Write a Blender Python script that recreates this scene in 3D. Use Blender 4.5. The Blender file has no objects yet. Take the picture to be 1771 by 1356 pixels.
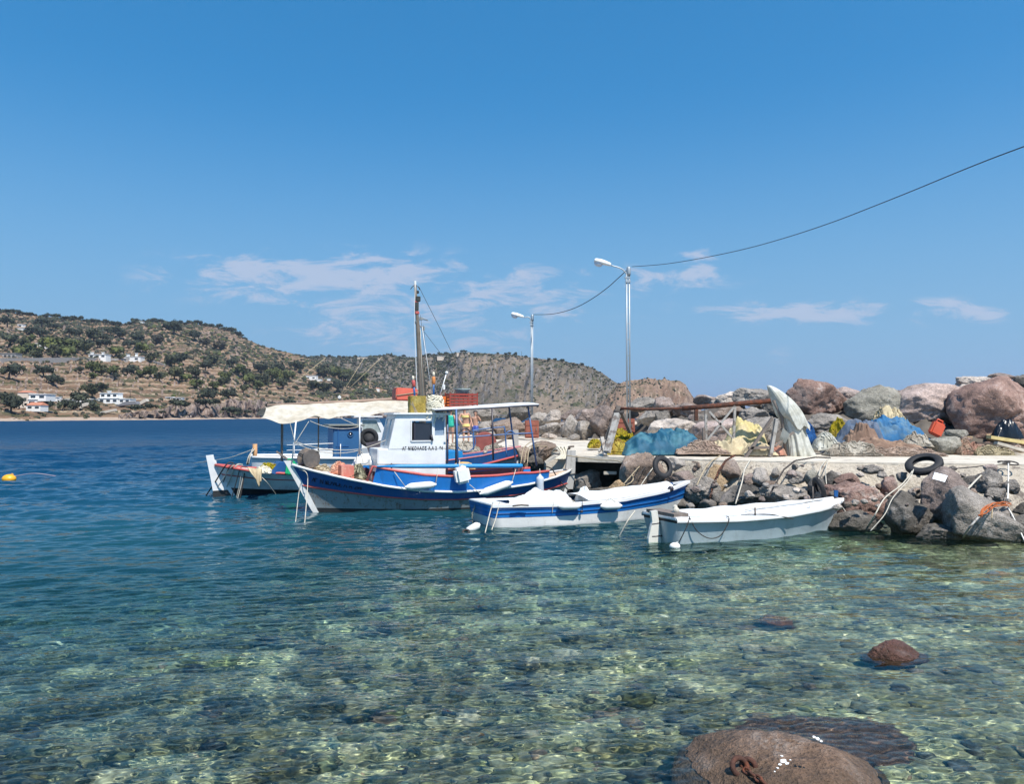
import bpy, bmesh, math, random
import numpy as np
from mathutils import Vector, Matrix, noise as mnoise
sc = bpy.context.scene
COL = sc.collection
R = math.radians
# ---------------------------------------------------------------- camera
FPX, CX, CY, PITCH, EYE = 1364.0, 885.5, 678.0, R(1.72), 2.5
cd = bpy.data.cameras.new('camera'); cd.sensor_width = 36; cd.lens = FPX / 1771 * 36; cd.clip_start = .1; cd.clip_end = 80000
cam = bpy.data.objects.new('camera', cd); COL.objects.link(cam); sc.camera = cam
cam.location = (0, 0, EYE); cam.rotation_euler = (R(90) + PITCH, 0, 0)
# ---------------------------------------------------------------- light
SUN_EL, SUN_V = R(58), Vector((.50, -.866, 0))
sv = Vector((SUN_V.x * math.cos(SUN_EL), SUN_V.y * math.cos(SUN_EL), math.sin(SUN_EL)))
sl = bpy.data.lights.new('sun', 'SUN'); sl.energy = 4.4; sl.angle = R(.5); sl.color = (1, .95, .87)
sun = bpy.data.objects.new('sun', sl); COL.objects.link(sun); sun.rotation_euler = sv.to_track_quat('Z', 'Y').to_euler()
sl.cycles.is_caustics_light = True
sc.view_settings.view_transform = 'Standard'; sc.view_settings.look = 'None'
sc.view_settings.exposure = .62; sc.view_settings.gamma = 1
sc.cycles.caustics_reflective = False; sc.cycles.caustics_refractive = True
HAZE = 7.5e-5
sc.cycles.max_bounces = 8; sc.cycles.transparent_max_bounces = 12; sc.cycles.use_denoising = True
world = bpy.data.worlds.new('World'); sc.world = world; world.use_nodes = True

class NT:
    def __init__(s, nt): s.nt = nt; s.L = nt.links.new
    def n(s, t, **k):
        o = s.nt.nodes.new('ShaderNode' + t)
        for a, v in k.items():
            if a.startswith('i_'):
                key = a[2:]; key = int(key) if key.isdigit() else key.replace('_', ' ')
                o.inputs[key].default_value = v
            else: setattr(o, a, v)
        return o
    def link(s, a, b): s.L(a, b)
    def math(s, op, a, b=None, c=None, clamp=False):
        m = s.n('Math', operation=op); m.use_clamp = clamp
        for i, v in enumerate((a, b, c)):
            if v is None: continue
            if isinstance(v, (int, float)): m.inputs[i].default_value = v
            else: s.L(v, m.inputs[i])
        return m.outputs[0]
    def mix(s, f, a, b, mode='MIX'):
        m = s.n('Mix', data_type='RGBA', blend_type=mode)
        for i, v in ((0, f), (6, a), (7, b)):
            if isinstance(v, (int, float)): m.inputs[i].default_value = v
            elif isinstance(v, tuple): m.inputs[i].default_value = v if len(v) == 4 else v + (1,)
            else: s.L(v, m.inputs[i])
        return m.outputs[2]
    def ramp(s, f, *stops):
        r = s.n('ValToRGB'); s.L(f, r.inputs[0]); e = r.color_ramp.elements
        while len(e) < len(stops): e.new(.5)
        for i, (p, c) in enumerate(stops):
            e[i].position = p; e[i].color = (c, c, c, 1) if isinstance(c, (int, float)) else tuple(c) + (1,)
        return r.outputs[0]
    def smooth(s, v, a, b, lo=0., hi=1.):
        m = s.n('MapRange', interpolation_type='SMOOTHSTEP'); s.L(v, m.inputs[0])
        for i, x in enumerate((a, b, lo, hi)): m.inputs[i + 1].default_value = x
        return m.outputs[0]
    def noise(s, vec, scale, detail=4, rough=.55, dist=0., out='Fac'):
        m = s.n('TexNoise', i_Scale=scale, i_Detail=detail, i_Roughness=rough, i_Distortion=dist)
        if vec is not None: s.L(vec, m.inputs['Vector'])
        return m.outputs[out]

def make_sky():
    T = NT(world.node_tree); bg = world.node_tree.nodes['Background']
    tc = T.n('TexCoord'); sx = T.n('SeparateXYZ'); T.L(tc.outputs['Generated'], sx.inputs[0])
    z2 = T.smooth(sx.outputs[2], 0, 1, .20, 1.0)
    mr = T.n('MapRange', i_1=0., i_2=1., i_3=.19, i_4=1.0); T.L(sx.outputs[2], mr.inputs[0])
    cb = T.n('CombineXYZ'); T.L(sx.outputs[0], cb.inputs[0]); T.L(sx.outputs[1], cb.inputs[1]); T.L(mr.outputs[0], cb.inputs[2])
    nm = T.n('VectorMath', operation='NORMALIZE'); T.L(cb.outputs[0], nm.inputs[0])
    sky = T.n('TexSky', sky_type='NISHITA', sun_disc=False, sun_elevation=SUN_EL, sun_rotation=math.atan2(SUN_V.x, SUN_V.y), dust_density=.35, ozone_density=3., air_density=1.)
    T.L(nm.outputs[0], sky.inputs[0])
    hs = T.n('HueSaturation', i_Saturation=1.40, i_Hue=.489); T.L(sky.outputs[0], hs.inputs['Color']); gam = T.n('Gamma')
    low = T.smooth(sx.outputs[2], -.02, .40, .86, 0.); skyc = T.mix(low, hs.outputs[0], (1.56, 2.78, 3.70))
    # clouds, laid out by direction in the sky
    yy = T.math('MAXIMUM', sx.outputs[1], .05)
    u = T.math('DIVIDE', sx.outputs[0], yy); v = T.math('DIVIDE', sx.outputs[2], yy)
    uv = T.n('CombineXYZ'); T.L(u, uv.inputs[0]); T.L(T.math('MULTIPLY', v, 3.4), uv.inputs[1])
    n1 = T.noise(uv.outputs[0], 13., 10, .68, .6); n2 = T.noise(uv.outputs[0], 2.6, 3, .5)
    tot = None
    # centre u, v, half widths, strength
    for cu, cv, wu, wv, k in ((-.24, .178, .16, .026, 1.), (-.06, .165, .13, .028, .55), (-.02, .148, .17, .03, .55), (-.17, .115, .12, .034, .60), (-.07, .10, .12, .035, .4),
                              (.24, .197, .022, .014, .75), (.17, .175, .09, .013, .65), (.37, .132, .10, .012, .9), (.56, .132, .06, .012, .85), (.66, .146, .03, .01, .7), (.33, .078, .02, .01, .5)):
        a = T.math('DIVIDE', T.math('SUBTRACT', u, cu), wu * 1.1); b = T.math('DIVIDE', T.math('SUBTRACT', v, cv), wv * 1.15)
        d = T.math('ADD', T.math('MULTIPLY', a, a), T.math('MULTIPLY', b, b))
        g = T.math('MULTIPLY', T.math('EXPONENT', T.math('MULTIPLY', d, -.9)), k)
        tot = g if tot is None else T.math('MAXIMUM', tot, g)
    m = T.math('SUBTRACT', T.math('ADD', T.math('MULTIPLY', tot, 1.05), T.math('MULTIPLY', T.math('SUBTRACT', n1, .5), 4.2)), .24)
    m = T.math('MULTIPLY', T.smooth(m, .0, .75), T.smooth(tot, .03, .35))
    m = T.math('MULTIPLY', m, T.smooth(sx.outputs[1], .05, .3)); m = T.math('MULTIPLY', m, .60)
    colr = T.mix(m, skyc, (3.7, 3.75, 4.35))
    hzc = T.smooth(sx.outputs[2], .0, .42, .62, 0.)
    colr = T.mix(hzc, colr, (2.55, 3.35, 4.35)) if False else colr
    T.L(colr, bg.inputs[0]); bg.inputs[1].default_value = .119
make_sky()

# ---------------------------------------------------------------- measuring helpers
def ray(px, py):
    u = (px - CX) / FPX; v = (CY - py) / FPX
    return Vector((u, math.cos(PITCH) - v * math.sin(PITCH), math.sin(PITCH) + v * math.cos(PITCH)))
def P(px, py, D):
    r = ray(px, py); t = D / r.y; return Vector((r.x * t, D, EYE + r.z * t))
def G(px, py, z=0.):
    r = ray(px, py); t = (z - EYE) / r.z; return Vector((r.x * t, r.y * t, z))
def S(px, D): return px * D / FPX
class Frame:
    def __init__(s, x, y, ang, z=0.): s.o = Vector((x, y, z)); s.a = ang; s.ex = Vector((math.cos(ang), math.sin(ang), 0)); s.ey = Vector((-math.sin(ang), math.cos(ang), 0))
    def loc(s, px, py, yl=0.):
        r = ray(px, py); c = Vector((0, 0, EYE)) - s.o
        t = (yl - c.dot(s.ey)) / r.dot(s.ey); p = c + r * t
        return Vector((p.dot(s.ex), yl, p.z))
    def atz(s, px, py, z):
        p = G(px, py, z + s.o.z) - s.o
        return Vector((p.dot(s.ex), p.dot(s.ey), z))
    def world(s, x, y, z): return s.o + s.ex * x + s.ey * y + Vector((0, 0, z))

def lerp(a, b, t): return a + (b - a) * t
def tab(t, pts):
    for i in range(len(pts) - 1):
        if t <= pts[i + 1][0] or i == len(pts) - 2:
            a, b = pts[i], pts[i + 1]; return lerp(a[1], b[1], (t - a[0]) / (b[0] - a[0]))
def stab(t, pts):
    return float(np.interp(t, [p[0] for p in pts], [p[1] for p in pts]))
def crom(pts, n=6):
    pts = [Vector(p) for p in pts]
    if len(pts) < 3: return pts
    out = []
    for i in range(len(pts) - 1):
        p0 = pts[max(i - 1, 0)]; p1 = pts[i]; p2 = pts[i + 1]; p3 = pts[min(i + 2, len(pts) - 1)]
        for k in range(n):
            t = k / n
            out.append(.5 * ((2 * p1) + (p2 - p0) * t + (2 * p0 - 5 * p1 + 4 * p2 - p3) * t * t + (3 * p1 - p0 - 3 * p2 + p3) * t ** 3))
    return out + [pts[-1]]
def sag(a, b, s, n=14):
    a, b = Vector(a), Vector(b)
    return [a.lerp(b, k / n) - Vector((0, 0, 4 * s * (k / n) * (1 - k / n))) for k in range(n + 1)]

# ---------------------------------------------------------------- materials
MATS = {}
def mat(name, col, rough=.6, var=.12, vscale=3., bump=0., bscale=20., metal=0., col2=None, c2lo=.5, c2hi=.7, c2scale=4., spec=.5, objcol=False, coat=0., alpha=1., trans=0.):
    if name in MATS: return MATS[name]
    m = bpy.data.materials.new(name); m.use_nodes = True; T = NT(m.node_tree); b = m.node_tree.nodes['Principled BSDF']
    tc = T.n('TexCoord'); V = tc.outputs['Object']
    if objcol:
        oi = T.n('ObjectInfo'); base = oi.outputs['Color']
    else: base = tuple(col)
    n = T.noise(V, vscale, 5, .6)
    k = T.ramp(n, (.25, 1 - var), (.75, 1 + var))
    c = T.mix(1., base, k, 'MULTIPLY')
    if col2 is not None:
        f = T.smooth(T.noise(V, c2scale, 6, .65), c2lo, c2hi); c = T.mix(f, c, tuple(col2))
    T.L(c, b.inputs['Base Color']); b.inputs['Roughness'].default_value = rough; b.inputs['Metallic'].default_value = metal
    b.inputs['Specular IOR Level'].default_value = spec; b.inputs['Coat Weight'].default_value = coat
    b.inputs['Alpha'].default_value = alpha; b.inputs['Transmission Weight'].default_value = trans
    if bump:
        bp = T.n('Bump', i_Strength=bump, i_Distance=.02); T.L(T.noise(V, bscale, 6, .6), bp.inputs['Height']); T.L(bp.outputs[0], b.inputs['Normal'])
    MATS[name] = m; return m
def rock_material():
    m = bpy.data.materials.new('rock'); m.use_nodes = True; T = NT(m.node_tree); b = m.node_tree.nodes['Principled BSDF']
    oi = T.n('ObjectInfo'); geo = T.n('NewGeometry'); V = geo.outputs['Position']
    off = T.n('VectorMath', operation='ADD'); T.L(V, off.inputs[0]); T.L(oi.outputs['Location'], off.inputs[1]); V = off.outputs[0]
    c = oi.outputs['Color']
    n1 = T.noise(V, 1.3, 6, .6, .3); n2 = T.noise(V, 7., 6, .7); n3 = T.noise(V, 38., 3, .6)
    c = T.mix(1., c, T.ramp(n1, (.3, .62), (.7, 1.38)), 'MULTIPLY')
    c = T.mix(1., c, T.ramp(n2, (.3, .70), (.72, 1.25)), 'MULTIPLY')
    c = T.mix(1., c, T.ramp(n3, (.32, .68), (.68, 1.3)), 'MULTIPLY')
    pale = T.math('MULTIPLY', T.smooth(n1, .50, .72), T.smooth(n2, .45, .62))
    c = T.mix(T.math('MULTIPLY', pale, .7), c, (.50, .45, .41))
    c = T.mix(T.math('MULTIPLY', T.smooth(T.noise(V, .8, 4, .6, .5), .55, .68), .5), c, (.27, .235, .215))
    # tide line: dark weed and wet rock close to the water
    sp = T.n('SeparateXYZ'); T.L(geo.outputs['Position'], sp.inputs[0])
    hz = T.math('ADD', sp.outputs[2], T.math('MULTIPLY', T.math('SUBTRACT', n2, .5), .35))
    wet = T.smooth(hz, .05, .42, 1., 0.)
    c = T.mix(T.math('MULTIPLY', wet, .55), c, (.035, .032, .022))
    T.L(c, b.inputs['Base Color']); T.L(T.smooth(wet, 0, 1, .85, .45), b.inputs['Roughness']); b.inputs['Specular IOR Level'].default_value = .3
    vo = T.n('TexVoronoi', feature='DISTANCE_TO_EDGE', i_Scale=1.6)
    nd = T.n('TexNoise', i_Scale=2.2, i_Detail=3.); T.L(V, nd.inputs['Vector']); mm = T.mix(.35, V, nd.outputs['Color'], 'ADD'); T.L(mm, vo.inputs['Vector'])
    crack = T.smooth(vo.outputs['Distance'], 0., .035)
    h = T.math('ADD', T.math('MULTIPLY', n2, .9), T.math('ADD', T.math('MULTIPLY', n3, .34), T.math('MULTIPLY', crack, .05)))
    bp = T.n('Bump', i_Strength=1., i_Distance=.10); T.L(h, bp.inputs['Height']); T.L(bp.outputs[0], b.inputs['Normal'])
    MATS['rock'] = m; return m
ROCK = rock_material()

# ---------------------------------------------------------------- mesh builder
class MB:
    def __init__(s): s.v = []; s.f = []; s.m = []; s.sm = []
    def add(s, vs, fs, mi=0, smooth=False):
        o = len(s.v); s.v += [tuple(p) for p in vs]
        for f in fs: s.f.append(tuple(i + o for i in f)); s.m.append(mi); s.sm.append(smooth)
    def box(s, c, size, rot=None, mi=0, taper=1., bev=0.):
        x, y, z = size[0] / 2, size[1] / 2, size[2] / 2; M = rot if rot is not None else Matrix.Identity(3)
        if bev <= 0:
            vs = [Vector((a * x * (taper if k > 0 else 1), b * y * (taper if k > 0 else 1), k * z)) for k in (-1, 1) for b in (-1, 1) for a in (-1, 1)]
            fs = [(0, 2, 3, 1), (4, 5, 7, 6), (0, 1, 5, 4), (2, 6, 7, 3), (0, 4, 6, 2), (1, 3, 7, 5)]
            s.add([M @ v + Vector(c) for v in vs], fs, mi)
        else:
            bm = bmesh.new(); bmesh.ops.create_cube(bm, size=1)
            for v in bm.verts: v.co = Vector((v.co.x * size[0] * (taper if v.co.z > 0 else 1), v.co.y * size[1] * (taper if v.co.z > 0 else 1), v.co.z * size[2]))
            bmesh.ops.bevel(bm, geom=bm.edges[:], offset=bev, segments=2, affect='EDGES')
            bm.verts.index_update(); s.add([M @ v.co + Vector(c) for v in bm.verts], [tuple(v.index for v in f.verts) for f in bm.faces], mi, False); bm.free()
    def bar(s, a, b, w, h=None, mi=0, up=(0, 0, 1)):
        a, b = Vector(a), Vector(b); h = w if h is None else h; d = (b - a)
        L = d.length; d.normalize(); up = Vector(up)
        if abs(d.dot(up)) > .98: up = Vector((1, 0, 0))
        y = up.cross(d).normalized(); z = d.cross(y)
        M = Matrix((d, y, z)).transposed(); s.box((a + b) / 2, (L, w, h), M, mi)
    def tube(s, pts, r, n=8, mi=0, cap=True, smooth=True):
        pts = [Vector(p) for p in pts]; k = len(pts); rs = r if isinstance(r, (list, tuple)) else [r] * k
        prev = None; vs = []
        for i, p in enumerate(pts):
            t = (pts[min(i + 1, k - 1)] - pts[max(i - 1, 0)])
            t = t.normalized() if t.length > 1e-9 else Vector((0, 0, 1))
            if prev is None:
                a = Vector((0, 0, 1)) if abs(t.z) < .9 else Vector((1, 0, 0)); x = t.cross(a).normalized()
            else: x = (prev - t * prev.dot(t)); x = x.normalized() if x.length > 1e-6 else t.orthogonal().normalized()
            prev = x; y = t.cross(x)
            vs += [p + (x * math.cos(2 * math.pi * j / n) + y * math.sin(2 * math.pi * j / n)) * rs[i] for j in range(n)]
        fs = [(i * n + j, i * n + (j + 1) % n, (i + 1) * n + (j + 1) % n, (i + 1) * n + j) for i in range(k - 1) for j in range(n)]
        if cap: fs += [tuple(range(n))[::-1], tuple((k - 1) * n + j for j in range(n))]
        s.add(vs, fs, mi, smooth)
    def torus(s, c, R_, r, M=None, n=28, m=10, mi=0, arc=2 * math.pi, sq=1.):
        M = M if M is not None else Matrix.Identity(3); c = Vector(c); full = arc > 6.28
        k = n if full else n + 1
        vs = []
        for i in range(k):
            a = arc * i / n
            for j in range(m):
                b = 2 * math.pi * j / m
                vs.append(c + M @ Vector(((R_ + r * math.cos(b)) * math.cos(a), (R_ + r * math.cos(b)) * math.sin(a), r * sq * math.sin(b))))
        fs = [(i * m + j, ((i + 1) % k) * m + j, ((i + 1) % k) * m + (j + 1) % m, i * m + (j + 1) % m) for i in range(n) for j in range(m)]
        s.add(vs, fs, mi, True)
    def lathe(s, prof, c=(0, 0, 0), M=None, n=20, mi=0, smooth=True):
        M = M if M is not None else Matrix.Identity(3); c = Vector(c); k = len(prof)
        vs = [c + M @ Vector((r * math.cos(2 * math.pi * j / n), r * math.sin(2 * math.pi * j / n), z)) for r, z in prof for j in range(n)]
        fs = [(i * n + j, i * n + (j + 1) % n, (i + 1) * n + (j + 1) % n, (i + 1) * n + j) for i in range(k - 1) for j in range(n)]
        fs += [tuple(range(n))[::-1], tuple((k - 1) * n + j for j in range(n))]
        s.add(vs, fs, mi, smooth)
    def prism(s, poly, ext, mi=0, mi2=None):
        poly = [Vector(p) for p in poly]; e = Vector(ext); n = len(poly)
        s.add(poly + [p + e for p in poly], [tuple(range(n)), tuple(range(2 * n - 1, n - 1, -1))] + [(i, (i + 1) % n + 0, (i + 1) % n + n, i + n)[::-1] for i in range(n)], mi)
    def grid(s, rows, mi=0, smooth=True, close=False):
        n = len(rows[0]); k = len(rows)
        vs = [p for r in rows for p in r]
        fs = [(i * n + j, i * n + (j + 1) % n, (i + 1) * n + (j + 1) % n, (i + 1) * n + j) for i in range(k - 1) for j in range(n if close else n - 1)]
        s.add(vs, fs, mi, smooth)
    def build(s, name, mats, parent=None, solid=0., recalc=True, subd=0):
        me = bpy.data.meshes.new(name); me.from_pydata(s.v, [], s.f)
        for m in (mats if isinstance(mats, (list, tuple)) else [mats]): me.materials.append(m)
        me.polygons.foreach_set('material_index', s.m); me.polygons.foreach_set('use_smooth', s.sm)
        if recalc:
            bm = bmesh.new(); bm.from_mesh(me); bmesh.ops.recalc_face_normals(bm, faces=bm.faces); bm.to_mesh(me); bm.free()
        me.update()
        o = bpy.data.objects.new(name, me); COL.objects.link(o)
        if parent is not None: o.parent = parent
        if solid: md = o.modifiers.new('thickness', 'SOLIDIFY'); md.thickness = solid; md.offset = 0
        if subd: md = o.modifiers.new('smoothing', 'SUBSURF'); md.levels = subd; md.render_levels = subd
        return o
def tag(o, label=None, cat=None, group=None, kind=None):
    if label: o['label'] = label
    if cat: o['category'] = cat
    if group: o['group'] = group
    if kind: o['kind'] = kind
    return o
def empty(name, loc, rz=0., label=None, cat=None, group=None):
    o = bpy.data.objects.new(name, None); COL.objects.link(o); o.location = loc; o.rotation_euler = (0, 0, rz); o.empty_display_size = .2
    return tag(o, label, cat, group)
def wet(o): o.cycles.is_caustics_receiver = True; return o
def rotm(ax, ang): return Matrix.Rotation(ang, 3, ax)
def npmesh(name, X, Y, Z, mats, close=False):
    n, m = X.shape
    co = np.stack([X, Y, Z], -1).reshape(-1, 3).astype(np.float32)
    i = np.arange(n * m).reshape(n, m); q = np.stack([i[:-1, :-1], i[:-1, 1:], i[1:, 1:], i[1:, :-1]], -1).reshape(-1, 4)
    me = bpy.data.meshes.new(name); me.vertices.add(len(co)); me.vertices.foreach_set('co', co.ravel())
    me.loops.add(q.size); me.loops.foreach_set('vertex_index', q.ravel().astype(np.int32))
    me.polygons.add(len(q)); me.polygons.foreach_set('loop_start', np.arange(0, q.size, 4, dtype=np.int32)); me.polygons.foreach_set('loop_total', np.full(len(q), 4, dtype=np.int32))
    me.polygons.foreach_set('use_smooth', np.ones(len(q), bool)); me.update(calc_edges=True)
    for mm in (mats if isinstance(mats, list) else [mats]): me.materials.append(mm)
    o = bpy.data.objects.new(name, me); COL.objects.link(o); return o
def vnoise(x, y, seed=0):
    """smooth value noise on numpy arrays"""
    xi = np.floor(x).astype(np.int64); yi = np.floor(y).astype(np.int64); fx = x - xi; fy = y - yi
    fx = fx * fx * (3 - 2 * fx); fy = fy * fy * (3 - 2 * fy)
    def h(a, b):
        n = (a * 374761393 + b * 668265263 + seed * 1442695041) & 0xffffffff
        n = ((n ^ (n >> 13)) * 1274126177) & 0xffffffff
        return ((n ^ (n >> 16)) & 0xffff) / 65535.
    return (h(xi, yi) * (1 - fx) + h(xi + 1, yi) * fx) * (1 - fy) + (h(xi, yi + 1) * (1 - fx) + h(xi + 1, yi + 1) * fx) * fy
def fbm(x, y, oct=4, seed=0):
    s = 0; a = .5
    for k in range(oct): s = s + a * (vnoise(x * 2 ** k, y * 2 ** k, seed + k) - .5); a *= .5
    return s

# ---------------------------------------------------------------- water and seabed
def shore(x, y): return y - .55 * x
def make_water():
    rng = np.random.default_rng(7)
    A = np.radians(np.linspace(-50, 50, 1300))
    Rr = np.concatenate([2.2 * (70 / 2.2) ** np.linspace(0, 1, 1400), 70 * (30000 / 70) ** np.linspace(.01, 1, 160)])
    aa, rr = np.meshgrid(A, Rr); X = rr * np.sin(aa); Y = rr * np.cos(aa)
    s = shore(X, Y); off = np.clip((s - 12) / 25, 0, 1); Z = np.zeros_like(X)
    for i in range(84):
        L = .075 * (1.25 / .075) ** (rng.random() ** 1.15); k = 2 * math.pi / L; th = rng.normal(R(-74), .62); a = (.0033 * L ** .95 + .00030) * rng.uniform(.6, 1.3)
        fade = np.clip((L / (rr * .0025) - 2.2) / 2., 0, 1)
        Z += a * fade * (1 + .8 * off) * np.sin(k * (X * math.cos(th) + Y * math.sin(th)) + rng.uniform(0, 6.28))
    for i in range(22):
        L = 1.4 * (6 / 1.4) ** rng.random(); k = 2 * math.pi / L; th = rng.normal(R(-70), .45); a = .0085 * L ** .8 * rng.uniform(.5, 1.1)
        fade = np.clip((L / (rr * .0036) - 2.2) / 2., 0, 1)
        Z += a * fade * (.12 + off) * np.sin(k * (X * math.cos(th) + Y * math.sin(th)) + rng.uniform(0, 6.28))
    Z *= (.72 + .9 * (fbm(X * .35, Y * .5, 3, 5) + .22)) * (.60 + .32 * np.clip((s - 8) / 9, 0, 1))
    m = bpy.data.materials.new('sea_water'); m.use_nodes = True; T = NT(m.node_tree); m.node_tree.nodes.clear()
    out = T.n('OutputMaterial'); geo = T.n('NewGeometry'); sp = T.n('SeparateXYZ'); T.L(geo.outputs['Position'], sp.inputs[0])
    ss = T.math('SUBTRACT', sp.outputs[1], T.math('MULTIPLY', sp.outputs[0], .55))
    ss = T.math('ADD', ss, T.math('MULTIPLY', T.math('SUBTRACT', T.noise(geo.outputs['Position'], .25, 3), .5), 5.))
    dark = T.ramp(T.smooth(ss, 6., 30.), (0., (.95, 1., .94)), (.35, (.66, .95, .88)), (1., (.12, .55, .62)))
    gl = T.n('BsdfGlass', i_Roughness=0., i_IOR=1.333); T.L(dark, gl.inputs['Color'])
    body = T.n('BsdfPrincipled', i_Roughness=.09, i_IOR=1.333); body.inputs['Specular IOR Level'].default_value = .5
    bc = T.ramp(T.smooth(ss, 12., 70.), (0., (.010, .056, .064)), (.22, (.006, .044, .078)), (.55, (.003, .034, .075)), (1., (.002, .030, .078)))
    T.L(bc, body.inputs['Base Color'])
    st = T.n('VectorMath', operation='MULTIPLY'); T.L(geo.outputs['Position'], st.inputs[0]); st.inputs[1].default_value = (.55, 1.4, 1)
    b1 = T.noise(st.outputs[0], 1.6, 5, .6); b2 = T.noise(st.outputs[0], .16, 4, .6)
    hh = T.math('ADD', T.math('MULTIPLY', b1, .16), T.math('MULTIPLY', b2, 1.1))
    T.L(T.smooth(ss, 30., 160., .08, .42), body.inputs['Roughness']); T.L(T.smooth(ss, 40., 200., .5, .22), body.inputs['Specular IOR Level'])
    bp = T.n('Bump', i_Distance=1.); T.L(T.smooth(ss, 25., 75., .05, 1.), bp.inputs['Strength']); T.L(hh, bp.inputs['Height']); T.L(bp.outputs[0], body.inputs['Normal'])
    mx = T.n('MixShader'); T.L(T.smooth(ss, 10.5, 23.), mx.inputs[0]); T.L(gl.outputs[0], mx.inputs[1]); T.L(body.outputs[0], mx.inputs[2]); T.L(mx.outputs[0], out.inputs[0])
    o = npmesh('water', X, Y, Z, m); tag(o, kind='structure'); o.cycles.is_caustics_caster = True
def bed_z(X, Y):
    s = shore(X, Y) + 2.5 * fbm(X * .2, Y * .2, 2, 3)
    z = -(.30 + .085 * np.maximum(0, s - 5) + .006 * np.maximum(0, s - 9) ** 2)
    z = np.maximum(z, -5.)
    return z + .26 * fbm(X * 1.1, Y * 1.1, 4, 9)
def make_seabed():
    A = np.radians(np.linspace(-56, 56, 420)); Rr = 1.8 * (90 / 1.8) ** np.linspace(0, 1, 420)
    aa, rr = np.meshgrid(A, Rr); X = rr * np.sin(aa); Y = rr * np.cos(aa); Z = bed_z(X, Y)
    m = bpy.data.materials.new('pebble_bed'); m.use_nodes = True; T = NT(m.node_tree); b = m.node_tree.nodes['Principled BSDF']
    tc = T.n('TexCoord'); V = tc.outputs['Object']
    nd = T.noise(V, 3., 3, .5, out='Color'); V2 = T.mix(.12, V, nd, 'ADD')
    vo = T.n('TexVoronoi', i_Scale=15.); T.L(V2, vo.inputs['Vector']); sc3 = T.n('SeparateColor'); T.L(vo.outputs['Color'], sc3.inputs[0])
    c = T.mix(.5, T.ramp(sc3.outputs[0], (0., (.06, .065, .05)), (.35, (.10, .11, .07)), (.7, (.16, .16, .10)), (1., (.25, .24, .17))), T.ramp(T.noise(V, 11., 6, .7), (.3, (.05, .055, .04)), (.5, (.12, .125, .08)), (.7, (.36, .35, .19))))
    big = T.noise(V, 1.3, 6, .7, .4); c = T.mix(1., c, T.ramp(big, (.38, .5), (.5, 1.4), (.63, 3.2)), 'MULTIPLY')
    T.L(T.mix(T.smooth(T.noise(V, 1.7, 4), .52, .68), c, (.15, .145, .075)), b.inputs['Base Color']); b.inputs['Roughness'].default_value = 1; b.inputs['Specular IOR Level'].default_value = 0.
    bp = T.n('Bump', i_Strength=.6, i_Distance=.04); T.L(T.math('SUBTRACT', 1., vo.outputs['Distance']), bp.inputs['Height']); T.L(bp.outputs[0], b.inputs['Normal'])
    o = npmesh('seabed', X, Y, Z, m); tag(o, kind='structure'); wet(o)
    # loose stones: nobody could count them
    rng = np.random.default_rng(11); bm = bmesh.new(); bmesh.ops.create_icosphere(bm, subdivisions=2, radius=1)
    sv_ = np.array([v.co[:] for v in bm.verts]); sf = np.array([[v.index for v in f.verts] for f in bm.faces]); bm.free()
    N = 5200; vs = []; cols = []
    a = np.radians(rng.uniform(-40, 44, N)); d = 3.5 * (16 / 3.5) ** (rng.random(N) ** .8); x = d * np.sin(a); y = d * np.cos(a); z = bed_z(x, y)
    pal = np.array([[.10, .105, .08], [.05, .055, .05], [.16, .16, .11], [.22, .215, .15], [.13, .14, .07], [.13, .10, .075], [.08, .085, .085], [.30, .28, .21], [.07, .08, .05]])
    for i in range(N):
        r = (.016 + .13 * rng.random() ** 9) * (1 + .02 * d[i]); sh = rng.uniform(.6, 1.25, 3) * r; sh[2] *= .6
        v = sv_ * (1 + .16 * np.sin(sv_[:, [1, 2, 0]] * rng.uniform(2, 4) + rng.uniform(0, 6, 3)))
        th = rng.uniform(0, 6.28); c_, s_ = math.cos(th), math.sin(th); v = v * sh; v = np.stack([v[:, 0] * c_ - v[:, 1] * s_, v[:, 0] * s_ + v[:, 1] * c_, v[:, 2]], -1)
        vs.append(v + [x[i], y[i], z[i] + sh[2] * .25]); cols.append(np.tile(np.append(pal[rng.integers(len(pal))] * rng.uniform(.7, 1.2), 1.), (len(sv_), 1)))
    V_ = np.concatenate(vs); F_ = np.concatenate([sf + i * len(sv_) for i in range(N)])
    me = bpy.data.meshes.new('pebbles'); me.vertices.add(len(V_)); me.vertices.foreach_set('co', V_.astype(np.float32).ravel())
    me.loops.add(F_.size); me.loops.foreach_set('vertex_index', F_.astype(np.int32).ravel()); me.polygons.add(len(F_))
    me.polygons.foreach_set('loop_start', np.arange(0, F_.size, 3, dtype=np.int32)); me.polygons.foreach_set('loop_total', np.full(len(F_), 3, dtype=np.int32)); me.polygons.foreach_set('use_smooth', np.ones(len(F_), bool)); me.update(calc_edges=True)
    at = me.color_attributes.new('tint', 'FLOAT_COLOR', 'POINT'); at.data.foreach_set('color', np.concatenate(cols).astype(np.float32).ravel())
    m = bpy.data.materials.new('pebble'); m.use_nodes = True; T = NT(m.node_tree); b = m.node_tree.nodes['Principled BSDF']
    ca = T.n('VertexColor'); ca.layer_name = 'tint'; tc = T.n('TexCoord')
    big = T.noise(tc.outputs['Object'], 1.3, 6, .7, .4); c = T.mix(1., ca.outputs[0], T.ramp(big, (.38, .52), (.5, 1.35), (.63, 2.6)), 'MULTIPLY'); T.L(T.mix(1., c, T.ramp(T.noise(tc.outputs['Object'], 22., 4), (.3, .5), (.7, 1.4)), 'MULTIPLY'), b.inputs['Base Color']); b.inputs['Roughness'].default_value = 1; b.inputs['Specular IOR Level'].default_value = 0.
    me.materials.append(m); o = bpy.data.objects.new('pebbles', me); COL.objects.link(o)
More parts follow.
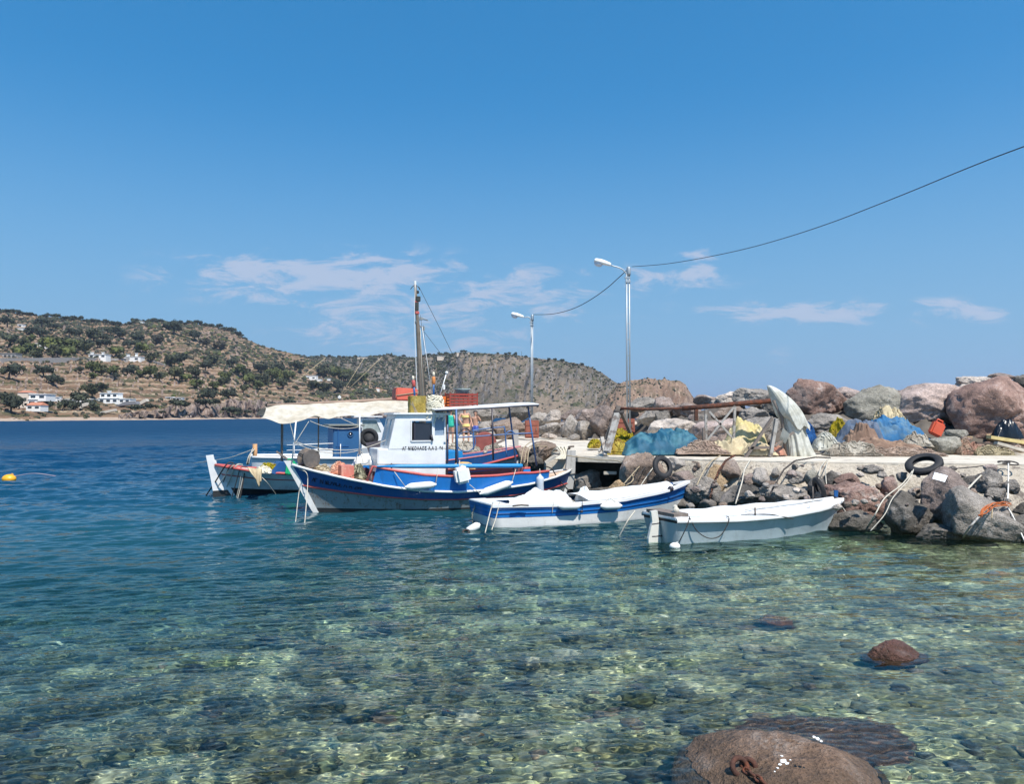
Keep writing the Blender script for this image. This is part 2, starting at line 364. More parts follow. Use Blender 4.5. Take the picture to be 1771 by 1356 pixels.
    tag(o, 'loose pebbles and stones lying on the shallow seabed', 'pebbles', kind='stuff'); wet(o)
make_seabed(); make_water()

# ---------------------------------------------------------------- rocks
_ico = {}
def ico(sub):
    if sub not in _ico:
        bm = bmesh.new(); bmesh.ops.create_icosphere(bm, subdivisions=sub, radius=1)
        _ico[sub] = (np.array([v.co[:] for v in bm.verts]), [tuple(v.index for v in f.verts) for f in bm.faces]); bm.free()
    return _ico[sub]
def rock_mesh(seed, sub=4, ang=.55, rough=1.):
    rng = np.random.default_rng(seed); V, F = ico(sub)
    k = 13; n = rng.normal(size=(k, 3)); n /= np.linalg.norm(n, axis=1)[:, None]; d = rng.uniform(.50, .90, k)
    dot = V @ n.T; rr = np.where(dot > .05, d / np.maximum(dot, .05), 9.); rmin = rr.min(1)
    r = np.minimum(1., lerp(1., rmin, 1.)); r = lerp(np.ones_like(r), r, min(1., ang + .5))
    out = np.zeros_like(V); o = Vector(rng.uniform(-50, 50, 3))
    for i, p in enumerate(V):
        q = Vector(p)
        e = mnoise.fractal(q * 1.6 + o, .8, 2., 5) * .085 * rough + mnoise.fractal(q * 7 + o, .6, 2., 3) * .035 * rough
        e -= max(0, .06 - abs(mnoise.noise(q * 2.1 - o))) * .5 * rough
        out[i] = p * (r[i] + e)
    lo, hi = out.min(0), out.max(0); out = (out - (lo + hi) / 2) / (hi - lo)
    me = bpy.data.meshes.new('boulder'); me.from_pydata([tuple(p) for p in out], [], F); me.materials.append(ROCK)
    me.polygons.foreach_set('use_smooth', [True] * len(F)); me.update(); return me
RV = [rock_mesh(100 + i, 4) for i in range(16)]
C_RED, C_PUR, C_GRY, C_DRK, C_TAN, C_PNK, C_PAL, C_GRN, C_BRN = (.29, .185, .15), (.25, .195, .17), (.32, .285, .25), (.15, .135, .118), (.46, .33, .20), (.43, .335, .295), (.50, .43, .37), (.32, .30, .25), (.275, .205, .16)
_rk = random.Random(4)
def boulder(px, py, w, h, D, col, label, group=None, depth=None, seed=None, tilt=0., name='boulder', mesh=None):
    """px, py: centre as seen; w, h in photo pixels; D metres away"""
    me = mesh or (rock_mesh(seed, 5) if seed is not None else _rk.choice(RV))
    o = bpy.data.objects.new(name, me); COL.objects.link(o)
    W, H = S(w, D), S(h, D); dp = depth if depth is not None else (W + H) / 2 * 1.05
    o.location = P(px, py, D + dp * .25); o.scale = (W * 1.05, dp, H * 1.05); o.rotation_euler = (0, tilt, _rk.choice((0, 0, 3.14159)) if seed is None else 0)
    k = _rk.uniform(.85, 1.15); o.color = (col[0] * k, col[1] * k, col[2] * k, 1)
    tag(o, label, 'rock', group); wet(o); return o
# ================================================================ hills
def hill_material(name, cols, scrub, terr=0., cliff=None, zs=1.):
    m = bpy.data.materials.new(name); m.use_nodes = True; T = NT(m.node_tree); b = m.node_tree.nodes['Principled BSDF']
    geo = T.n('NewGeometry'); V = geo.outputs['Position']; sp = T.n('SeparateXYZ'); T.L(V, sp.inputs[0])
    big = T.noise(V, .009, 5, .6); mid = T.noise(V, .05, 5, .6); fine = T.noise(V, .35, 4, .6)
    c = T.ramp(big, (.3, cols[0]), (.5, cols[1]), (.7, cols[2]))
    c = T.mix(1., c, T.ramp(mid, (.3, .72), (.7, 1.25)), 'MULTIPLY'); c = T.mix(1., c, T.ramp(fine, (.3, .7), (.7, 1.3)), 'MULTIPLY')
    if terr:
        w = T.math('SINE', T.math('ADD', T.math('MULTIPLY', sp.outputs[2], 1.35), T.math('MULTIPLY', mid, 9.)))
        c = T.mix(T.math('MULTIPLY', T.smooth(w, .45, 1.), terr), c, (.10, .075, .05))
        c = T.mix(T.math('MULTIPLY', T.smooth(w, -1., -.75, 1., 0.), terr), c, (.42, .34, .24))
    c = T.mix(T.math('MULTIPLY', T.smooth(T.math('ADD', mid, T.math('MULTIPLY', fine, .4)), .70, .82), scrub), c, (.045, .055, .028))
    if cliff:
        nz = T.n('SeparateXYZ'); T.L(geo.outputs['True Normal'], nz.inputs[0]); st = T.smooth(nz.outputs[2], .62, .80, 1., 0.)
        stv = T.n('VectorMath', operation='MULTIPLY'); T.L(V, stv.inputs[0]); stv.inputs[1].default_value = (1., 1., .8)
        n = T.noise(stv.outputs[0], .085, 8, .75, .8)
        cc = T.ramp(n, (.30, cliff[0]), (.46, cliff[1]), (.56, cliff[2]), (.68, cliff[3])); c = T.mix(st, c, cc)
    T.L(c, b.inputs['Base Color']); b.inputs['Roughness'].default_value = 1; b.inputs['Specular IOR Level'].default_value = 0.
    bp = T.n('Bump', i_Strength=.8, i_Distance=3.); T.L(T.math('ADD', mid, T.math('MULTIPLY', fine, .4)), bp.inputs['Height']); T.L(bp.outputs[0], b.inputs['Normal'])
    return m
class Hill:
    def __init__(s, name, pxs, ridge, Ds, depth, prof, mt, rough=1., seed=0, nrow=130, step=3., gully=0., toe=(0., 0.)):
        """pxs: bearing range measured on the photo; ridge: (bearing, ridge height seen); Ds: distance of its shore; prof: rise from shore (0) to ridge (1)"""
        n = int((pxs[1] - pxs[0]) / step) + 1; s.px = np.linspace(pxs[0], pxs[1], n); u = np.concatenate([np.linspace(-.03, 1, nrow), [1.06, 1.15, 1.35, 1.7]])
        ry = np.interp(s.px, [p[0] for p in ridge], [p[1] for p in ridge]); ds = np.interp(s.px, [p[0] for p in Ds], [p[1] for p in Ds]); dd = np.interp(s.px, [p[0] for p in depth], [p[1] for p in depth])
        U, PX = np.meshgrid(u, s.px, indexing='ij'); D = ds[None] + dd[None] * U
        D = D + (fbm(PX * .02, PX * 0 + seed, 4, seed) * 60) * np.clip(1 - U, 0, 1) * .6
        DR = (ds + dd)[None]; zr = (718.9 - ry)[None] * DR / FPX + EYE
        tx, ty = prof if isinstance(prof, tuple) else prof
        g = np.interp(U, tx, ty)
        te = np.clip(U, 0, 1)
        nz = fbm(PX * .03, D * .01, 5, seed) * 46 * rough * te * np.clip((1.02 - U) * 5, .04, 1) + fbm(PX * .22, D * .06, 4, seed + 9) * 9 * rough * np.clip(te * 4, 0, 1) * np.clip((1.05 - U) * 8, .25, 1)
        if gully: nz = nz - np.abs(fbm(PX * .07 - U * 1.6, U * 1.2, 4, seed + 4)) * gully * np.sin(np.clip(U, 0, 1) * math.pi)
        Z = zr * g + nz
        Z = np.where(U < .0, -3, Z); Z = np.where((U >= 0) & (U < .012), np.minimum(Z, 1.2), Z)
        back = np.clip((U - 1) / .7, 0, 1); Z = np.where(U > 1, zr * (1 - back * 1.1), Z)
        s.D, s.Z, s.U = D, Z, u
        X = (PX - CX) / FPX * D
        s.pyg = CY - FPX * np.tan(np.arctan2(Z - EYE, D) - PITCH)
        s.obj = npmesh(name, X, D, Z, mt); tag(s.obj, kind='structure')
    def at(s, px, py):
        """the nearest hill point seen at this bearing and height"""
        i = int(round((px - s.px[0]) / (s.px[1] - s.px[0]))); i = min(max(i, 0), len(s.px) - 1)
        col = s.pyg[:, i]; best = None
        for k in range(1, len(col) - 4):
            if col[k] <= py: best = k; break
        if best is None: best = len(col) - 5
        D = s.D[best, i]; Z = s.Z[best, i]; return Vector(((px - CX) / FPX * D, D, Z))
    def z(s, px, u): 
        i = int(round((px - s.px[0]) / (s.px[1] - s.px[0]))); k = min(int(u * 125) + 4, 129); return Vector(((s.px[i] - CX) / FPX * s.D[k, i], s.D[k, i], s.Z[k, i]))
M_H1 = hill_material('dry_terraced_slope', ((.125, .088, .066), (.215, .138, .092), (.31, .205, .13)), .85, .7, ((.055, .04, .04), (.17, .125, .105), (.30, .23, .19), (.42, .34, .29)))
M_H2 = hill_material('scrubby_rock_slope', ((.11, .095, .075), (.17, .14, .11), (.24, .185, .14)), .9, .0, ((.05, .052, .05), (.12, .11, .10), (.185, .165, .15), (.30, .275, .25)))
M_H3 = hill_material('brown_cliff_slope', ((.17, .11, .08), (.24, .165, .12), (.28, .20, .14)), .6, .0, ((.07, .055, .048), (.20, .14, .105), (.29, .21, .16), (.44, .36, .24)))
H2 = Hill('back_hill', (380, 1105), [(380, 650), (450, 632), (500, 616), (560, 618), (600, 619), (650, 617), (700, 618), (740, 617), (770, 611), (800, 608.5), (860, 611), (900, 615), (960, 622), (1000, 628), (1030, 638), (1050, 650), (1075, 668), (1090, 690), (1105, 716)],
          [(380, 1150), (600, 1080), (760, 950), (900, 850), (1105, 820)], [(380, 700), (700, 560), (800, 330), (1000, 240), (1105, 200)], ((0, .02, .1, .25, .45, .7, .9, 1.), (0, .05, .17, .38, .62, .84, .96, 1.)), M_H2, .8, 21, gully=34.)
H3 = Hill('cliff_headland', (1020, 1216), [(1020, 712), (1045, 690), (1070, 664), (1090, 657), (1110, 656), (1150, 658), (1175, 657), (1186, 664), (1196, 682), (1206, 697), (1216, 717)],
          [(1020, 700), (1216, 700)], [(1020, 90), (1216, 90)], ((0, .05, .2, .5, .8, 1.), (0, .14, .42, .80, .95, 1.)), M_H3, .55, 33, step=2., gully=15.)
H1 = Hill('terraced_hill', (-420, 900), [(-420, 500), (-200, 522), (0, 539), (60, 546), (110, 550), (150, 556), (215, 559), (260, 554), (330, 559), (370, 565), (400, 573), (430, 588), (460, 600), (520, 616), (600, 642), (700, 668), (780, 690), (860, 712), (900, 722)],
          [(-420, 330), (0, 365), (200, 450), (330, 520), (400, 600), (560, 760), (700, 850), (900, 880)], [(-420, 760), (0, 760), (400, 800), (600, 560), (780, 300), (900, 120)], ((0, .012, .03, .1, .2, .32, .5, .72, .9, 1.), (0, .012, .022, .075, .18, .32, .50, .74, .92, 1.)), M_H1, .62, 5)
# low sea cliffs along the terraced hill's shore are built as their own bank of rock
# far mountain beyond the breakwater
mm_ = mat('far_mountain_rock', (.12, .10, .08), 1., .2, .001)
pxm = np.linspace(1180, 1900, 90); um = np.linspace(0, 1, 14); Um, PXm = np.meshgrid(um, pxm, indexing='ij')
rm = np.interp(pxm, [1180, 1280, 1340, 1400, 1445, 1500, 1560, 1620, 1680, 1740, 1900], [719, 700, 688, 674, 667, 676, 685, 690, 683, 675, 690])
Dm = 21000 + 2000 * Um; Zm = ((718.9 - rm)[None] * 23000 / FPX) * np.sin(Um * math.pi / 2) + 160 * fbm(PXm * .04, Um * 3, 4, 2) * Um
fm = npmesh('far_mountain', (PXm - CX) / FPX * Dm, Dm, Zm - 30, mm_); tag(fm, kind='structure')

# ---- vegetation
def leaf_mat(name, c): return mat(name, c, .9, .35, .6, col2=(c[0] * 1.7, c[1] * 1.6, c[2] * 1.3), c2lo=.5, c2hi=.65, c2scale=.5, spec=.1)
M_TREE = [leaf_mat('dark_pine_leaves', (.044, .051, .036)), leaf_mat('olive_leaves', (.055, .060, .036)), leaf_mat('yellow_green_leaves', (.075, .086, .034)), leaf_mat('grey_scrub_leaves', (.062, .058, .045))]
M_TRUNK = mat('tree_bark', (.09, .065, .05), .9)
def crown_mesh(seed, leafm, flat=.75, n=240):
    rng = random.Random(seed); mb = MB()
    lobes = [(Vector((rng.uniform(-.5, .5), rng.uniform(-.5, .5), rng.uniform(-.15, .45) * flat)), rng.uniform(.28, .5)) for _ in range(7)]
    for k in range(n):
        c, r = rng.choice(lobes); d = Vector((rng.gauss(0, 1), rng.gauss(0, 1), rng.gauss(0, .8))).normalized()
        p = c + d * r * rng.uniform(.6, 1.1); sz = rng.uniform(.07, .15)
        a = Vector((rng.gauss(0, 1), rng.gauss(0, 1), rng.gauss(0, 1))).normalized(); b = a.orthogonal().normalized(); c2 = a.cross(b)
        mb.add([p + b * sz, p + c2 * sz * .8, p - b * sz, p - c2 * sz * .9], [(0, 1, 2, 3)], 0)
    for c, r in lobes:
        V, F = ico(1); mb.add([c + Vector(v) * r * .78 * (1 + .15 * math.sin(9 * v[0] + seed)) for v in V], F, 0, False)
    me_o = mb.build('crown', leafm, recalc=False); me = me_o.data; bpy.data.objects.remove(me_o); return me
CROWNS = [[crown_mesh(10 * j + i, M_TREE[j], (.75, .8, .7, .55)[j]) for i in range(3)] for j in range(4)]
_tm = MB(); _tm.tube([(0, 0, -1.), (.05, 0, .3), (.02, .04, .9)], [.09, .07, .04], 6); _t = _tm.build('trunk', M_TRUNK); TRUNK = _t.data; bpy.data.objects.remove(_t)
_vr = random.Random(77)
def hill_tree(hill, px, py, wpx, j, label, group, name='hillside_tree'):
    p = hill.at(px, py); w = S(wpx, p.y) / 1.15; e = empty(name, p, _vr.uniform(0, 6.28), label, 'tree', group); h = w * _vr.uniform(.8, 1.1)
    c = bpy.data.objects.new('crown', _vr.choice(CROWNS[j])); COL.objects.link(c); c.parent = e; c.scale = (w, w, h); c.location = (0, 0, h * .62)
    t = bpy.data.objects.new('trunk', TRUNK); COL.objects.link(t); t.parent = e; t.scale = (w, w, h * .8)
# trees read off the photograph: bearing, height, width, kind
TREES = [(15, 650, 26, 0), (32, 642, 14, 0), (75, 646, 20, 0), (92, 660, 20, 0), (105, 663, 12, 0), (135, 645, 12, 0), (160, 640, 18, 2), (175, 643, 20, 1), (195, 645, 18, 2), (160, 652, 12, 2), (200, 653, 10, 0), (172, 672, 18, 1), (160, 682, 22, 1), (135, 695, 24, 0), (110, 706, 18, 0), (80, 706, 22, 0), (155, 703, 16, 0), (165, 707, 14, 0), (20, 706, 30, 0), (8, 695, 20, 0), (130, 707, 14, 0), (30, 612, 16, 2), (45, 606, 22, 2), (60, 612, 20, 2), (85, 603, 26, 2), (105, 600, 26, 1), (125, 602, 28, 2), (145, 606, 22, 1), (95, 612, 22, 1), (115, 614, 20, 2), (65, 618, 16, 1), (35, 598, 18, 1), (20, 590, 20, 0), (200, 612, 18, 2), (206, 619, 12, 1), (245, 605, 20, 2), (265, 620, 18, 1), (290, 628, 18, 1), (308, 625, 20, 0), (260, 648, 18, 2), (245, 650, 14, 2), (275, 655, 18, 1), (300, 650, 22, 1), (320, 655, 16, 2), (340, 648, 20, 1), (355, 638, 18, 0), (230, 642, 16, 0), (220, 645, 14, 0), (340, 668, 16, 2), (370, 670, 14, 2), (385, 662, 16, 1), (360, 690, 22, 0), (395, 685, 18, 0), (390, 655, 16, 2), (410, 645, 20, 2), (425, 650, 18, 1), (430, 660, 18, 2), (445, 668, 18, 2), (455, 660, 20, 1), (470, 655, 22, 2), (490, 668, 18, 1), (500, 655, 18, 2), (420, 675, 14, 1), (450, 640, 18, 0), (480, 640, 18, 0), (510, 635, 20, 1), (560, 645, 22, 1), (580, 650, 18, 2), (595, 655, 20, 2), (610, 660, 22, 1), (625, 655, 18, 2), (540, 668, 20, 1), (560, 675, 18, 1), (585, 672, 20, 0), (605, 668, 16, 0), (50, 590, 14, 2), (90, 566, 14, 0), (70, 560, 16, 0), (10, 560, 18, 0), (55, 575, 18, 0), (70, 580, 14, 0), (118, 578, 16, 0), (135, 580, 14, 0), (160, 585, 20, 1), (175, 585, 14, 0), (190, 575, 14, 1), (203, 578, 18, 0), (205, 583, 12, 0), (228, 580, 8, 0), (240, 590, 16, 0), (168, 598, 14, 0), (182, 598, 12, 0), (220, 597, 14, 0), (235, 600, 12, 0), (335, 585, 18, 0), (350, 595, 16, 3), (380, 600, 18, 3), (300, 572, 22, 0), (330, 640, 14, 1), (270, 590, 16, 3), (365, 628, 18, 1), (400, 632, 14, 0)]
for px, py, w, j in TREES:
    hill_tree(H1, px, py + w * .35, w, j, ('dark evergreen tree standing alone on the dry terraced hillside', 'olive green tree standing on the terraced hillside', 'bright yellow green pine tree on the terraced hillside', 'grey green shrubby tree on the upper terraced hillside')[j], ('dark trees on the terraced hill', 'olive green trees on the terraced hill', 'bright pines on the terraced hill', 'grey trees on the terraced hill')[j])
for k in range(80):   # trees standing along the skyline of the terraced hill
    px = -20 + k * 5.6 + _vr.uniform(-2, 2); p = H1.at(px, float(np.interp(px, H1.px, H1.pyg[126])) + .4)
    w = _vr.uniform(3.5, 8.5); hill_tree(H1, px, float(np.interp(px, H1.px, H1.pyg[122])) + 1, w, 0, 'small dark tree on the skyline of the terraced hill', 'trees along the ridge of the terraced hill', 'ridge_tree')
for k in range(60):   # and along the back hill
    px = 470 + k * 9.6 + _vr.uniform(-4, 4); hill_tree(H2, px, float(np.interp(px, H2.px, H2.pyg[123])) + .5, _vr.uniform(2.5, 5.5), 0, 'tiny dark tree on the skyline of the grey back hill', 'trees along the ridge of the back hill', 'ridge_tree')
def scrub(name, hill, n, lohi, label, mats, fn, seed):
    """low scrub nobody could count: one object"""
    rng = np.random.default_rng(seed); mb = MB(); V, F = ico(1)
    for _ in range(n):
        px = rng.uniform(*lohi); u = rng.random() ** .9; i = min(int((px - hill.px[0]) / (hill.px[1] - hill.px[0])), len(hill.px) - 1); k = 3 + int(u * 125)
        D = hill.D[k, i]; Z = hill.Z[k, i]; X = (hill.px[i] - CX) / FPX * D
        pr, szp, mi = fn(px, u, hill.pyg[k, i], rng)
        if rng.random() > pr: continue
        r = S(szp, D) / 2; q = rng.uniform(.7, 1.3, 3) * r; q[2] *= .75; ph = rng.uniform(0, 6, 3)
        dn = 1 + .32 * np.sin(V * 4.1 + ph).prod(1)
        jit = rng.uniform(.82, 1.18, len(V))
        w_ = V * (dn * jit)[:, None] * q + [X + rng.uniform(-1, 1) * r, D, Z + q[2] * .35]
        mb.add(w_, F, mi, False)
    o = mb.build(name, mats, recalc=False); tag(o, label, 'scrub', kind='stuff')
def f1(px, u, py, rng):
    v = float(vnoise(np.array(px * .035), np.array(u * 9.), 3)); dense = 1. if (u > .55 or px > 330) else .55
    if px < 330 and 632 < py < 690: dense = .12
    if px < 330 and py > 690: dense = .9
    return (dense * (1. if v > .42 else .28), rng.uniform(2.4, 9.) * (.85 if u > .6 else 1), int(rng.choice([0, 0, 1, 1, 2, 3])) if px > 250 else int(rng.choice([0, 0, 1, 3])))
scrub('hillside_scrub', H1, 12000, (-40, 860), 'low green and grey scrub covering the terraced hill', M_TREE, f1, 3)
def f2(px, u, py, rng):
    v = float(vnoise(np.array(px * .05), np.array(u * 7.), 8))
    if px < 790: return (.95 if v > .3 else .6, rng.uniform(2.5, 6.), int(rng.choice([0, 0, 0, 3, 1])))
    return ((.55 if u > .8 else .22) if v > .3 else .10, rng.uniform(1.8, 4.8), int(rng.choice([0, 0, 3])))
scrub('back_hill_scrub', H2, 9000, (440, 1095), 'dark scrub dotted over the grey back hill and its cliffs', M_TREE, f2, 4)
scrub('headland_scrub', H3, 420, (1050, 1190), 'sparse dark scrub on the brown headland cliff', M_TREE, lambda px, u, py, rng: (.6 if px < 1110 else .25, rng.uniform(2, 5.), 0), 5)
# rocky sea bank below the terraced hill
def sea_bank():
    rng = random.Random(9)
    xs = np.arange(205, 720, 1.5); rows = 22; X = np.zeros((rows, len(xs))); Y = X.copy(); Z = X.copy()
    for i, px in enumerate(xs):
        top = np.interp(px, [205, 240, 300, 380, 420, 470, 560, 640, 720], [718, 710, 701, 696, 690, 693, 697, 701, 710]) + 12 * float(fbm(np.array(px * .05), np.array(1.), 4, 1))
        D0 = float(np.interp(px, [205, 330, 400, 560, 720], [438, 505, 585, 745, 835])); zt = EYE + (718.9 - top) / FPX * (D0 + 26)
        for k in range(rows):
            t = k / (rows - 1); D = D0 + 30 * t ** 1.5 + 46 * float(fbm(np.array(px * .09), np.array(t * 2.), 5, 6)) * math.sin(t * 2.6)
            X[k, i] = (px - CX) / FPX * D; Y[k, i] = D; Z[k, i] = -2 + (zt + 2) * min(1, t * 1.08) + 9 * float(fbm(np.array(px * .16), np.array(t * 5), 4, 7)) * math.sin(t * 3.1)
    m = hill_material('sea_cliff_rock', ((.14, .10, .08), (.24, .18, .14), (.36, .29, .23)), .9, 0., ((.03, .026, .028), (.09, .07, .065), (.26, .20, .17), (.48, .41, .36)))
    tag(npmesh('shore_cliff', X, Y, Z, m), kind='structure')
    X = np.zeros((4, 160)); Y = X.copy(); Z = X.copy()
    for i, px in enumerate(np.linspace(-260, 560, 160)):
        for k in range(4):
            D = float(np.interp(px, [-260, 0, 200, 330, 400, 560], [335, 361, 434, 500, 578, 738])) - 10 + k * 9 + 5 * float(fbm(np.array(px * .05), np.array(0.), 3, 2)); X[k, i] = (px - CX) / FPX * D; Y[k, i] = D; Z[k, i] = (-.6, .3, .9, 1.6)[k]
    tag(npmesh('beach', X, Y, Z, mat('beach_shingle', (.36, .27, .20), 1., .3, .3)), kind='structure')
sea_bank()
for px, py, w in ((216, 712, 14), (236, 706, 20), (262, 703, 16), (282, 712, 10), (306, 700, 26), (322, 700, 16), (352, 697, 22), (372, 696, 20), (398, 712, 26), (412, 716, 20), (428, 712, 14), (447, 712, 16), (470, 700, 16), (500, 697, 20), (530, 700, 16), (560, 699, 18), (600, 702, 16)):
    D = float(np.interp(px, [205, 330, 400, 560, 720], [438, 505, 585, 745, 835])) + 4; p = P(px, py + 3, D); e = empty('shore_bush', p, px * .7, 'dark green bush growing on the rocky shore below the terraced hill', 'bush', 'bushes on the shore cliff'); c = bpy.data.objects.new('foliage', CROWNS[0][int(px) % 3]); COL.objects.link(c); c.parent = e; w_ = S(w, D) / 1.2; c.scale = (w_, w_, w_ * .6); c.location = (0, 0, w_ * .2)

# ---- houses on the hill
WH = mat('whitewash', (.74, .73, .70), .8, .06, .3); CRM = mat('cream_render', (.62, .52, .42), .8, .08, .3); TER = mat('terracotta_tiles', (.42, .17, .10), .8, .2, 2.); GLS = mat('dark_window_glass', (.03, .04, .05), .15, .1); GRYC = mat('raw_concrete', (.30, .28, .26), .9, .15, .5); STN = mat('field_stone_wall', (.27, .235, .20), .95, .25, 1.)
def house(px, py, blocks, label, wall=WH, hill=H1, name='house', cat='house', roofm=None, push=0.):
    """blocks: (x0, x1, y_bottom, y_top) as seen, depth in metres, gable?"""
    p = hill.at(px, py); D = p.y - push; e = empty(name, (p.x, D, p.z), 0, label, cat)
    for bi, b in enumerate(blocks):
        x0, x1, yb, yt, dep = b[:5]; kind = b[5] if len(b) > 5 else 'flat'; nw = b[6] if len(b) > 6 else 0
        a = P(x0, yb, D) - e.location; c = P(x1, yt, D) - e.location; z0 = a.z - (3.5 if py < 690 else 1.2); mb = MB()
        mb.box(((a.x + c.x) / 2, dep / 2 + bi * .4, (z0 + c.z) / 2), (c.x - a.x, dep, c.z - z0)); mb.build('wall', b[7] if len(b) > 7 else wall, e)
        rb = MB()
        if kind == 'gable':
            h = (c.x - a.x) * .22; y0, y1 = bi * .4 - .3, bi * .4 + dep + .3; xa, xb_ = a.x - .3, c.x + .3; xm = (xa + xb_) / 2
            rb.prism([(xa, y0, c.z + .02), (xb_, y0, c.z + .02), (xb_ - .8, y0 + dep * .4, c.z + h), (xa + .8, y0 + dep * .4, c.z + h)], (0, .02, 0)); rb = MB()
            rb.add([(xa, y0, c.z), (xb_, y0, c.z), (xb_, y1, c.z), (xa, y1, c.z), (xa + .8, (y0 + y1) / 2, c.z + h), (xb_ - .8, (y0 + y1) / 2, c.z + h)], [(0, 1, 5, 4), (2, 3, 4, 5), (1, 2, 5), (3, 0, 4), (3, 2, 1, 0)])
            rb.build('roof', TER, e)
        else:
            rb.box(((a.x + c.x) / 2, dep / 2 + bi * .4, c.z + .16), (c.x - a.x + .7, dep + .9, .3)); rb.build('roof', roofm or wall, e)
        for k in range(nw):
            wx = lerp(a.x, c.x, (k + .5) / nw); wh = min(1.7, (c.z - a.z) * .5); ww = min((c.x - a.x) / nw * .55, 3.); f = MB(); f.box((wx, bi * .4 - .02, (a.z + c.z) / 2 - .1), (ww, .08, wh)); f.build('window', GLS, e)
    return e
house(187, 697, [(170, 204, 697, 689, 9, 'flat', 3), (172, 203, 688, 680, 7, 'flat', 3), (204, 224, 697, 690, 8, 'flat', 2), (184, 188, 680, 676.5, 2), (163, 170, 697, 691, 6)], 'large white two storey flat roofed villa above the sea', name='villa', push=6)
house(45, 704, [(30, 48, 702, 679, 8, 'gable', 2, CRM), (45, 63, 702, 691, 7, 'flat', 1), (48, 78, 690, 682, 9, 'flat', 2)], 'cream and white house with terracotta roof at the left', wall=WH, push=10)
house(57, 708, [(45, 70, 708, 701, 7, 'gable', 2)], 'small white house with red tiled roof near the beach', push=12)
house(94, 694, [(89, 98.5, 692, 687, 5, 'flat', 1)], 'tiny white cube hut beside the long white garden wall')
house(130, 697, [(100, 160, 695, 691, .6)], 'long low white garden wall left of the villa', name='garden_wall', cat='wall', push=1)
house(168, 618, [(153, 183, 619, 613, 9, 'flat', 3), (156, 160, 613, 609.5, 2), (175, 178, 613, 609.5, 2)], 'low white modern house left above the hillside road', push=3)
house(228, 623, [(214, 243, 624, 617, 9, 'flat', 2), (214, 220, 617, 613, 5), (233, 236, 617, 611, 2)], 'white house with small chimney, right above the hillside road', push=3)
house(13, 618, [(-2, 27, 620, 611, 8, 'flat', 4)], 'grey unfinished concrete house frame with dark openings at the left edge', wall=GRYC)
house(67, 601, [(57, 66, 602, 594, 7), (63, 80, 602, 598, 6, 'flat', 1)], 'white house with sloping roof among the green pines')
house(59, 612, [(55, 63, 613, 610, 4)], 'small white shed under the green pines')
house(240, 560, [(235, 247, 560, 556, 6)], 'white house on the ridge of the terraced hill')
house(34, 566, [(30, 39, 566, 561, 6, 'flat', 1)], 'small white house high at the left of the terraced hill')
house(33, 571, [(26, 40, 571, 567.5, 5)], 'pale low house just below the highest white house')
house(300, 692, [(286, 297, 691, 687, 5, 'flat', 1), (297, 315, 691, 688, 4, 'flat', 2)], 'low white building on top of the sea cliff')
house(184, 654, [(178, 197, 655, 650, 6, 'flat', 2)], 'dark grey stone hut under green pines mid slope', wall=STN)
house(25, 640, [(22, 30, 642, 637, 5)], 'white hut half hidden by dark trees at the left')
house(537, 657, [(528, 547, 657, 650, 9, 'flat', 2)], 'white box house right of the awning tip on the slope', push=2)
house(552, 661, [(547, 556, 660, 656, 6)], 'smaller white house just right of the white box house')
house(566, 659, [(561, 571, 659, 655, 6)], 'pale house on the slope above the awning')
house(560, 640, [(553, 569, 640, 637, 6, 'flat', 2)], 'low grey house high above the white box house', wall=GRYC)
house(653, 678, [(650.5, 656, 679, 672, 3, 'gable')], 'narrow white chapel on the bare brown saddle', name='chapel', cat='chapel')
house(632, 676, [(631, 635, 677, 673, 3)], 'tiny white hut left of the narrow white chapel')
house(695, 619, [(690, 704, 623, 617.5, 6, 'flat', 0, CRM)], 'cream building on the ridge behind the mast', hill=H2)
house(770, 618, [(756, 782, 620, 616, 8, 'flat', 0, CRM)], 'beige building on top of the grey back hill', hill=H2)
house(795, 612, [(790, 812, 613, 609.5, 8, 'flat', 0, CRM)], 'pale building on the summit of the grey back hill', hill=H2)
house(627, 622, [(618, 636, 621, 618, 8, 'flat', 0, CRM)], 'cream building on the saddle between the two hills', hill=H2)
# hillside road with its retaining wall, the villa's ramps
mb = MB(); pts = [H1.at(px, py) + Vector((0, -1, 0)) for px, py in [(-60, 624), (0, 625), (60, 625), (120, 624), (180, 624), (230, 626), (260, 628), (285, 634)]]
for a, b in zip(pts[:-1], pts[1:]): mb.bar(a, b, .8, 4.2)
tag(mb.build('retaining_wall', GRYC), 'long grey retaining wall of the road crossing the terraced hill', 'wall')
mb = MB(); D = H1.at(215, 704).y - 5; mb.prism([P(197, 703, D), P(236, 699, D), P(233, 694, D), P(215, 695, D)], (0, 6, 0)); tag(mb.build('retaining_wall', mat('slate_grey_ramp', (.17, .17, .18), .9)), 'dark grey sloping retaining wall beside the large villa', 'wall')
mb = MB(); D = H1.at(180, 712).y - 12
for a, b in (((140, 713), (142, 702)), ((142, 702), (152, 699))): mb.bar(P(*a, D), P(*b, D), 3., 2.)
mb.bar(P(160, 718, D), P(200, 709, D), 3., 1.4); tag(mb.build('driveway', mat('pale_concrete_drive', (.50, .45, .38), .9)), 'pale concrete ramp descending below the villa', 'ramp')
mb = MB(); D = H1.at(247, 702).y - 8; mb.bar(P(240, 700, D), P(255, 692, D), 4., 2.); tag(mb.build('driveway', mat('pale_concrete_drive', None)), 'short pale ramp right of the large villa', 'ramp')
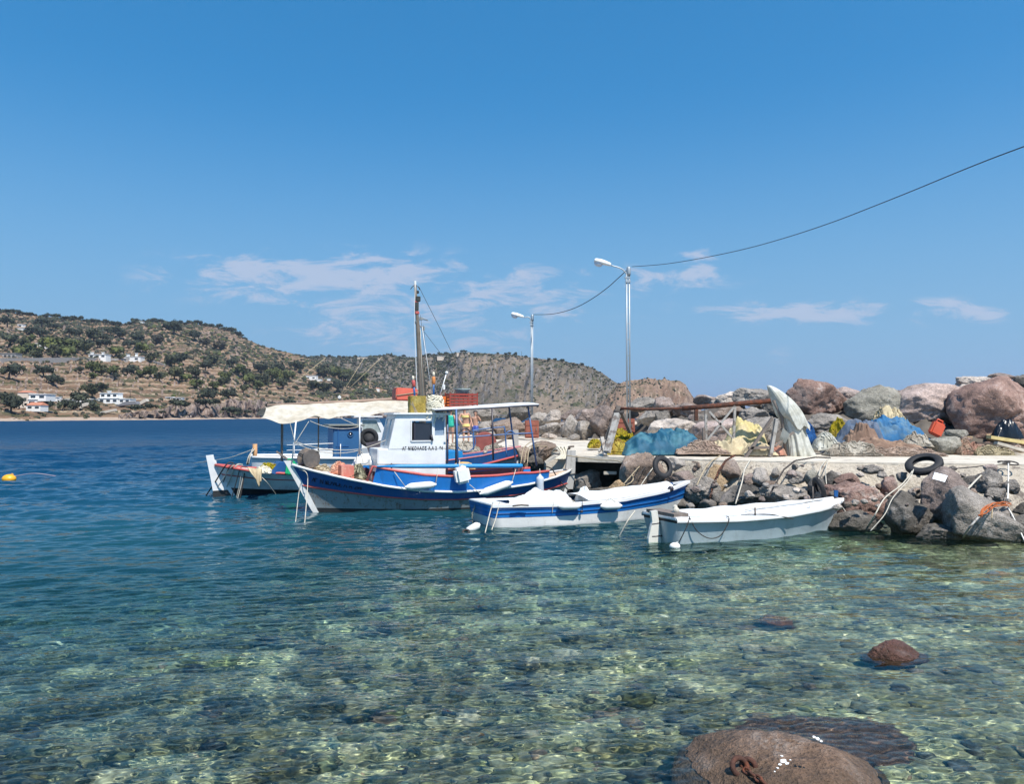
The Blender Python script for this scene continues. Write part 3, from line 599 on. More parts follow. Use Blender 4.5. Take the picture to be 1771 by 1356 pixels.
# utility poles on the slope
for px, py, h in ((204, 668, 16), (225, 690, 14), (64, 632, 8), (139, 628, 8), (270, 632, 8), (5, 640, 10), (902, 614, 8)):
    hl = H2 if px > 800 else H1; p = hl.at(px, py); mb = MB(); mb.tube([p, p + Vector((0, 0, S(h, p.y)))], .18, 6); mb.bar(p + Vector((-.8, 0, S(h, p.y) - .6)), p + Vector((.8, 0, S(h, p.y) - .6)), .12); tag(mb.build('utility_pole', M_TRUNK), 'thin utility pole on the hillside', 'pole', 'utility poles on the hills')
# ================================================================ quay and breakwater
QZ = 1.3
M_CONC = mat('sun_bleached_concrete', (.56, .50, .41), .95, .16, .9, .8, 18., col2=(.34, .29, .235), c2lo=.52, c2hi=.66, c2scale=1.7)
def mortar_material():
    m = bpy.data.materials.new('rubble_mortar'); m.use_nodes = True; T = NT(m.node_tree); b = m.node_tree.nodes['Principled BSDF']
    tc = T.n('TexCoord'); V = tc.outputs['Object']; n = T.noise(V, 2.6, 7, .7); n2 = T.noise(V, 13., 5, .7)
    c = T.ramp(n2, (.3, (.22, .18, .14)), (.42, (.46, .40, .32)), (.7, (.62, .55, .45)))
    c = T.mix(T.smooth(n, .56, .66), c, (.20, .165, .14)); sp = T.n('SeparateXYZ'); T.L(V, sp.inputs[0])
    hz = T.math('ADD', sp.outputs[2], T.math('MULTIPLY', T.math('SUBTRACT', n, .5), .6)); c = T.mix(T.smooth(hz, .1, .5, .8, 0.), c, (.05, .045, .035))
    T.L(c, b.inputs['Base Color']); b.inputs['Roughness'].default_value = 1; b.inputs['Specular IOR Level'].default_value = .1
    bp = T.n('Bump', i_Strength=1., i_Distance=.08); T.L(T.math('ADD', T.math('MULTIPLY', n, .5), n2), bp.inputs['Height']); T.L(bp.outputs[0], b.inputs['Normal']); return m
M_MORT = mortar_material()
front = [G(x, y, QZ) for x, y in ((2300, 807), (1771, 803), (1600, 801), (1400, 799), (1250, 796), (1120, 791.5), (1000, 789))]
left_ = [G(x, y, QZ) for x, y in ((968, 784), (930, 779), (870, 775), (800, 771), (742, 769))]
back = [G(x, y, QZ) for x, y in ((742, 750), (870, 752), (950, 755), (1060, 759), (1110, 766), (1200, 778), (1400, 782), (1771, 782), (2300, 782))]
def quay():
    fe = []
    for a_, b_ in zip(front[:-1], front[1:]):
        k_ = max(2, int((b_ - a_).length / .16))
        for q_ in range(k_):
            p_ = a_.lerp(b_, q_ / k_); fe.append(p_ + Vector((0, 1, 0)) * (.16 * float(fbm(np.array(p_.x * 1.3), np.array(0.), 4, 3)) + .05 * float(fbm(np.array(p_.x * 6.), np.array(2.), 2, 3))))
    fe.append(front[-1])
    poly = fe + left_ + back; mb = MB(); n = len(poly)
    mb.add([p for p in poly] + [p - Vector((0, 0, .17)) for p in poly], [tuple(range(n))] + [(i, (i + 1) % n, (i + 1) % n + n, i + n) for i in range(n)])
    o = mb.build('quay', M_CONC); tag(o, kind='structure'); wet(o)
    # rubble and mortar bank under the slab's edge
    rng = random.Random(3); line = crom(front[::-1][1:], 26)[:-20] ; rows = []
    segs = 26; out = []
    for k in range(segs + 1):
        t = k / segs; r = []
        for i, p in enumerate(line):
            f = min(1, i / 40.); w = lerp(.9, 2.3, min(1, i / 110.)); d = (p - Vector((0, 0, p.z))).normalized() * -1
            zz = QZ - .035 - (QZ + .6) * t ** 1.25 * 1.05; o_ = w * (t ** .8)
            q = p + d * (o_ - .06); nz = float(fbm(np.array(q.x * 1.9 + t * 3), np.array(q.y * 1.9 - t * 5), 4, 2)) * .5 * min(1, t * 5) + float(fbm(np.array(q.x * 7.), np.array(t * 22.), 3, 5)) * .14 * min(1, t * 8)
            r.append((q.x + nz * .2, q.y - nz * .5, zz + nz * .5 - (0.5 if i < 22 and t > .1 else 0) * min(1, (22 - i) / 8)))
        out.append(r)
    mb = MB(); mb.grid(out); o = mb.build('mortar_bank', M_MORT, recalc=False); tag(o, kind='structure'); wet(o)
    # the core of the pier, hidden behind the boulders
    mb = MB(); inset = [p + Vector((p.x, p.y, 0)).normalized() * 1.6 for p in front]; pl = inset + [p + Vector((.9, .3, 0)) for p in left_] + back; n = len(pl)
    mb.add([Vector((p.x, p.y, QZ - .23)) for p in pl] + [Vector((p.x, p.y, -3)) for p in pl], [tuple(range(n)), ] + [(i, (i + 1) % n, (i + 1) % n + n, i + n) for i in range(n)])
    o = mb.build('quay_core', mat('dark_rubble_core', (.10, .085, .07), 1., .4, 2., 1., 6.)); tag(o, kind='structure'); wet(o)
    # ground of the breakwater behind: a rubble mound
    pxs = np.linspace(770, 2300, 150); rows_ = 9; X = np.zeros((rows_, 150)); Y = X.copy(); Z = X.copy()
    for i, px in enumerate(pxs):
        yb = float(np.interp(px, [770, 870, 1060, 1110, 1200, 1400, 2300], [751, 753, 759, 766, 778, 782, 782])); D0 = G(px, yb, QZ).y - .4
        ytop = float(np.interp(px, [770, 840, 940, 1040, 1100, 1200, 1330, 1500, 1650, 1771, 2300], [738, 732, 728, 726, 722, 712, 705, 712, 705, 690, 680]))
        for k in range(rows_):
            t = k / (rows_ - 1); D = D0 + (0, .6, 1.6, 2.8, 4., 5.5, 7.5, 10., 14.)[k]; zt = EYE + (718.9 - ytop) / FPX * (D0 + 4)
            zz = lerp(QZ - .1, zt, min(1, k / 4.) ** .8) if k <= 4 else lerp(zt, -2., (k - 4) / 4.)
            X[k, i] = (px - CX) / FPX * D; Y[k, i] = D; Z[k, i] = zz + .6 * float(fbm(np.array(px * .05), np.array(k * 1.3), 3, 8)) * min(1, k)
    tag(npmesh('breakwater_core', X, Y, Z, MATS['dark_rubble_core']), kind='structure')
quay()
# ---- boulders of the breakwater, read off the photograph: cx, cy, w, h, distance, colour, words
BW = [
 (1408, 703, 118, 84, 29.0, C_RED, 'huge reddish wedge shaped boulder behind the white draped canvas', 1, .25),
 (1458, 688, 66, 38, 31.5, C_PNK, 'rounded pink boulder on the skyline right of the reddish wedge boulder', 2, 0),
 (1492, 706, 92, 40, 30.5, C_RED, 'flat reddish slab between the round pink boulder and the grey green one', 3, -.2),
 (1505, 708, 104, 74, 28.5, C_GRN, 'grey green slanting boulder behind the brown tarp heap', 4, -.35),
 (1552, 684, 26, 18, 30, C_PUR, 'small dark purple rock wedged between grey green and pale grey boulders', None, 0),
 (1606, 706, 138, 86, 28.0, C_PNK, 'big pale pinkish grey boulder behind the blue tarp', 5, -.1),
 (1714, 712, 168, 118, 26.3, C_RED, 'massive red brown boulder, the largest, above the stone slab', 6, -.12),
 (1700, 668, 90, 34, 28.5, C_PAL, 'pale boulder topping the massive red brown one', 7, .1),
 (1732, 652, 44, 14, 28.5, C_PUR, 'small flat dark rock on the very top of the pile', None, 0),
 (1772, 672, 40, 52, 29.5, C_DRK, 'dark boulder cut by the right edge of the photo', 8, 0),
 (1430, 736, 84, 40, 27.0, C_GRY, 'cracked dark grey boulder right of the white draped canvas', 9, .1),
 (1418, 676, 30, 22, 32, C_TAN, 'small tan boulder on the skyline behind the reddish wedge', None, 0),
 (1340, 700, 46, 36, 28.5, C_DRK, 'dark boulder right behind the tip of the rusty pipe', 10, 0),
 (1300, 688, 62, 34, 30, C_GRY, 'grey boulder on the skyline over the rusty pipe', 11, 0),
 (1266, 690, 56, 26, 31, C_PAL, 'whitish cracked boulder on the skyline left of the grey one', 12, 0),
 (1222, 694, 44, 22, 32, C_PUR, 'low purplish boulder on the skyline over the thin rusty pipe end', 13, 0),
 (1262, 714, 66, 34, 28.5, C_BRN, 'brown boulder just under the rusty pipe', 14, 0),
 (1306, 722, 54, 36, 27.6, C_GRY, 'grey cracked boulder under the rusty pipe beside the canvas', 15, 0),
 (1252, 752, 104, 56, 26.4, C_PNK, 'wide pinkish grey boulder behind the white frame', 16, 0),
 (1310, 746, 84, 46, 26.0, C_GRY, 'smooth grey boulder above the cream sheet', 17, -.3),
 (1166, 748, 92, 48, 29.5, C_PAL, 'large smooth cream boulder behind the blue tarp heap', 18, 0),
 (1150, 704, 36, 36, 33, C_PUR, 'purple boulder standing under the thin rusty pipe', 19, 0),
 (1112, 700, 56, 26, 36, C_GRY, 'grey boulder beside the foot of the near lamp post', 20, 0),
 (1130, 724, 48, 30, 33, C_GRY, 'grey boulder between the near lamp post and the cream boulder', 21, 0),
 (1148, 724, 30, 28, 31.5, C_DRK, 'dark grey boulder left above the cream boulder', 22, 0),
 (1190, 712, 44, 30, 31, C_PUR, 'purple grey boulder right of the standing purple one', 23, 0),
 (1046, 734, 52, 66, 38.0, C_PUR, 'big rounded dark purple boulder beside the wooden trestle leg', 24, 0),
 (1013, 746, 38, 36, 38.5, C_GRY, 'rounded grey boulder left of the big dark purple one', 25, 0),
 (992, 757, 22, 13, 38.0, C_GRY, 'small grey stone lying on the quay before the rounded boulder', 26, 0),
 (985, 738, 34, 42, 39.5, C_GRY, 'square topped grey boulder between rubble and rounded boulder', 27, 0),
 (1016, 720, 44, 26, 41, C_PUR, 'purplish boulder on the skyline above the rounded grey one', 28, 0),
 (985, 718, 36, 20, 42, C_PUR, 'low purplish boulder above the square topped one', 29, 0),
 (955, 722, 30, 26, 42, C_PAL, 'pale upright boulder left of the square topped one', 30, 0),
 (930, 724, 34, 22, 43, C_GRY, 'grey boulder right of the far lamp post', 31, 0),
 (952, 742, 42, 22, 40, C_GRY, 'grey rubble boulder right of the rusty metal box', 32, 0),
 (950, 754, 28, 10, 39, C_PAL, 'pale flat rubble stone right of the rusty metal box', None, 0),
 (874, 743, 80, 42, 40.0, C_BRN, 'long smooth brown boulder left of the rusty metal box', 33, 0),
 (838, 746, 40, 34, 39.5, C_GRY, 'grey boulder left of the long smooth brown boulder', 34, 0),
 (896, 716, 44, 26, 43, C_DRK, 'dark flat topped boulder under the boat canopy roof', 35, 0),
 (838, 716, 44, 26, 43, C_GRY, 'grey boulder just under the canopy roof at its middle', 36, 0),
 (806, 724, 40, 40, 42, C_GRY, 'grey boulder behind the bathers', 37, 0),
 (1086, 716, 40, 26, 37, C_BRN, 'brown boulder at the foot of the near lamp post', 38, 0)]
for cx, cy, w, h, D, c, lab, sd, tl in BW:
    boulder(cx, cy, w, h, D, c, lab, None, seed=None if sd is None else 1000 + sd, tilt=tl)
# smaller rubble filling the gaps
_fr = random.Random(12)
for k in range(150):
    px = _fr.uniform(800, 1800); yb = float(np.interp(px, [770, 870, 1060, 1110, 1200, 1400, 2300], [748, 750, 756, 763, 775, 778, 776])); t = _fr.random()
    yt = float(np.interp(px, [800, 950, 1040, 1100, 1250, 1400, 1600, 1771], [724, 722, 722, 706, 700, 702, 705, 690])); py = lerp(yb, yt, t)
    D = G(px, yb + 4, QZ).y + t * 4.6; w = _fr.uniform(10, 34) * (26 / D) * 1.3
    boulder(px, py, w, w * _fr.uniform(.55, .9), D, _fr.choice((C_GRY, C_PUR, C_PAL, C_BRN, C_GRY, C_PNK, C_DRK)), 'small angular rubble rock filling gaps of the breakwater pile', 'small rubble rocks of the breakwater', name='rubble_rock')
for k in range(46):
    px = _fr.uniform(1585, 1800); py = _fr.uniform(752, 781); D = lerp(26.2, 24.4, (py - 752) / 29); w = _fr.uniform(8, 22)
    boulder(px, py, w, w * .6, D, _fr.choice((C_PNK, C_RED, C_BRN, C_TAN, C_GRY)), 'small stone in the rubble below the massive red brown boulder', 'rubble below the massive boulder', name='rubble_rock')
for k in range(34):   # the pile goes on beyond the frame
    px = _fr.uniform(1800, 2290); t = _fr.random(); py = lerp(770, 672, t); w = _fr.uniform(50, 130); boulder(px, py, w, w * .7, 25 + 4.5 * t, _fr.choice((C_RED, C_GRY, C_PNK, C_GRN, C_PUR)), 'breakwater boulder beyond the right edge of the photo', 'breakwater boulders beyond the frame')
for k in range(12): boulder(1830 + k * 38, 900 - 8 * (k % 3), 95, 90, 16.6 + .6 * (k % 3), _fr.choice((C_DRK, C_GRY, C_PUR)), 'quay foot boulder beyond the right edge of the photo', 'quay boulders beyond the frame')
# ---- boulders of the quay's face
QF = [
 (908, 790, 26, 44, 26.4, C_BRN, 'leaning brown rock right behind the moored fishing boat stern', .5), (940, 782, 48, 38, 26.0, C_BRN, 'rounded brown rock on the quay edge behind the fishing boat stern', 0), (925, 800, 30, 26, 25, C_DRK, 'dark rock low behind the fishing boat stern', 0),
 (1014, 836, 52, 46, 23.6, C_GRY, 'pointed grey rock in the dark hollow under the quay slab', 0), (1068, 842, 40, 28, 23.0, C_TAN, 'pale tan rock low under the slab end', 0), (1052, 822, 26, 20, 24.4, C_DRK, 'dark rock inside the hollow under the slab', 0),
 (1114, 822, 84, 78, 21.4, C_BRN, 'big brown boulder left of the hanging tyre', 0), (1170, 803, 30, 24, 21.4, C_GRY, 'grey rounded stone right of the hanging tyre', 0), (1152, 838, 40, 34, 21.3, C_DRK, 'dark stone under the hanging tyre', 0),
 (1180, 828, 52, 26, 20.8, C_PUR, 'flat purplish stone right of the hanging tyre', 0), (1212, 848, 62, 50, 20.3, C_GRY, 'grey sloping boulder behind the bow of the small blue boat', .3), (1208, 808, 26, 20, 21.6, C_BRN, 'small brown stone high in the mortar left of the tan boulder', 0),
 (1241, 832, 42, 54, 20.6, C_TAN, 'yellowish tan boulder wound with chain', .2), (1264, 812, 34, 34, 20.6, C_BRN, 'brown boulder right of the yellowish tan one', 0), (1250, 868, 40, 34, 19.6, C_DRK, 'dark boulder low below the yellowish tan one', 0), (1228, 880, 40, 34, 19.6, C_DRK, 'dark rock at the waterline between the two small boats', 0),
 (1296, 832, 28, 28, 20.4, C_PUR, 'purple brown stone right of the brown boulder', 0), (1316, 826, 30, 32, 20.2, C_GRY, 'grey stone beside the purple brown one', 0), (1332, 842, 28, 20, 20., C_BRN, 'brown stone above the wide flat boulder', 0),
 (1341, 818, 16, 18, 20.2, C_GRY, 'small grey stone set high in pale mortar', 0), (1376, 826, 26, 22, 19.7, C_GRY, 'grey stone in the mortar under the white canvas foot', 0), (1403, 826, 24, 26, 19.5, C_GRN, 'rounded grey green stone in the mortar', 0), (1375, 808, 12, 12, 20, C_GRY, 'tiny grey stone in the mortar', 0),
 (1284, 862, 84, 46, 19.2, C_DRK, 'dark cracked boulder behind the white boat, left one', 0), (1368, 862, 100, 46, 18.6, C_GRY, 'wide flat grey boulder behind the white boat', 0),
 (1433, 827, 30, 26, 19.0, C_DRK, 'dark grey stone left of the red one', 0), (1463, 831, 42, 26, 18.8, C_RED, 'dark red oval stone in the mortar', 0), (1413, 845, 26, 44, 18.5, C_DRK, 'upright dark stone left of the large red boulder', 0),
 (1477, 868, 112, 66, 17.8, C_RED, 'large red boulder beside the white boat bow', 0), (1480, 904, 96, 40, 17.2, C_DRK, 'dark boulder at the waterline under the large red one', 0),
 (1536, 846, 28, 42, 18.0, C_RED, 'dark red upright stone right of the large red boulder', 0), (1510, 812, 32, 17, 19.2, C_GRY, 'flat grey stone high in the mortar left of the leaning tyre', 0), (1486, 811, 9, 7, 19.4, C_GRY, 'pebble sized stone high in the mortar', 0), (1560, 826, 18, 18, 18.6, C_GRY, 'small grey stone left under the leaning tyre', 0),
 (1568, 892, 84, 80, 16.7, C_DRK, 'big dark grey boulder where two tyre ropes pass', .2), (1586, 852, 32, 22, 17.8, C_GRY, 'small grey stone in the tyre shadow', 0), (1548, 866, 40, 18, 17.8, C_GRY, 'flat grey stone above the big dark grey boulder', 0),
 (1629, 858, 90, 98, 16.9, C_PUR, 'tall purplish red boulder carrying the white board', -.15), (1690, 894, 118, 100, 15.9, C_GRY, 'largest grey boulder at the water beside the orange rope', .1),
 (1706, 832, 52, 42, 17.6, C_GRY, 'grey boulder up in the bank under the white ropes', 0), (1722, 858, 42, 28, 17.1, C_GRY, 'pitted grey boulder below the grey one in the bank', 0), (1713, 810, 24, 14, 18.2, C_PNK, 'small pink stone at the edge of the slab', 0), (1747, 842, 28, 26, 17.4, C_GRY, 'grey stone right of the pitted boulder', 0),
 (1676, 832, 24, 18, 17.9, C_DRK, 'dark stone right of the white board', 0), (1768, 880, 30, 24, 17.1, C_DRK, 'dark stone at the right edge above the water', 0), (1762, 916, 110, 52, 16.0, C_DRK, 'low dark boulder at the right edge of the quay foot', 0), (1620, 924, 80, 34, 16.1, C_DRK, 'dark rock low in the shadow below the purplish boulder', 0),
 (1430, 896, 50, 40, 18.0, C_DRK, 'dark rock behind the white boat bow at the waterline', 0), (1850, 880, 130, 90, 16.2, C_GRY, 'grey boulder beyond the right edge of the photo', 0), (1345, 892, 70, 34, 18.4, C_DRK, 'dark rock low behind the white boat middle', 0), (1180, 868, 50, 34, 20.4, C_DRK, 'dark rock low behind the bow of the small blue boat', 0), (1118, 862, 60, 26, 21.2, C_DRK, 'dark rock low behind the small blue boat', 0), (1040, 852, 50, 18, 23., C_DRK, 'dark flat rock at the water under the slab', 0)]
for i, (cx, cy, w, h, D, c, lab, tl) in enumerate(QF):
    boulder(cx, cy, w, h, D, c, lab, None, seed=(2000 + i) if w > 40 else None, tilt=tl)
for k in range(70):
    px = _fr.uniform(1190, 1770); t = _fr.random() ** .7; D = lerp(20.5, 17.2, t) - (px - 1190) / 580 * 1.3; py = lerp(804, 878, t); w = _fr.uniform(5, 17)
    boulder(px, py, w, w * .75, D, _fr.choice((C_GRY, C_BRN, C_PAL, C_GRY, C_PUR)), 'small stone bedded in the pale mortar of the quay face', 'small stones in the quay face', name='rubble_rock')
# pale block at the slab's corner
mb = MB(); mb.prism([P(944, 822, 24.4), P(986, 822, 24.4), P(990, 792, 24.4), P(962, 790, 24.4), P(945, 803, 24.4)], (0, 1.6, 0)); tag(mb.build('stone_block', M_CONC), 'pale squared stone block at the slab corner behind the rudder', 'block')
mb = MB(); mb.bar(P(1044, 818, 23.2), P(1066, 818, 23.2), .09, .09); tag(mb.build('wooden_beam', mat('bleached_wood', (.46, .41, .34), .9, .25, 6.)), 'short pale beam poking out under the slab', 'beam')
# ---- the two rocks in the foreground water
def fg_boulder():
    me = rock_mesh(501, 6, -.18, .5); o = bpy.data.objects.new('boulder', me); COL.objects.link(o)
    c = G(1352, 1338, 0.); o.location = (c.x - .02, c.y + .02, -.235); o.scale = (1.50, 1.34, .90); o.rotation_euler = (.06, .0, -.15); o.color = (.235, .140, .088, 1); wet(o)
    tag(o, 'large smooth brown boulder breaking the surface in the foreground, chained', 'rock')
    o2 = bpy.data.objects.new('boulder', rock_mesh(502, 5, -.1, .9)); COL.objects.link(o2); c = G(1400, 1300, -.2); o2.location = (c.x, c.y - .05, -.50); o2.scale = (1.95, 1.3, .70); o2.color = (.24, .125, .095, 1); wet(o2)
    tag(o2, 'dark reddish submerged rock around the foreground boulder', 'rock')
    o3 = bpy.data.objects.new('boulder', rock_mesh(503, 5, -.05, 1.)); COL.objects.link(o3); c = G(1552, 1134, 0.); o3.location = (c.x, c.y + .05, -.08); o3.scale = (.74, .5, .44); o3.rotation_euler = (0, .12, .3); o3.color = (.17, .065, .045, 1); wet(o3)
    tag(o3, 'small rough red brown rock poking out of the water', 'rock')
    o4 = bpy.data.objects.new('boulder', rock_mesh(504, 4)); COL.objects.link(o4); c = G(1340, 1108, -.35); o4.location = (c.x, c.y, -.42); o4.scale = (.45, .5, .3); o4.color = (.34, .14, .10, 1); wet(o4)
    tag(o4, 'submerged reddish rock seen through water left of the small red brown one', 'rock')
    return o
FG = fg_boulder()
RUST = mat('rust', (.065, .026, .016), .85, .4, 12., .6, 60., col2=(.15, .045, .020), c2lo=.45, c2hi=.65, c2scale=9.)
def chain_links(mb, pts, L, r):
    pts = [Vector(p) for p in pts]; acc = 0; k = 0; path = []
    tot = sum((b - a).length for a, b in zip(pts[:-1], pts[1:])); n = max(2, int(tot / (L * 1.35)))
    for i in range(n):
        d = tot * (i + .5) / n; j = 0
        while j < len(pts) - 2 and d > (pts[j + 1] - pts[j]).length: d -= (pts[j + 1] - pts[j]).length; j += 1
        t = (pts[j + 1] - pts[j]).normalized(); c = pts[j] + t * d; s = t.orthogonal().normalized(); s = (Matrix.Rotation(i * math.pi / 2, 3, t) @ s); w = t.cross(s)
        ring = [c + t * math.cos(a) * L * .9 + s * math.sin(a) * L * .5 for a in np.linspace(0, 2 * math.pi, 13)]; mb.tube(ring, r, 5, cap=False)
from mathutils.bvhtree import BVHTree
def on_rock(o, px, py):
    M = Matrix.Translation(o.location) @ o.rotation_euler.to_matrix().to_4x4() @ Matrix.Diagonal((*o.scale, 1)); t = BVHTree.FromPolygons([M @ v.co for v in o.data.vertices], [tuple(f.vertices) for f in o.data.polygons])
    h = t.ray_cast(Vector((0, 0, EYE)), ray(px, py).normalized()); return (h[0], h[1]) if h[0] else (P(px, py, 5.2), Vector((0, -.5, .8)))
def splat(pts, label):
    mb = MB()
    for px, py, r in pts:
        c_, n_ = on_rock(FG, px, py); x_ = n_.orthogonal().normalized(); y_ = n_.cross(x_); k_ = [c_ + n_ * .004 + (x_ * math.cos(a) + y_ * math.sin(a)) * r * (1 + .5 * mnoise.noise(Vector((px * .7, a * 2, 1)))) for a in np.linspace(0, 2 * math.pi, 13)[:-1]]; mb.add(k_, [tuple(range(12))])
    o = mb.build('white_dropping', mat('chalk_white', (.72, .72, .70), .9, .1)); o.parent = FG; o.matrix_parent_inverse = (Matrix.Translation(FG.location) @ FG.rotation_euler.to_matrix().to_4x4() @ Matrix.Diagonal((*FG.scale, 1))).inverted()
splat([(1355, 1318, .022), (1362, 1322, .014), (1349, 1324, .012), (1352, 1309, .010), (1345, 1330, .008), (1367, 1316, .007), (1340, 1336, .006)], ''); splat([(1408, 1276, .010), (1414, 1279, .012), (1420, 1283, .009)], '')
mb = MB(); b0 = on_rock(FG, 1278, 1330)[0] + Vector((0, -.02, .05))
for c_, rr, rx, rz in (((0, 0, -.03), .055, 1.1, .3), ((.065, .02, -.035), .045, 1.4, -.5), ((.09, .0, -.08), .038, .5, .9)):
    mb.torus(b0 + Vector(c_), rr, .019, rotm('Z', rz) @ rotm('X', rx), 22, 8)
o = mb.build('iron_shackle', RUST); tag(o, 'rusty iron shackle rings lying on the foreground boulder', 'shackle')
mb = MB(); chain_links(mb, [on_rock(FG, x, y)[0] + Vector((0, -.01, .015)) for x, y in ((1286, 1334), (1298, 1342), (1310, 1350), (1326, 1362))], .034, .010); tag(mb.build('chain', RUST), 'rusty chain running down the foreground boulder', 'chain')
def OLDW_(): return mat('old_grey_wood', (.17, .14, .12), .95, .3, 8., .6, 40.)
# ================================================================ tyres, tarps, nets on the quay
RUB = mat('tyre_rubber', (.018, .018, .020), .75, .3, 8., .3, 40.)
def tyre(c, r, M, label):
    e = empty('tyre', c, 0, label, 'tyre'); prof = []
    mb = MB(); n, m = 40, 14; w = r * .36; ri = r * .58
    ring = [(ri, -.30), (ri + .04 * r, -.46), (r * .80, -.52), (r * .95, -.44), (r, -.28), (r, .28), (r * .95, .44), (r * .80, .52), (ri + .04 * r, .46), (ri, .30), (ri * 1.06, .22), (r * .88, .30), (r * .88, -.30), (ri * 1.06, -.22)]
    vs = [M @ Vector((a * math.cos(2 * math.pi * i / n), a * math.sin(2 * math.pi * i / n), b * w)) for i in range(n) for a, b in ring]; k = len(ring)
    mb.add(vs, [(i * k + j, ((i + 1) % n) * k + j, ((i + 1) % n) * k + (j + 1) % k, i * k + (j + 1) % k) for i in range(n) for j in range(k)], 0, True); mb.build('sidewall', RUB, e)
    tb = MB()
    for i in range(n):
        a = 2 * math.pi * (i + .5) / n
        for s_ in (-1, 1): tb.box(M @ Vector((r * math.cos(a + s_ * .02) * 1.008, r * math.sin(a + s_ * .02) * 1.008, s_ * .14 * w)), (.012, r * .10, w * .22), M @ rotm('Z', a))
    tb.build('tread', RUB, e); return e
tyre(P(1598, 803, 18.4), .40, rotm('Y', -.42) @ rotm('X', .36), 'black tyre leaning over the quay edge above two ropes')
tyre(P(1146, 808, 20.7), .30, rotm('Z', .5) @ rotm('X', 1.25), 'old tyre hanging on the quay face beside the big brown boulder')
tyre(P(1417, 846, 17.7), .26, rotm('Y', 1.25), 'old tyre wedged edge on left of the large red boulder')

def cloth_mat(name, c, c2=None, rough=.9):
    if name in MATS: return MATS[name]
    m = bpy.data.materials.new(name); m.use_nodes = True; T = NT(m.node_tree); b = m.node_tree.nodes['Principled BSDF']; V = T.n('TexCoord').outputs['Object']
    net = any(k in name for k in ('net', 'rope', 'green')); cc = T.mix(T.smooth(T.noise(V, 1.8, 6, .65), .44, .62), tuple(c), tuple(c2 or c)); cc = T.mix(1., cc, T.ramp(T.noise(V, 5., 5, .6), (.3, .78), (.7, 1.15)), 'MULTIPLY')
    if net:   # knotted mesh: dark gaps between pale strands
        st = T.noise(V, 16., 5, .75, 1.2); h = T.smooth(T.math('ABSOLUTE', T.math('SUBTRACT', st, .5)), .0, .09, 1., 0.); h2 = T.smooth(T.math('ABSOLUTE', T.math('SUBTRACT', T.noise(V, 9., 4, .7, 2.), .47)), .0, .06, 1., 0.)
        h = T.math('MAXIMUM', h, h2); cc = T.mix(1., cc, T.ramp(h, (0., .66), (1., 1.3)), 'MULTIPLY')
    else: h = T.noise(V, 60., 3, .6)
    T.L(cc, b.inputs['Base Color']); b.inputs['Roughness'].default_value = rough; b.inputs['Specular IOR Level'].default_value = .2
    bp = T.n('Bump', i_Strength=.9 if net else .25, i_Distance=.03 if net else .01); T.L(h, bp.inputs['Height']); T.L(bp.outputs[0], b.inputs['Normal']); MATS[name] = m; return m
def heap(name, px, pyb, w, h, D, depth, mt, label, cat, seed, folds=1., sharp=1.2, prof=None, nx=84, ny=40, lean=0.):
    """a crumpled sheet or net lying in a heap: base line pyb as seen"""
    W, H = S(w, D), S(h, D); base = P(px, pyb, D); rows = []
    for j in range(ny):
        v = j / (ny - 1); r = []
        for i in range(nx):
            u = i / (nx - 1); x = (u - .5); y = (v - .5)
            env = max(0., 1 - (abs(2 * x)) ** 2.4) ** .7 * max(0., 1 - abs(2 * y) ** 2.2) ** .7
            if prof: env = stab(u, prof) * max(0., 1 - abs(2 * y) ** 2.2) ** .6
            q = Vector((x * 1.5 * W ** .6, y * 1.3 * depth ** .5, seed)); n1 = 1 - abs(mnoise.noise(q * 1.5)) * 2; n2 = 1 - abs(mnoise.noise(q * 3.4 + Vector((5, 1, 3)))) * 2.2; n3 = mnoise.noise(q * 8.)
            z = env * H * (.86 + .20 * folds * (n1 - .5) + .11 * folds * n2 + .07 * folds * (1 - abs(mnoise.noise(q * 6.5)) * 3.)) + (.030 * n2 + .018 * n3) * folds * min(1, env * 3 + .25) * H ** .3
            dx = mnoise.noise(q * 2.1 + Vector((9, 9, 9))) * .12 * W * .5; r.append(base + Vector((x * W + dx * .5 + lean * z, y * depth + depth * .3 + mnoise.noise(q * 2.5 + Vector((3, 3, 3))) * .1, max(0., z) + .012)))
        rows.append(r)
    mb = MB(); mb.grid(rows)
    if cat in ('net', 'rope'):   # loose strands of the net lying over the heap
        rg = random.Random(seed * 7 + 1)
        for _ in range(int(14 + W * depth * 26)):
            i, j = rg.uniform(4, nx - 5), rg.uniform(1, ny * .7); a = rg.uniform(0, 6.28); pts = []
            for s_ in range(9):
                a += rg.uniform(-.7, .7); i = min(max(i + 3.2 * math.cos(a), 2), nx - 3); j = min(max(j + 2.2 * math.sin(a), 1), ny - 2); pts.append(rows[int(j)][int(i)] + Vector((0, -.012, .014 + rg.uniform(0, .02))))
            mb.tube(crom(pts, 2), rg.uniform(.006, .013), 4)
    o = mb.build(name, mt, recalc=False, solid=.012, subd=1 if cat not in ('net', 'rope') else 0); return tag(o, label, cat)
M_BTARP = cloth_mat('faded_blue_tarp', (.016, .085, .145), (.06, .165, .21), .6); M_BTARP2 = cloth_mat('bright_blue_tarp', (.030, .13, .27), (.10, .18, .25), .7); M_YNET = cloth_mat('yellow_net', (.50, .41, .025), (.36, .25, .05)); M_CREAM = cloth_mat('cream_canvas', (.50, .42, .27), (.38, .31, .20)); M_BRT = cloth_mat('brown_tarp', (.20, .13, .095), (.30, .20, .14)); M_WHC = cloth_mat('weathered_white_canvas', (.50, .50, .45), (.38, .37, .31)); M_PNET = cloth_mat('pinkish_net', (.56, .42, .33), (.46, .33, .26)); M_LBL = cloth_mat('blue_grey_cloth', (.075, .11, .165), (.14, .16, .20)); M_WNET = cloth_mat('white_net', (.66, .60, .50), (.42, .36, .29))
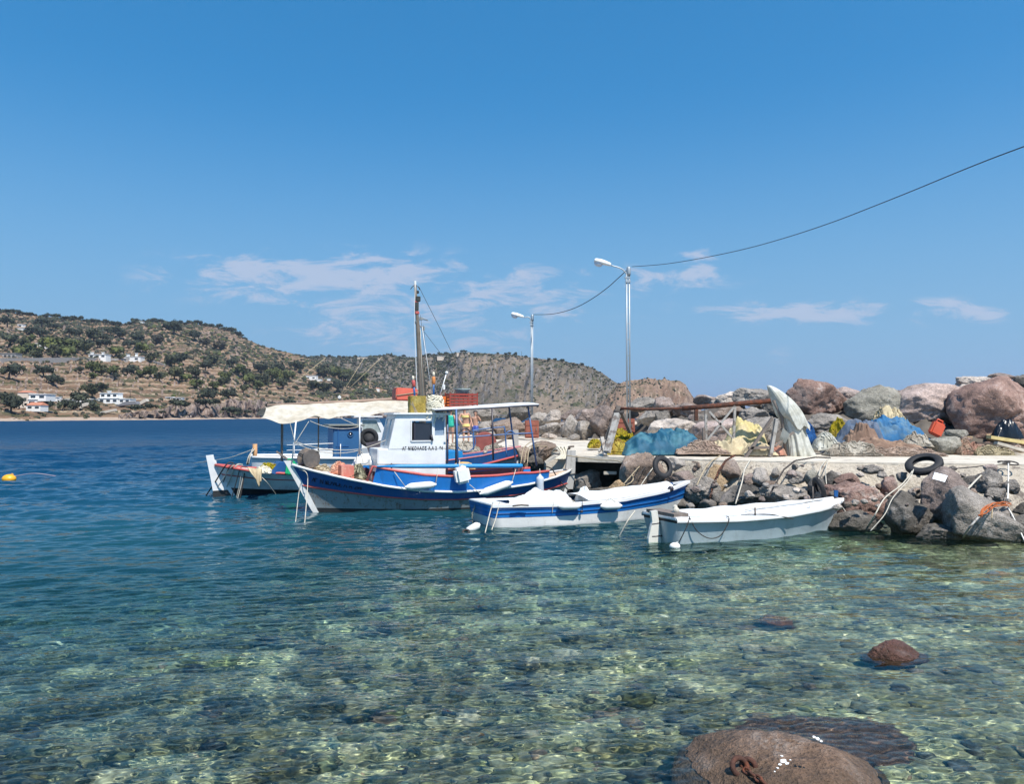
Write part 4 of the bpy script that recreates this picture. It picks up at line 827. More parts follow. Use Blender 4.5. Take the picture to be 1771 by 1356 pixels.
heap('net_heap', 1031, 776, 26, 14, 27.5, .8, M_YNET, 'small yellow net heap left of the wooden trestle', 'net', 3)
heap('net_heap', 1078, 784, 62, 42, 25.0, 1.2, M_YNET, 'bright yellow net heap between the trestle and the blue tarp', 'net', 5, .6)
heap('net_heap', 1070, 788, 44, 26, 24.2, .8, cloth_mat('ochre_net', (.50, .33, .07), (.62, .50, .10)), 'ochre net heap at the foot of the wooden trestle', 'net', 6, .8)
heap('blue_tarp', 1149, 788, 142, 46, 23.8, 1.7, M_BTARP, 'big crumpled faded blue tarp heap at the quay edge', 'tarp', 12, .8, prof=((0, 0), (.06, .4), (.2, .75), (.45, .95), (.62, 1.), (.8, .95), (.92, .6), (1, 0)))
heap('net_heap', 1215, 786, 90, 20, 23.3, 1.3, M_PNET, 'low pinkish net heap right of the faded blue tarp', 'net', 11, .9)
heap('cream_sheet', 1290, 784, 86, 56, 24.6, 1.1, cloth_mat('pale_yellow_canvas', (.52, .44, .21), (.58, .49, .29)), 'pale yellow canvas sheet spread behind the sawhorse', 'sheet', 14, 1.2, prof=((0, 0), (.15, .3), (.4, 1.), (.7, .8), (.85, .8), (1, 0)))
heap('cream_sheet', 1268, 788, 74, 26, 23.4, .9, M_CREAM, 'cream sheet fold lying before the pale yellow canvas', 'sheet', 15, 1.6)
heap('cream_sheet', 1315, 789, 60, 20, 23.0, .7, M_CREAM, 'cream cloth scrap between the sawhorse legs', 'sheet', 17, 1.4)
heap('net_heap', 1400, 768, 26, 34, 26.0, .8, cloth_mat('blue_rope_pile', (.03, .13, .38), (.08, .22, .50)), 'blue rope heap right of the white draped canvas', 'net', 19, 1.3)
heap('net_bundle', 1432, 780, 42, 32, 24.6, .8, M_WHC, 'round bundle of whitish net right of the blue rope heap', 'net', 21, .4)
heap('net_heap', 1455, 781, 40, 46, 25.2, .8, M_YNET, 'yellow ochre net heap behind the round whitish bundle', 'net', 22, 1.4)
heap('cloth_heap', 1490, 786, 100, 60, 24.6, 1.3, M_LBL, 'blue grey cloth heap left of the bright blue tarp', 'cloth', 24, .9, prof=((0, 0), (.1, .3), (.35, .9), (.6, 1.), (.85, .9), (1, .2)))
heap('blue_tarp', 1573, 778, 108, 56, 24.8, 1.3, M_BTARP2, 'bright blue tarp draped over the nets before the pale boulder', 'tarp', 26, .8, prof=((0, .9), (.12, 1.), (.4, 1.), (.6, .85), (.8, .5), (1, .05)), lean=0)
heap('net_heap', 1545, 776, 76, 72, 25.8, 1.0, M_CREAM, 'tan net pile rising behind the bright blue tarp', 'net', 28, .7)
heap('brown_tarp', 1540, 789, 120, 30, 23.6, 1.0, M_BRT, 'brown tarp crumpled along the quay before the bright blue tarp', 'tarp', 31, 1.5, prof=((0, 0), (.12, .8), (.3, 1.), (.6, .8), (1, .4)))
heap('brown_tarp', 1495, 780, 66, 36, 24.2, .8, M_BRT, 'dark brown tarp fold on the blue grey cloth', 'tarp', 33, 1.8)
heap('net_heap', 1480, 790, 90, 20, 23.2, .7, M_WNET, 'low tangle of whitish net along the quay edge', 'net', 35, 1.8)
heap('net_heap', 1560, 790, 150, 12, 23.2, .6, M_PNET, 'thin pinkish net spread in front of the brown tarp', 'net', 36, 1.4)
heap('net_heap', 1590, 774, 50, 22, 24.2, .5, M_WNET, 'white net tangle under the bright blue tarp', 'net', 37, 1.2)
heap('net_heap', 1662, 785, 34, 26, 24.6, .6, cloth_mat('blue_plastic', (.02, .12, .42), (.04, .2, .55)), 'deep blue cloth bundle under the flat stone', 'cloth', 38, 1.4)
heap('net_heap', 1685, 788, 54, 22, 24.0, .8, cloth_mat('salmon_net', (.55, .30, .22), (.45, .33, .24)), 'salmon coloured net heap right of the stacked stones', 'net', 39, 1.8)
heap('net_heap', 1720, 789, 70, 14, 23.8, .7, cloth_mat('straw_net', (.50, .42, .27), (.38, .33, .20)), 'straw coloured net scraps before the wooden planks', 'net', 40, 1.2)
heap('net_heap', 800, 784, 64, 15, 29.6, .8, M_WNET, 'heap of pale net and rope on the quay before the bathers', 'net', 51, 1.6)
heap('net_heap', 856, 784, 40, 12, 28.6, .7, M_WNET, 'tangled pale net behind the steering hoop rails', 'net', 52, 1.8)
mb = MB(); mb.lathe([(.0, -.14), (.40, -.14), (.46, -.08), (.46, .08), (.40, .14), (.0, .14)], P(838, 768, 30.), rotm('Z', .2) @ rotm('X', 1.45), 30, smooth=False); tag(mb.build('cable_reel', mat('maroon_reel', (.20, .055, .045), .85, .3, 4.)), 'maroon round reel standing on the quay behind the boat rails', 'reel')
mb = MB(); mb.bar(P(852, 770, 29.6), P(874, 760, 30.2), .10, .06); tag(mb.build('plank', OLDW_()), 'brown plank leaning on the quay right of the maroon reel', 'plank')
mb = MB(); mb.bar(P(772, 775, 29.6), P(800, 773, 29.8), .14, .06); tag(mb.build('plank', mat('bleached_wood', None)), 'pale plank lying on the quay by the bathers feet', 'plank')
heap('plastic_bag', 1746, 760, 48, 32, 25.0, .5, mat('black_plastic', (.008, .009, .012), .25, .2), 'shiny black plastic bag above the wooden planks', 'bag', 41, .8)
boulder(1632, 772, 54, 34, 24.2, C_GRN, 'squarish grey green stone lying on the quay beside the brown tarp', seed=2101)
boulder(1656, 750, 44, 14, 24.4, C_GRN, 'flat oval pale stone balanced on other stones', seed=2102)
PL = mat('yellow_pine_plank', (.58, .46, .20), .8, .2, 6.); PL2 = MATS['bleached_wood']
for a, b, D, w, h, m_, lab in (((1710, 756), (1775, 766), 24.6, .25, .10, PL, 'yellowish squared plank under the black bag'), ((1722, 766), (1772, 780), 24.0, .2, .09, PL2, 'pale plank slanting below the yellowish one'), ((1688, 766), (1722, 768), 24.2, .12, .06, MATS.get('x') or mat('dark_wood', (.10, .075, .06), .9, .3, 6.), 'dark thin board left of the planks'), ((1700, 772), (1716, 784), 23.9, .07, .05, mat('dark_wood', None), 'short dark stick lying in the nets')):
    mb = MB(); mb.bar(P(*a, D), P(*b, D), w, h); tag(mb.build('plank', m_), lab, 'plank')
# orange jerrycan on the pile
mb = MB(); M_ = rotm('Y', .45); c = P(1620, 742, 26.); mb.box(c, (.40, .24, .46), M_, bev=.05); e = empty('jerrycan', c, 0, 'orange red plastic jerrycan lying above the bright blue tarp', 'jerrycan'); o = mb.build('body', mat('orange_plastic', (.60, .10, .045), .5, .12)); o.parent = e; o.matrix_parent_inverse = Matrix.Translation(-c)
mb = MB(); mb.tube([M_ @ Vector((-.12, 0, .24)), M_ @ Vector((-.1, 0, .31)), M_ @ Vector((.08, 0, .31)), M_ @ Vector((.1, 0, .24))], .025); mb.build('handle', MATS['orange_plastic'], e)
mb = MB(); mb.tube([M_ @ Vector((.15, 0, .22)), M_ @ Vector((.15, 0, .28))], .04); mb.build('cap', RUB, e)
# white canvas hood draped over a post
def hood():
    D = 23.4; e = empty('draped_canvas', P(1372, 789, D), 0, 'tall weathered white canvas draped over the pipe end like a hood', 'canvas')
    def shell(lv, amp, k1, off, cut, name, seed, depth=.8, n=120):
        rows = []
        for j, (y, a, b) in enumerate(lv):
            r = []; t = j / (len(lv) - 1)
            for i in range(n):
                th = 2 * math.pi * i / n; yy = y
                if cut and j < 3: yy = y - (3 - j) * (5 * max(0, -math.cos(th)) + 1.5 * math.sin(th * 5 + 1))   # ragged slanting hem
                A = P(a, yy, D) - e.location; B = P(b, yy, D) - e.location; c = (A + B) / 2; hw = (B.x - A.x) / 2
                q = Vector((math.cos(th) * 1.8, math.sin(th) * 1.8, t * 3 + seed)); fold = 1 + off + amp * (math.sin(th * k1 + 2.2 * mnoise.noise(q)) * .6 + .5 * math.sin(th * k1 * 1.7 + t * 2.)) * max(0., 1 - t) ** .6 + .16 * mnoise.noise(q) + .07 * (1 - abs(mnoise.noise(q * 2.3)) * 2.4)
                r.append(Vector((c.x + hw * math.cos(th) * fold, hw * depth * math.sin(th) * fold + .15, c.z)))
            rows.append(r)
        mb = MB(); mb.grid(rows, close=True); return mb.build(name, M_WHC, e, solid=.01, subd=1)
    shell([(790, 1358, 1413), (782, 1358, 1408), (770, 1360, 1403), (757, 1360, 1399), (744, 1358, 1395), (731, 1354, 1391), (718, 1350, 1386), (706, 1346, 1378), (698, 1346, 1368)], .13, 10, -.03, False, 'skirt', 4)
    shell([(742, 1361, 1402), (734, 1355, 1398), (724, 1350, 1394), (712, 1345, 1388), (702, 1341, 1381), (693, 1338, 1374), (684, 1335, 1364), (676, 1332, 1353), (670, 1330, 1343), (666, 1329.5, 1334)], .05, 6, .03, True, 'hood_cloth', 9, .9)
    mb = MB(); mb.tube([P(1338, 692, D) - e.location, P(1352, 722, D) - e.location, P(1360, 789, D) - e.location], .05, 8); mb.build('post', OLDW_(), e)
    mb = MB(); mb.add([P(x, y, d) - e.location for x, y, d in ((1354, 740, 22.9), (1366, 752, 22.8), (1358, 768, 22.9), (1348, 760, 23.))], [(0, 1, 2, 3)]); mb.build('torn_flap', M_WHC, e, solid=.01)
hood()
heap('cloth_heap', 1346, 789, 28, 16, 23.2, .5, cloth_mat('reddish_cloth', (.42, .20, .14), (.35, .22, .16)), 'small reddish cloth at the sawhorse foot', 'cloth', 47, 1.6)
# rusty pipe rail with its trestles
D = 24.0; e = empty('pipe_rail', P(1205, 785, D), 0, 'long rusty pipe rail carried by a wooden trestle over the tarps', 'rail'); Lc = lambda x, y, d=D: P(x, y, d) - e.location
OLDW = mat('old_grey_wood', (.17, .14, .12), .95, .3, 8., .6, 40.); WPT = mat('peeling_white_paint', (.36, .34, .31), .85, .2, 6., col2=(.16, .13, .11), c2lo=.5, c2hi=.62)
mb = MB(); mb.tube([Lc(1064, 706), Lc(1120, 708), Lc(1190, 706), Lc(1220, 704)], .045, 10); mb.tube([Lc(1180, 706.5), Lc(1225, 703), Lc(1280, 698), Lc(1338, 693)], .075, 12); mb.build('pipe', RUST, e)
mb = MB(); mb.bar(Lc(1070, 702), Lc(1045, 770), .13); mb.build('leg', OLDW, e)
mb = MB(); mb.bar(Lc(1071, 704, 24.2), Lc(1090, 748, 24.9), .10); mb.build('leg', OLDW, e)
mb = MB(); mb.bar(Lc(1068, 716, 23.7), Lc(1050, 782, 23.1), .15); mb.build('leg', WPT, e)
mb = MB(); mb.bar(Lc(1041, 757, 23.6), Lc(1047, 788, 23.1), .10); mb.bar(Lc(1047, 762, 23.6), Lc(1036, 782, 23.3), .06); mb.build('prop', WPT, e)
mb = MB(); mb.torus(Lc(1070, 712), .11, .06, rotm('X', .3), 14, 8); mb.build('lashing', mat('dark_rope', (.045, .04, .038), .95, .3, 20.), e)
mb = MB(); mb.bar(Lc(1204, 706), Lc(1204, 728), .10); mb.build('bracket', RUST, e)
for (x0, y0, x1, y1) in ((1221, 703, 1221, 766), (1271, 700, 1269, 760)):
    mb = MB(); mb.bar(Lc(x0, y0), Lc(x1, y1), .07); mb.build('post', WPT, e)
for (x0, y0, x1, y1) in ((1227, 712, 1268, 759), (1271, 702, 1221, 764)):
    mb = MB(); mb.bar(Lc(x0, y0, 23.9), Lc(x1, y1, 23.9), .055); mb.build('brace', WPT, e)
mb = MB(); mb.bar(Lc(1217, 740, 23.8), Lc(1218, 766, 23.8), .08); mb.build('stub', OLDW, e)
D = 22.8; e = empty('sawhorse', P(1315, 790, D), 0, 'weathered wooden sawhorse in front of the white draped canvas', 'sawhorse'); Lc = lambda x, y, d=D: P(x, y, d) - e.location
for n_, (a, b, w, m_) in (('leg', ((1336, 722), (1286, 796), .12, OLDW)), ('leg', ((1343, 724), (1332, 790), .15, WPT)), ('leg', ((1352, 742, 23.4), (1372, 765, 23.6), .10, WPT)), ('crossbar', ((1294, 775), (1330, 774), .12, OLDW)), ('brace', ((1340, 772), (1372, 748, 23.2), .07, OLDW))):
    mb = MB(); mb.bar(Lc(*a), Lc(*b), w, w * .6); mb.build(n_, m_, e)
# rusty boxes on the breakwater's foot
for x0, x1, y0, y1, D, lab in ((908, 932, 727, 758, 38.5, 'rusty red metal box behind the boat canopy post'), (1067, 1098, 724, 748, 36., 'rusty brown metal panel box behind the wooden trestle')):
    a, b = P(x0, y1, D), P(x1, y0, D); e = empty('metal_box', (a + b) / 2 + Vector((0, .3, 0)), 0, lab, 'box'); w, h = b.x - a.x, b.z - a.z
    RD = mat('rusty_red_paint', (.26, .085, .055), .85, .3, 4., .3, 30.); mb = MB(); mb.box((0, 0, 0), (w, .6, h), bev=.02); mb.build('body', RD, e)
    mb = MB(); mb.box((0, -.31, h * .02), (w * .86, .03, h * .86)); mb.box((0, -.335, h * .25), (w * .86, .03, .04)); mb.box((0, -.335, -h * .2), (w * .86, .03, .04)); mb.build('door', RD, e)
    mb = MB(); mb.box((w * .32, -.35, 0), (.04, .04, .14)); mb.build('handle', OLDW, e)
boulder(886, 705, 16, 5, 44, C_GRY, 'thin grey rock under the roof edge')
# white sign board leaning on the purplish boulder
mb = MB(); q = [P(1617, 817, 16.35), P(1639, 823, 16.35), P(1634, 834, 16.1), P(1613, 828, 16.1)]; mb.prism(q, (0, .015, 0)); e = tag(mb.build('sign_board', mat('white_board', (.75, .76, .76), .6, .05)), 'small blank looking white board resting on the purplish boulder', 'board')
# concrete post on the quay behind the stern
mb = MB(); a = P(892, 768, 31.); mb.box(a + Vector((0, .2, -.1)), (.22, .22, 1.3)); tag(mb.build('quay_post', mat('grey_post_concrete', (.33, .31, .29), .9)), 'short grey post on the quay behind the fishing boat', 'post')
# ---- lamp posts and cables
GALV = mat('galvanised_steel', (.36, .39, .41), .5, .1, 3., metal=.5); LW = mat('lamp_white_paint', (.72, .72, .70), .5, .04)
LENS = mat('lamp_lens', (.55, .56, .62), .25, .05, spec=.6)
def lamp_post(px, ytop, ybase, D, hx, hy, hl, label, twin):
    top = P(px, ytop, D); base = P(px, ybase, D); e = empty('street_lamp', base, 0, label, 'street lamp', 'street lamps on the breakwater'); t = top - base
    mb = MB()
    for dx in ((-.055, .055) if twin else (-.04, .04)): mb.tube([(dx, 0, -.8), (dx, 0, t.z - (.0 if dx > 0 else .25))], .034, 8)
    for k in range(9): mb.box((0, 0, t.z * (k + .5) / 9), (.12, .03, .04))
    mb.build('pole', GALV, e)
    mb = MB(); mb.lathe([(.07, 0), (.085, .1), (.085, .3), (.06, .36)], (.03, 0, t.z - .32)); mb.box((0, 0, t.z - .55), (.19, .12, .1)); mb.box((-.02, 0, t.z - .4), (.22, .09, .06)); mb.build('clamp', GALV, e)
    h = P(hx, hy, D) - base; arm0 = Vector((-.06, 0, t.z - .25)); h1 = h + Vector((S(hl, D) * .5, 0, -S(hl, D) * .13)); mb = MB(); mb.tube(crom([arm0 + Vector((0, 0, -.15)), arm0, arm0 + (h1 - arm0) * .35 + Vector((0, 0, .1)), h1], 5), .028, 8); mb.build('arm', GALV, e)
    L = S(hl, D); M_ = rotm('Y', .26); mb = MB()
    sec = [(-.5, .14, .09, .02), (-.42, .17, .13, 0), (-.1, .17, .15, 0), (.2, .14, .13, 0), (.45, .09, .10, 0), (.5, .05, .06, 0)]; rows = []
    for x, w, hh, _ in sec: rows.append([h + M_ @ Vector((x * L, w * math.cos(a), hh * (math.sin(a) if math.sin(a) > 0 else .35 * math.sin(a)))) for a in np.linspace(0, 2 * math.pi, 15)[:-1]])
    mb.grid(rows, close=True); mb.add(rows[0], [tuple(range(14))]); mb.add(rows[-1], [tuple(range(14))]); hd = mb.build('lamp_head', LW, e)
    mb = MB(); mb.lathe([(.02, -.15), (.10, -.13), (.14, -.06), (.15, .0)], h + M_ @ Vector((-.22 * L, 0, -.03)), M_ @ Matrix.Diagonal((1.25, .9, 1))); gl_ = mb.build('lens', LENS, hd)
    return top
L1 = lamp_post(1087, 463, 712, 31.5, 1042, 455, 30, 'tall grey double pole street lamp standing nearer, over the rusty pipe', True)
L2 = lamp_post(920, 545, 740, 44., 895, 546, 22, 'thinner farther street lamp behind the boat canopy', False)
BLK = mat('black_cable', (.02, .02, .022), .6, .1)
mb = MB(); a = L1 + Vector((.14, 0, .03)); b = P(1790, 244, 14.); pts = sag(a, b, 0, 40); pts = [P(x, y, lerp(31.5, 14., (k / 10) ** 1.0)) for k, (x, y) in enumerate([(1093, 461), (1150, 456.5), (1215, 446), (1290, 430), (1365, 409), (1440, 384), (1510, 357), (1580, 329), (1650, 300), (1715, 274), (1790, 246)])]
mb.tube(crom(pts, 5), .011, 6); tag(mb.build('power_cable', BLK), 'black overhead cable rising from the near lamp to the top right', 'cable')
mb = MB(); pts = [P(x, y, D) for x, y, D in ((1083, 468, 31.5), (1068, 482, 32.6), (1050, 498, 34), (1025, 516, 36), (1000, 530, 38), (975, 539, 40), (950, 543.5, 42), (922, 544, 44))]; mb.tube(crom(pts, 5), .016, 6); tag(mb.build('power_cable', BLK), 'black cable sagging between the two street lamps', 'cable')
# ================================================================ boats
def hull_paint(name, bands, stain=.5, seed=0., tint=None):
    """bands: list of colours used by strake rows via material slots; rust and scuffs have their own shapes"""
def paint(name, c, rough=.45, dirt=.35, dirtc=(.25, .21, .16), var=.08, coat=0.):
    if name in MATS: return MATS[name]
    m = bpy.data.materials.new(name); m.use_nodes = True; T = NT(m.node_tree); b = m.node_tree.nodes['Principled BSDF']
    tc = T.n('TexCoord'); V = tc.outputs['Object']; k = T.ramp(T.noise(V, 2.2, 5, .6), (.3, 1 - var), (.7, 1 + var)); cc = T.mix(1., tuple(c), k, 'MULTIPLY')
    st = T.n('VectorMath', operation='MULTIPLY'); T.L(V, st.inputs[0]); st.inputs[1].default_value = (3.5, 3.5, .8)
    f = T.smooth(T.math('ADD', T.math('MULTIPLY', T.noise(st.outputs[0], 1.8, 7, .7), .65), T.math('MULTIPLY', T.noise(V, 22., 4, .7), .35)), .50, .62)
    cc = T.mix(T.math('MULTIPLY', f, dirt), cc, tuple(dirtc)); T.L(cc, b.inputs['Base Color']); b.inputs['Roughness'].default_value = rough; b.inputs['Coat Weight'].default_value = coat
    bp = T.n('Bump', i_Strength=.18, i_Distance=.02); T.L(T.noise(V, 9., 4, .6), bp.inputs['Height']); T.L(bp.outputs[0], b.inputs['Normal'])
    MATS[name] = m; return m
W_P = paint('white_boat_paint', (.68, .67, .64), .4, .30, (.45, .40, .33)); W_CL = paint('clean_white_paint', (.70, .70, .69), .35, .10, (.5, .48, .44)); B_P = paint('bright_blue_paint', (.014, .16, .48), .35, .22, (.05, .18, .40)); B_DK = paint('dark_blue_paint', (.014, .085, .25), .4, .30, (.10, .14, .20)); R_P = paint('faded_red_paint', (.48, .085, .075), .5, .35, (.35, .2, .15)); G_P = paint('grey_white_hull_paint', (.25, .275, .28), .5, .9, (.15, .085, .05)); K_P = paint('black_antifouling', (.018, .020, .022), .6, .35, (.06, .07, .05)); SKYB = paint('sky_blue_paint', (.015, .22, .50), .4, .2, (.1, .3, .45)); DECK = paint('peeling_orange_deck', (.55, .38, .26), .8, .85, (.70, .62, .50)); MAR = paint('maroon_paint', (.13, .035, .045), .6, .3, (.2, .12, .1)); CREAM_P = paint('cream_paint', (.70, .62, .48), .6, .6, (.45, .32, .2)); LGB = paint('pale_blue_grey_paint', (.40, .47, .50), .35, .30, (.25, .28, .28)); CAB_B = paint('cabin_blue_paint', (.022, .10, .235), .5, .2, (.05, .1, .18)); STEELB = paint('blue_steel_tube', (.06, .13, .28), .4, .25, (.2, .12, .08)); DKT = paint('black_steel_tube', (.03, .03, .045), .4, .2, (.15, .08, .05)); GRN_P = mat('green_plastic', (.02, .38, .16), .4, .1); ROPE = mat('pale_rope', (.52, .48, .40), .9, .25, 30., .5, 120.); ROPED = MATS['dark_rope']; ROPET = mat('tan_rope', (.36, .29, .19), .9, .25, 30., .5, 120.); ROPEO = mat('orange_rope', (.45, .12, .03), .9, .25, 30.); FEND = mat('white_fender_vinyl', (.76, .75, .71), .45, .05, 3., col2=(.62, .57, .45), c2lo=.58, c2hi=.75, c2scale=5.); AWN = cloth_mat('cream_awning', (.50, .46, .385), (.43, .38, .30)); INTER = mat('dark_interior', (.02, .022, .03), .8, .1)

def hull(parent, xs, bg, zs, bw, zk, rake_f, rake_a, bands, nsec=None, thick=.05, flare=1.6, transom=False, name='hull', mats=None):
    """xs[0] is the stern, xs[-1] the bow. bands: (height fraction between waterline and sheer, material index) from the bottom up."""
    n = len(xs); rows_up = [0.] + [b[0] for b in bands]; vv = []
    for a, b_ in zip(rows_up[:-1], rows_up[1:]):
        k = max(1, int(round((b_ - a) * 10))); vv += [a + (b_ - a) * j / k for j in range(k)]
    vv.append(1.); M = len(vv); under = [0, .35, .65, .85]
    secs = []
    for i, x in enumerate(xs):
        f = (x - xs[0]) / (xs[-1] - xs[0]); ra = rake_f * max(0, (f - .55) / .45) ** 1.6 - rake_a * max(0, (.45 - f) / .45) ** 1.6; half = []
        for u in under:
            a = u * math.pi / 2; half.append(Vector((x - ra * .15 * (1 - u), bw[i] * math.sin(a) ** .8, zk[i] * math.cos(a))))
        for v in vv:
            half.append(Vector((x + ra * v, bw[i] + (bg[i] - bw[i]) * v ** flare * .55 + (bg[i] - bw[i]) * v * .45, zs[i] * v)))
        secs.append(half)
    mb = MB(); K = len(secs[0])
    def bandof(j):
        if j < len(under): return bands[0][1]
        v = (vv[j - len(under)] + vv[min(j - len(under) + 1, M - 1)]) / 2
        for t, mi in bands:
            if v <= t: return mi
        return bands[-1][1]
    for sgn in (1, -1):
        for j in range(K - 1):
            vs = [Vector((s[j + q].x, s[j + q].y * sgn, s[j + q].z)) for s in secs for q in (0, 1)]
            mb.add(vs, [(2 * i, 2 * i + 1, 2 * i + 3, 2 * i + 2) for i in range(n - 1)], bandof(j), True)
    if transom:
        s = secs[0]
        for j in range(K - 1):
            mb.add([(s[j].x, s[j].y, s[j].z), (s[j + 1].x, s[j + 1].y, s[j + 1].z), (s[j + 1].x, -s[j + 1].y, s[j + 1].z), (s[j].x, -s[j].y, s[j].z)], [(0, 1, 2, 3)], bandof(j), False)
    # weld duplicate rows so shading is smooth
    o = mb.build(name, mats, parent, recalc=False); bm = bmesh.new(); bm.from_mesh(o.data); bmesh.ops.remove_doubles(bm, verts=bm.verts, dist=.0008); bmesh.ops.recalc_face_normals(bm, faces=bm.faces); bm.to_mesh(o.data); bm.free()
    wet(o); o.data.polygons.foreach_set('use_smooth', [True] * len(o.data.polygons))
    return o, secs, len(under)
def interp_line(secs, k, sgn, off=(0, 0, 0)):
    return [Vector((s[k].x + off[0], (s[k].y + off[1]) * sgn, s[k].z + off[2])) for s in secs]
def at_v(secs, nu, v, sgn, dy=0., dz=0., x0=None, x1=None):
    out = []
    for s in secs:
        up = s[nu:]; f = v * (len(up) - 1); 
        zt = up[-1].z * v; k = 0
        while k < len(up) - 2 and up[k + 1].z < zt: k += 1
        a, b = up[k], up[k + 1]; t = 0 if abs(b.z - a.z) < 1e-6 else (zt - a.z) / (b.z - a.z); p = a.lerp(b, t)
        if (x0 is None or p.x >= x0) and (x1 is None or p.x <= x1): out.append(Vector((p.x, (p.y + dy) * sgn, p.z + dz)))
    return out
def fender(c, L, r, ax, label, parent_label='fender', hangs=(), group=None):
    e = empty('fender', c, 0, label, 'fender', group); ax = Vector(ax).normalized(); M = ax.to_track_quat('Z', 'Y').to_matrix()
    mb = MB(); mb.lathe([(.015, -.5 * L), (.03, -.49 * L), (.035, -.45 * L), (r * .7, -.40 * L), (r, -.30 * L), (r * 1.02, 0), (r, .30 * L), (r * .7, .40 * L), (.035, .45 * L), (.03, .49 * L), (.015, .5 * L)], (0, 0, 0), M, 18); mb.build('body', FEND, e)
    for h, sg in hangs:
        mb = MB(); mb.tube([ax * (.47 * L * sg), (ax * (.47 * L * sg)).lerp(Vector(h) - Vector(c), .5) , Vector(h) - Vector(c)], .010, 6); mb.build('cord', ROPE, e)
    return e
def rope(pts, r, m, label, cat='rope', group=None, n=6, name='rope'):
    mb = MB(); mb.tube(crom(pts, n), r, 6); return tag(mb.build(name, m), label, cat, group)
def text_mesh(s, size, m, parent, M, name='lettering', bold=0., xs=1.):
    cu = bpy.data.curves.new(name, 'FONT'); cu.body = s; cu.size = size; cu.extrude = .002; cu.offset = bold; cu.align_x = 'LEFT'; cu.space_character = 1.18
    o = bpy.data.objects.new(name, cu); COL.objects.link(o); dg = bpy.context.evaluated_depsgraph_get(); me = bpy.data.meshes.new_from_object(o.evaluated_get(dg)); bpy.data.objects.remove(o)
    me.materials.clear(); me.materials.append(m); o = bpy.data.objects.new(name, me); COL.objects.link(o); o.parent = parent; o.matrix_local = M @ Matrix.Diagonal((xs, 1, 1, 1)); return o

# ---------------------------------------------------------------- boat B: the blue and white fishing boat
bowB, sternB = G(545, 883), Vector((1.48, 23.4, 0)); dB = (bowB - sternB); fB = Frame((bowB.x + sternB.x) / 2, (bowB.y + sternB.y) / 2, math.atan2(dB.y, dB.x))
LB = dB.length / 2
eB = empty('fishing_boat', fB.o, fB.a, 'blue and white wooden fishing boat with white wheelhouse, red rails and canopy frame', 'boat')
n = 33; xs = [lerp(-LB, LB, i / (n - 1)) for i in range(n)]; T_ = [i / (n - 1) for i in range(n)]
bg = [max(.03, 1.22 * stab(t, ((0, .0), (.03, .22), (.10, .52), (.22, .80), (.4, .98), (.55, 1.), (.7, .92), (.83, .68), (.92, .38), (.97, .17), (1, .0)))) for t in T_]
bw = [max(.012, 1.08 * stab(t, ((0, .0), (.05, .16), (.15, .50), (.3, .82), (.5, .95), (.65, .86), (.8, .55), (.9, .27), (1, .0)))) for t in T_]
zs = [stab(t, ((0, .90), (.08, .76), (.2, .60), (.35, .50), (.5, .47), (.62, .52), (.74, .66), (.86, .88), (.94, 1.06), (1, 1.22))) for t in T_]
zk = [-.1 - .45 * math.sin(t * math.pi) ** .5 for t in T_]
bandsB = [(.06, 3), (.52, 0), (.58, 2), (1., 1)]
ho, sB, nu = hull(eB, xs, bg, zs, bw, zk, .62, .28, bandsB, mats=[G_P, B_DK, R_P, K_P], flare=1.5)
for sg in (1, -1):
    mb = MB(); pl = interp_line(sB, -1, sg); mb.tube([p + Vector((0, .02 * sg, .0)) for p in pl], .035, 8); mb.build('rubbing_strake', W_P, eB)
    mb = MB(); mb.tube(at_v(sB, nu, .55, sg, .012), .018, 6); mb.build('strake', R_P, eB)
# stem and stern posts
def stem_post(secs, idx, w, top, fwd, m, parent, name, fr_w=.16):
    s = secs[idx]; sgn = 1 if idx == -1 else -1; mb = MB(); pts = [p.copy() for p in s]; rows = []
    for k, p in enumerate(pts):
        z = p.z; ww = lerp(fr_w * .6, fr_w, k / (len(pts) - 1)); rows.append([Vector((p.x - sgn * .06, w, z)), Vector((p.x + sgn * ww, w * .7, z)), Vector((p.x + sgn * ww, -w * .7, z)), Vector((p.x - sgn * .06, -w, z))])
    p = pts[-1]; rows.append([v + Vector((fwd, 0, top)) for v in rows[-1]]); mb.grid(rows, close=True, smooth=False); mb.add(rows[-1], [(0, 1, 2, 3)]); o = mb.build(name, m, parent); wet(o); return o
stem_post(sB, -1, .05, .10, .06, W_P, eB, 'stem_post', .13); stem_post(sB, 0, .04, .02, 0, W_P, eB, 'stern_post', .08)
# decks
def deck(secs, parent, m, dz, name='deck', x0=-99, x1=99, inset=.03):
    mb = MB(); rows = []
    for s in secs:
        p = s[-1]
        if x0 <= p.x <= x1: rows.append([Vector((p.x, (p.y - inset) * k, p.z + dz + .03 * (1 - k * k))) for k in (-1, -.5, 0, .5, 1)])
    mb.grid(rows); return mb.build(name, m, parent)
deck(sB, eB, DECK, -.02)
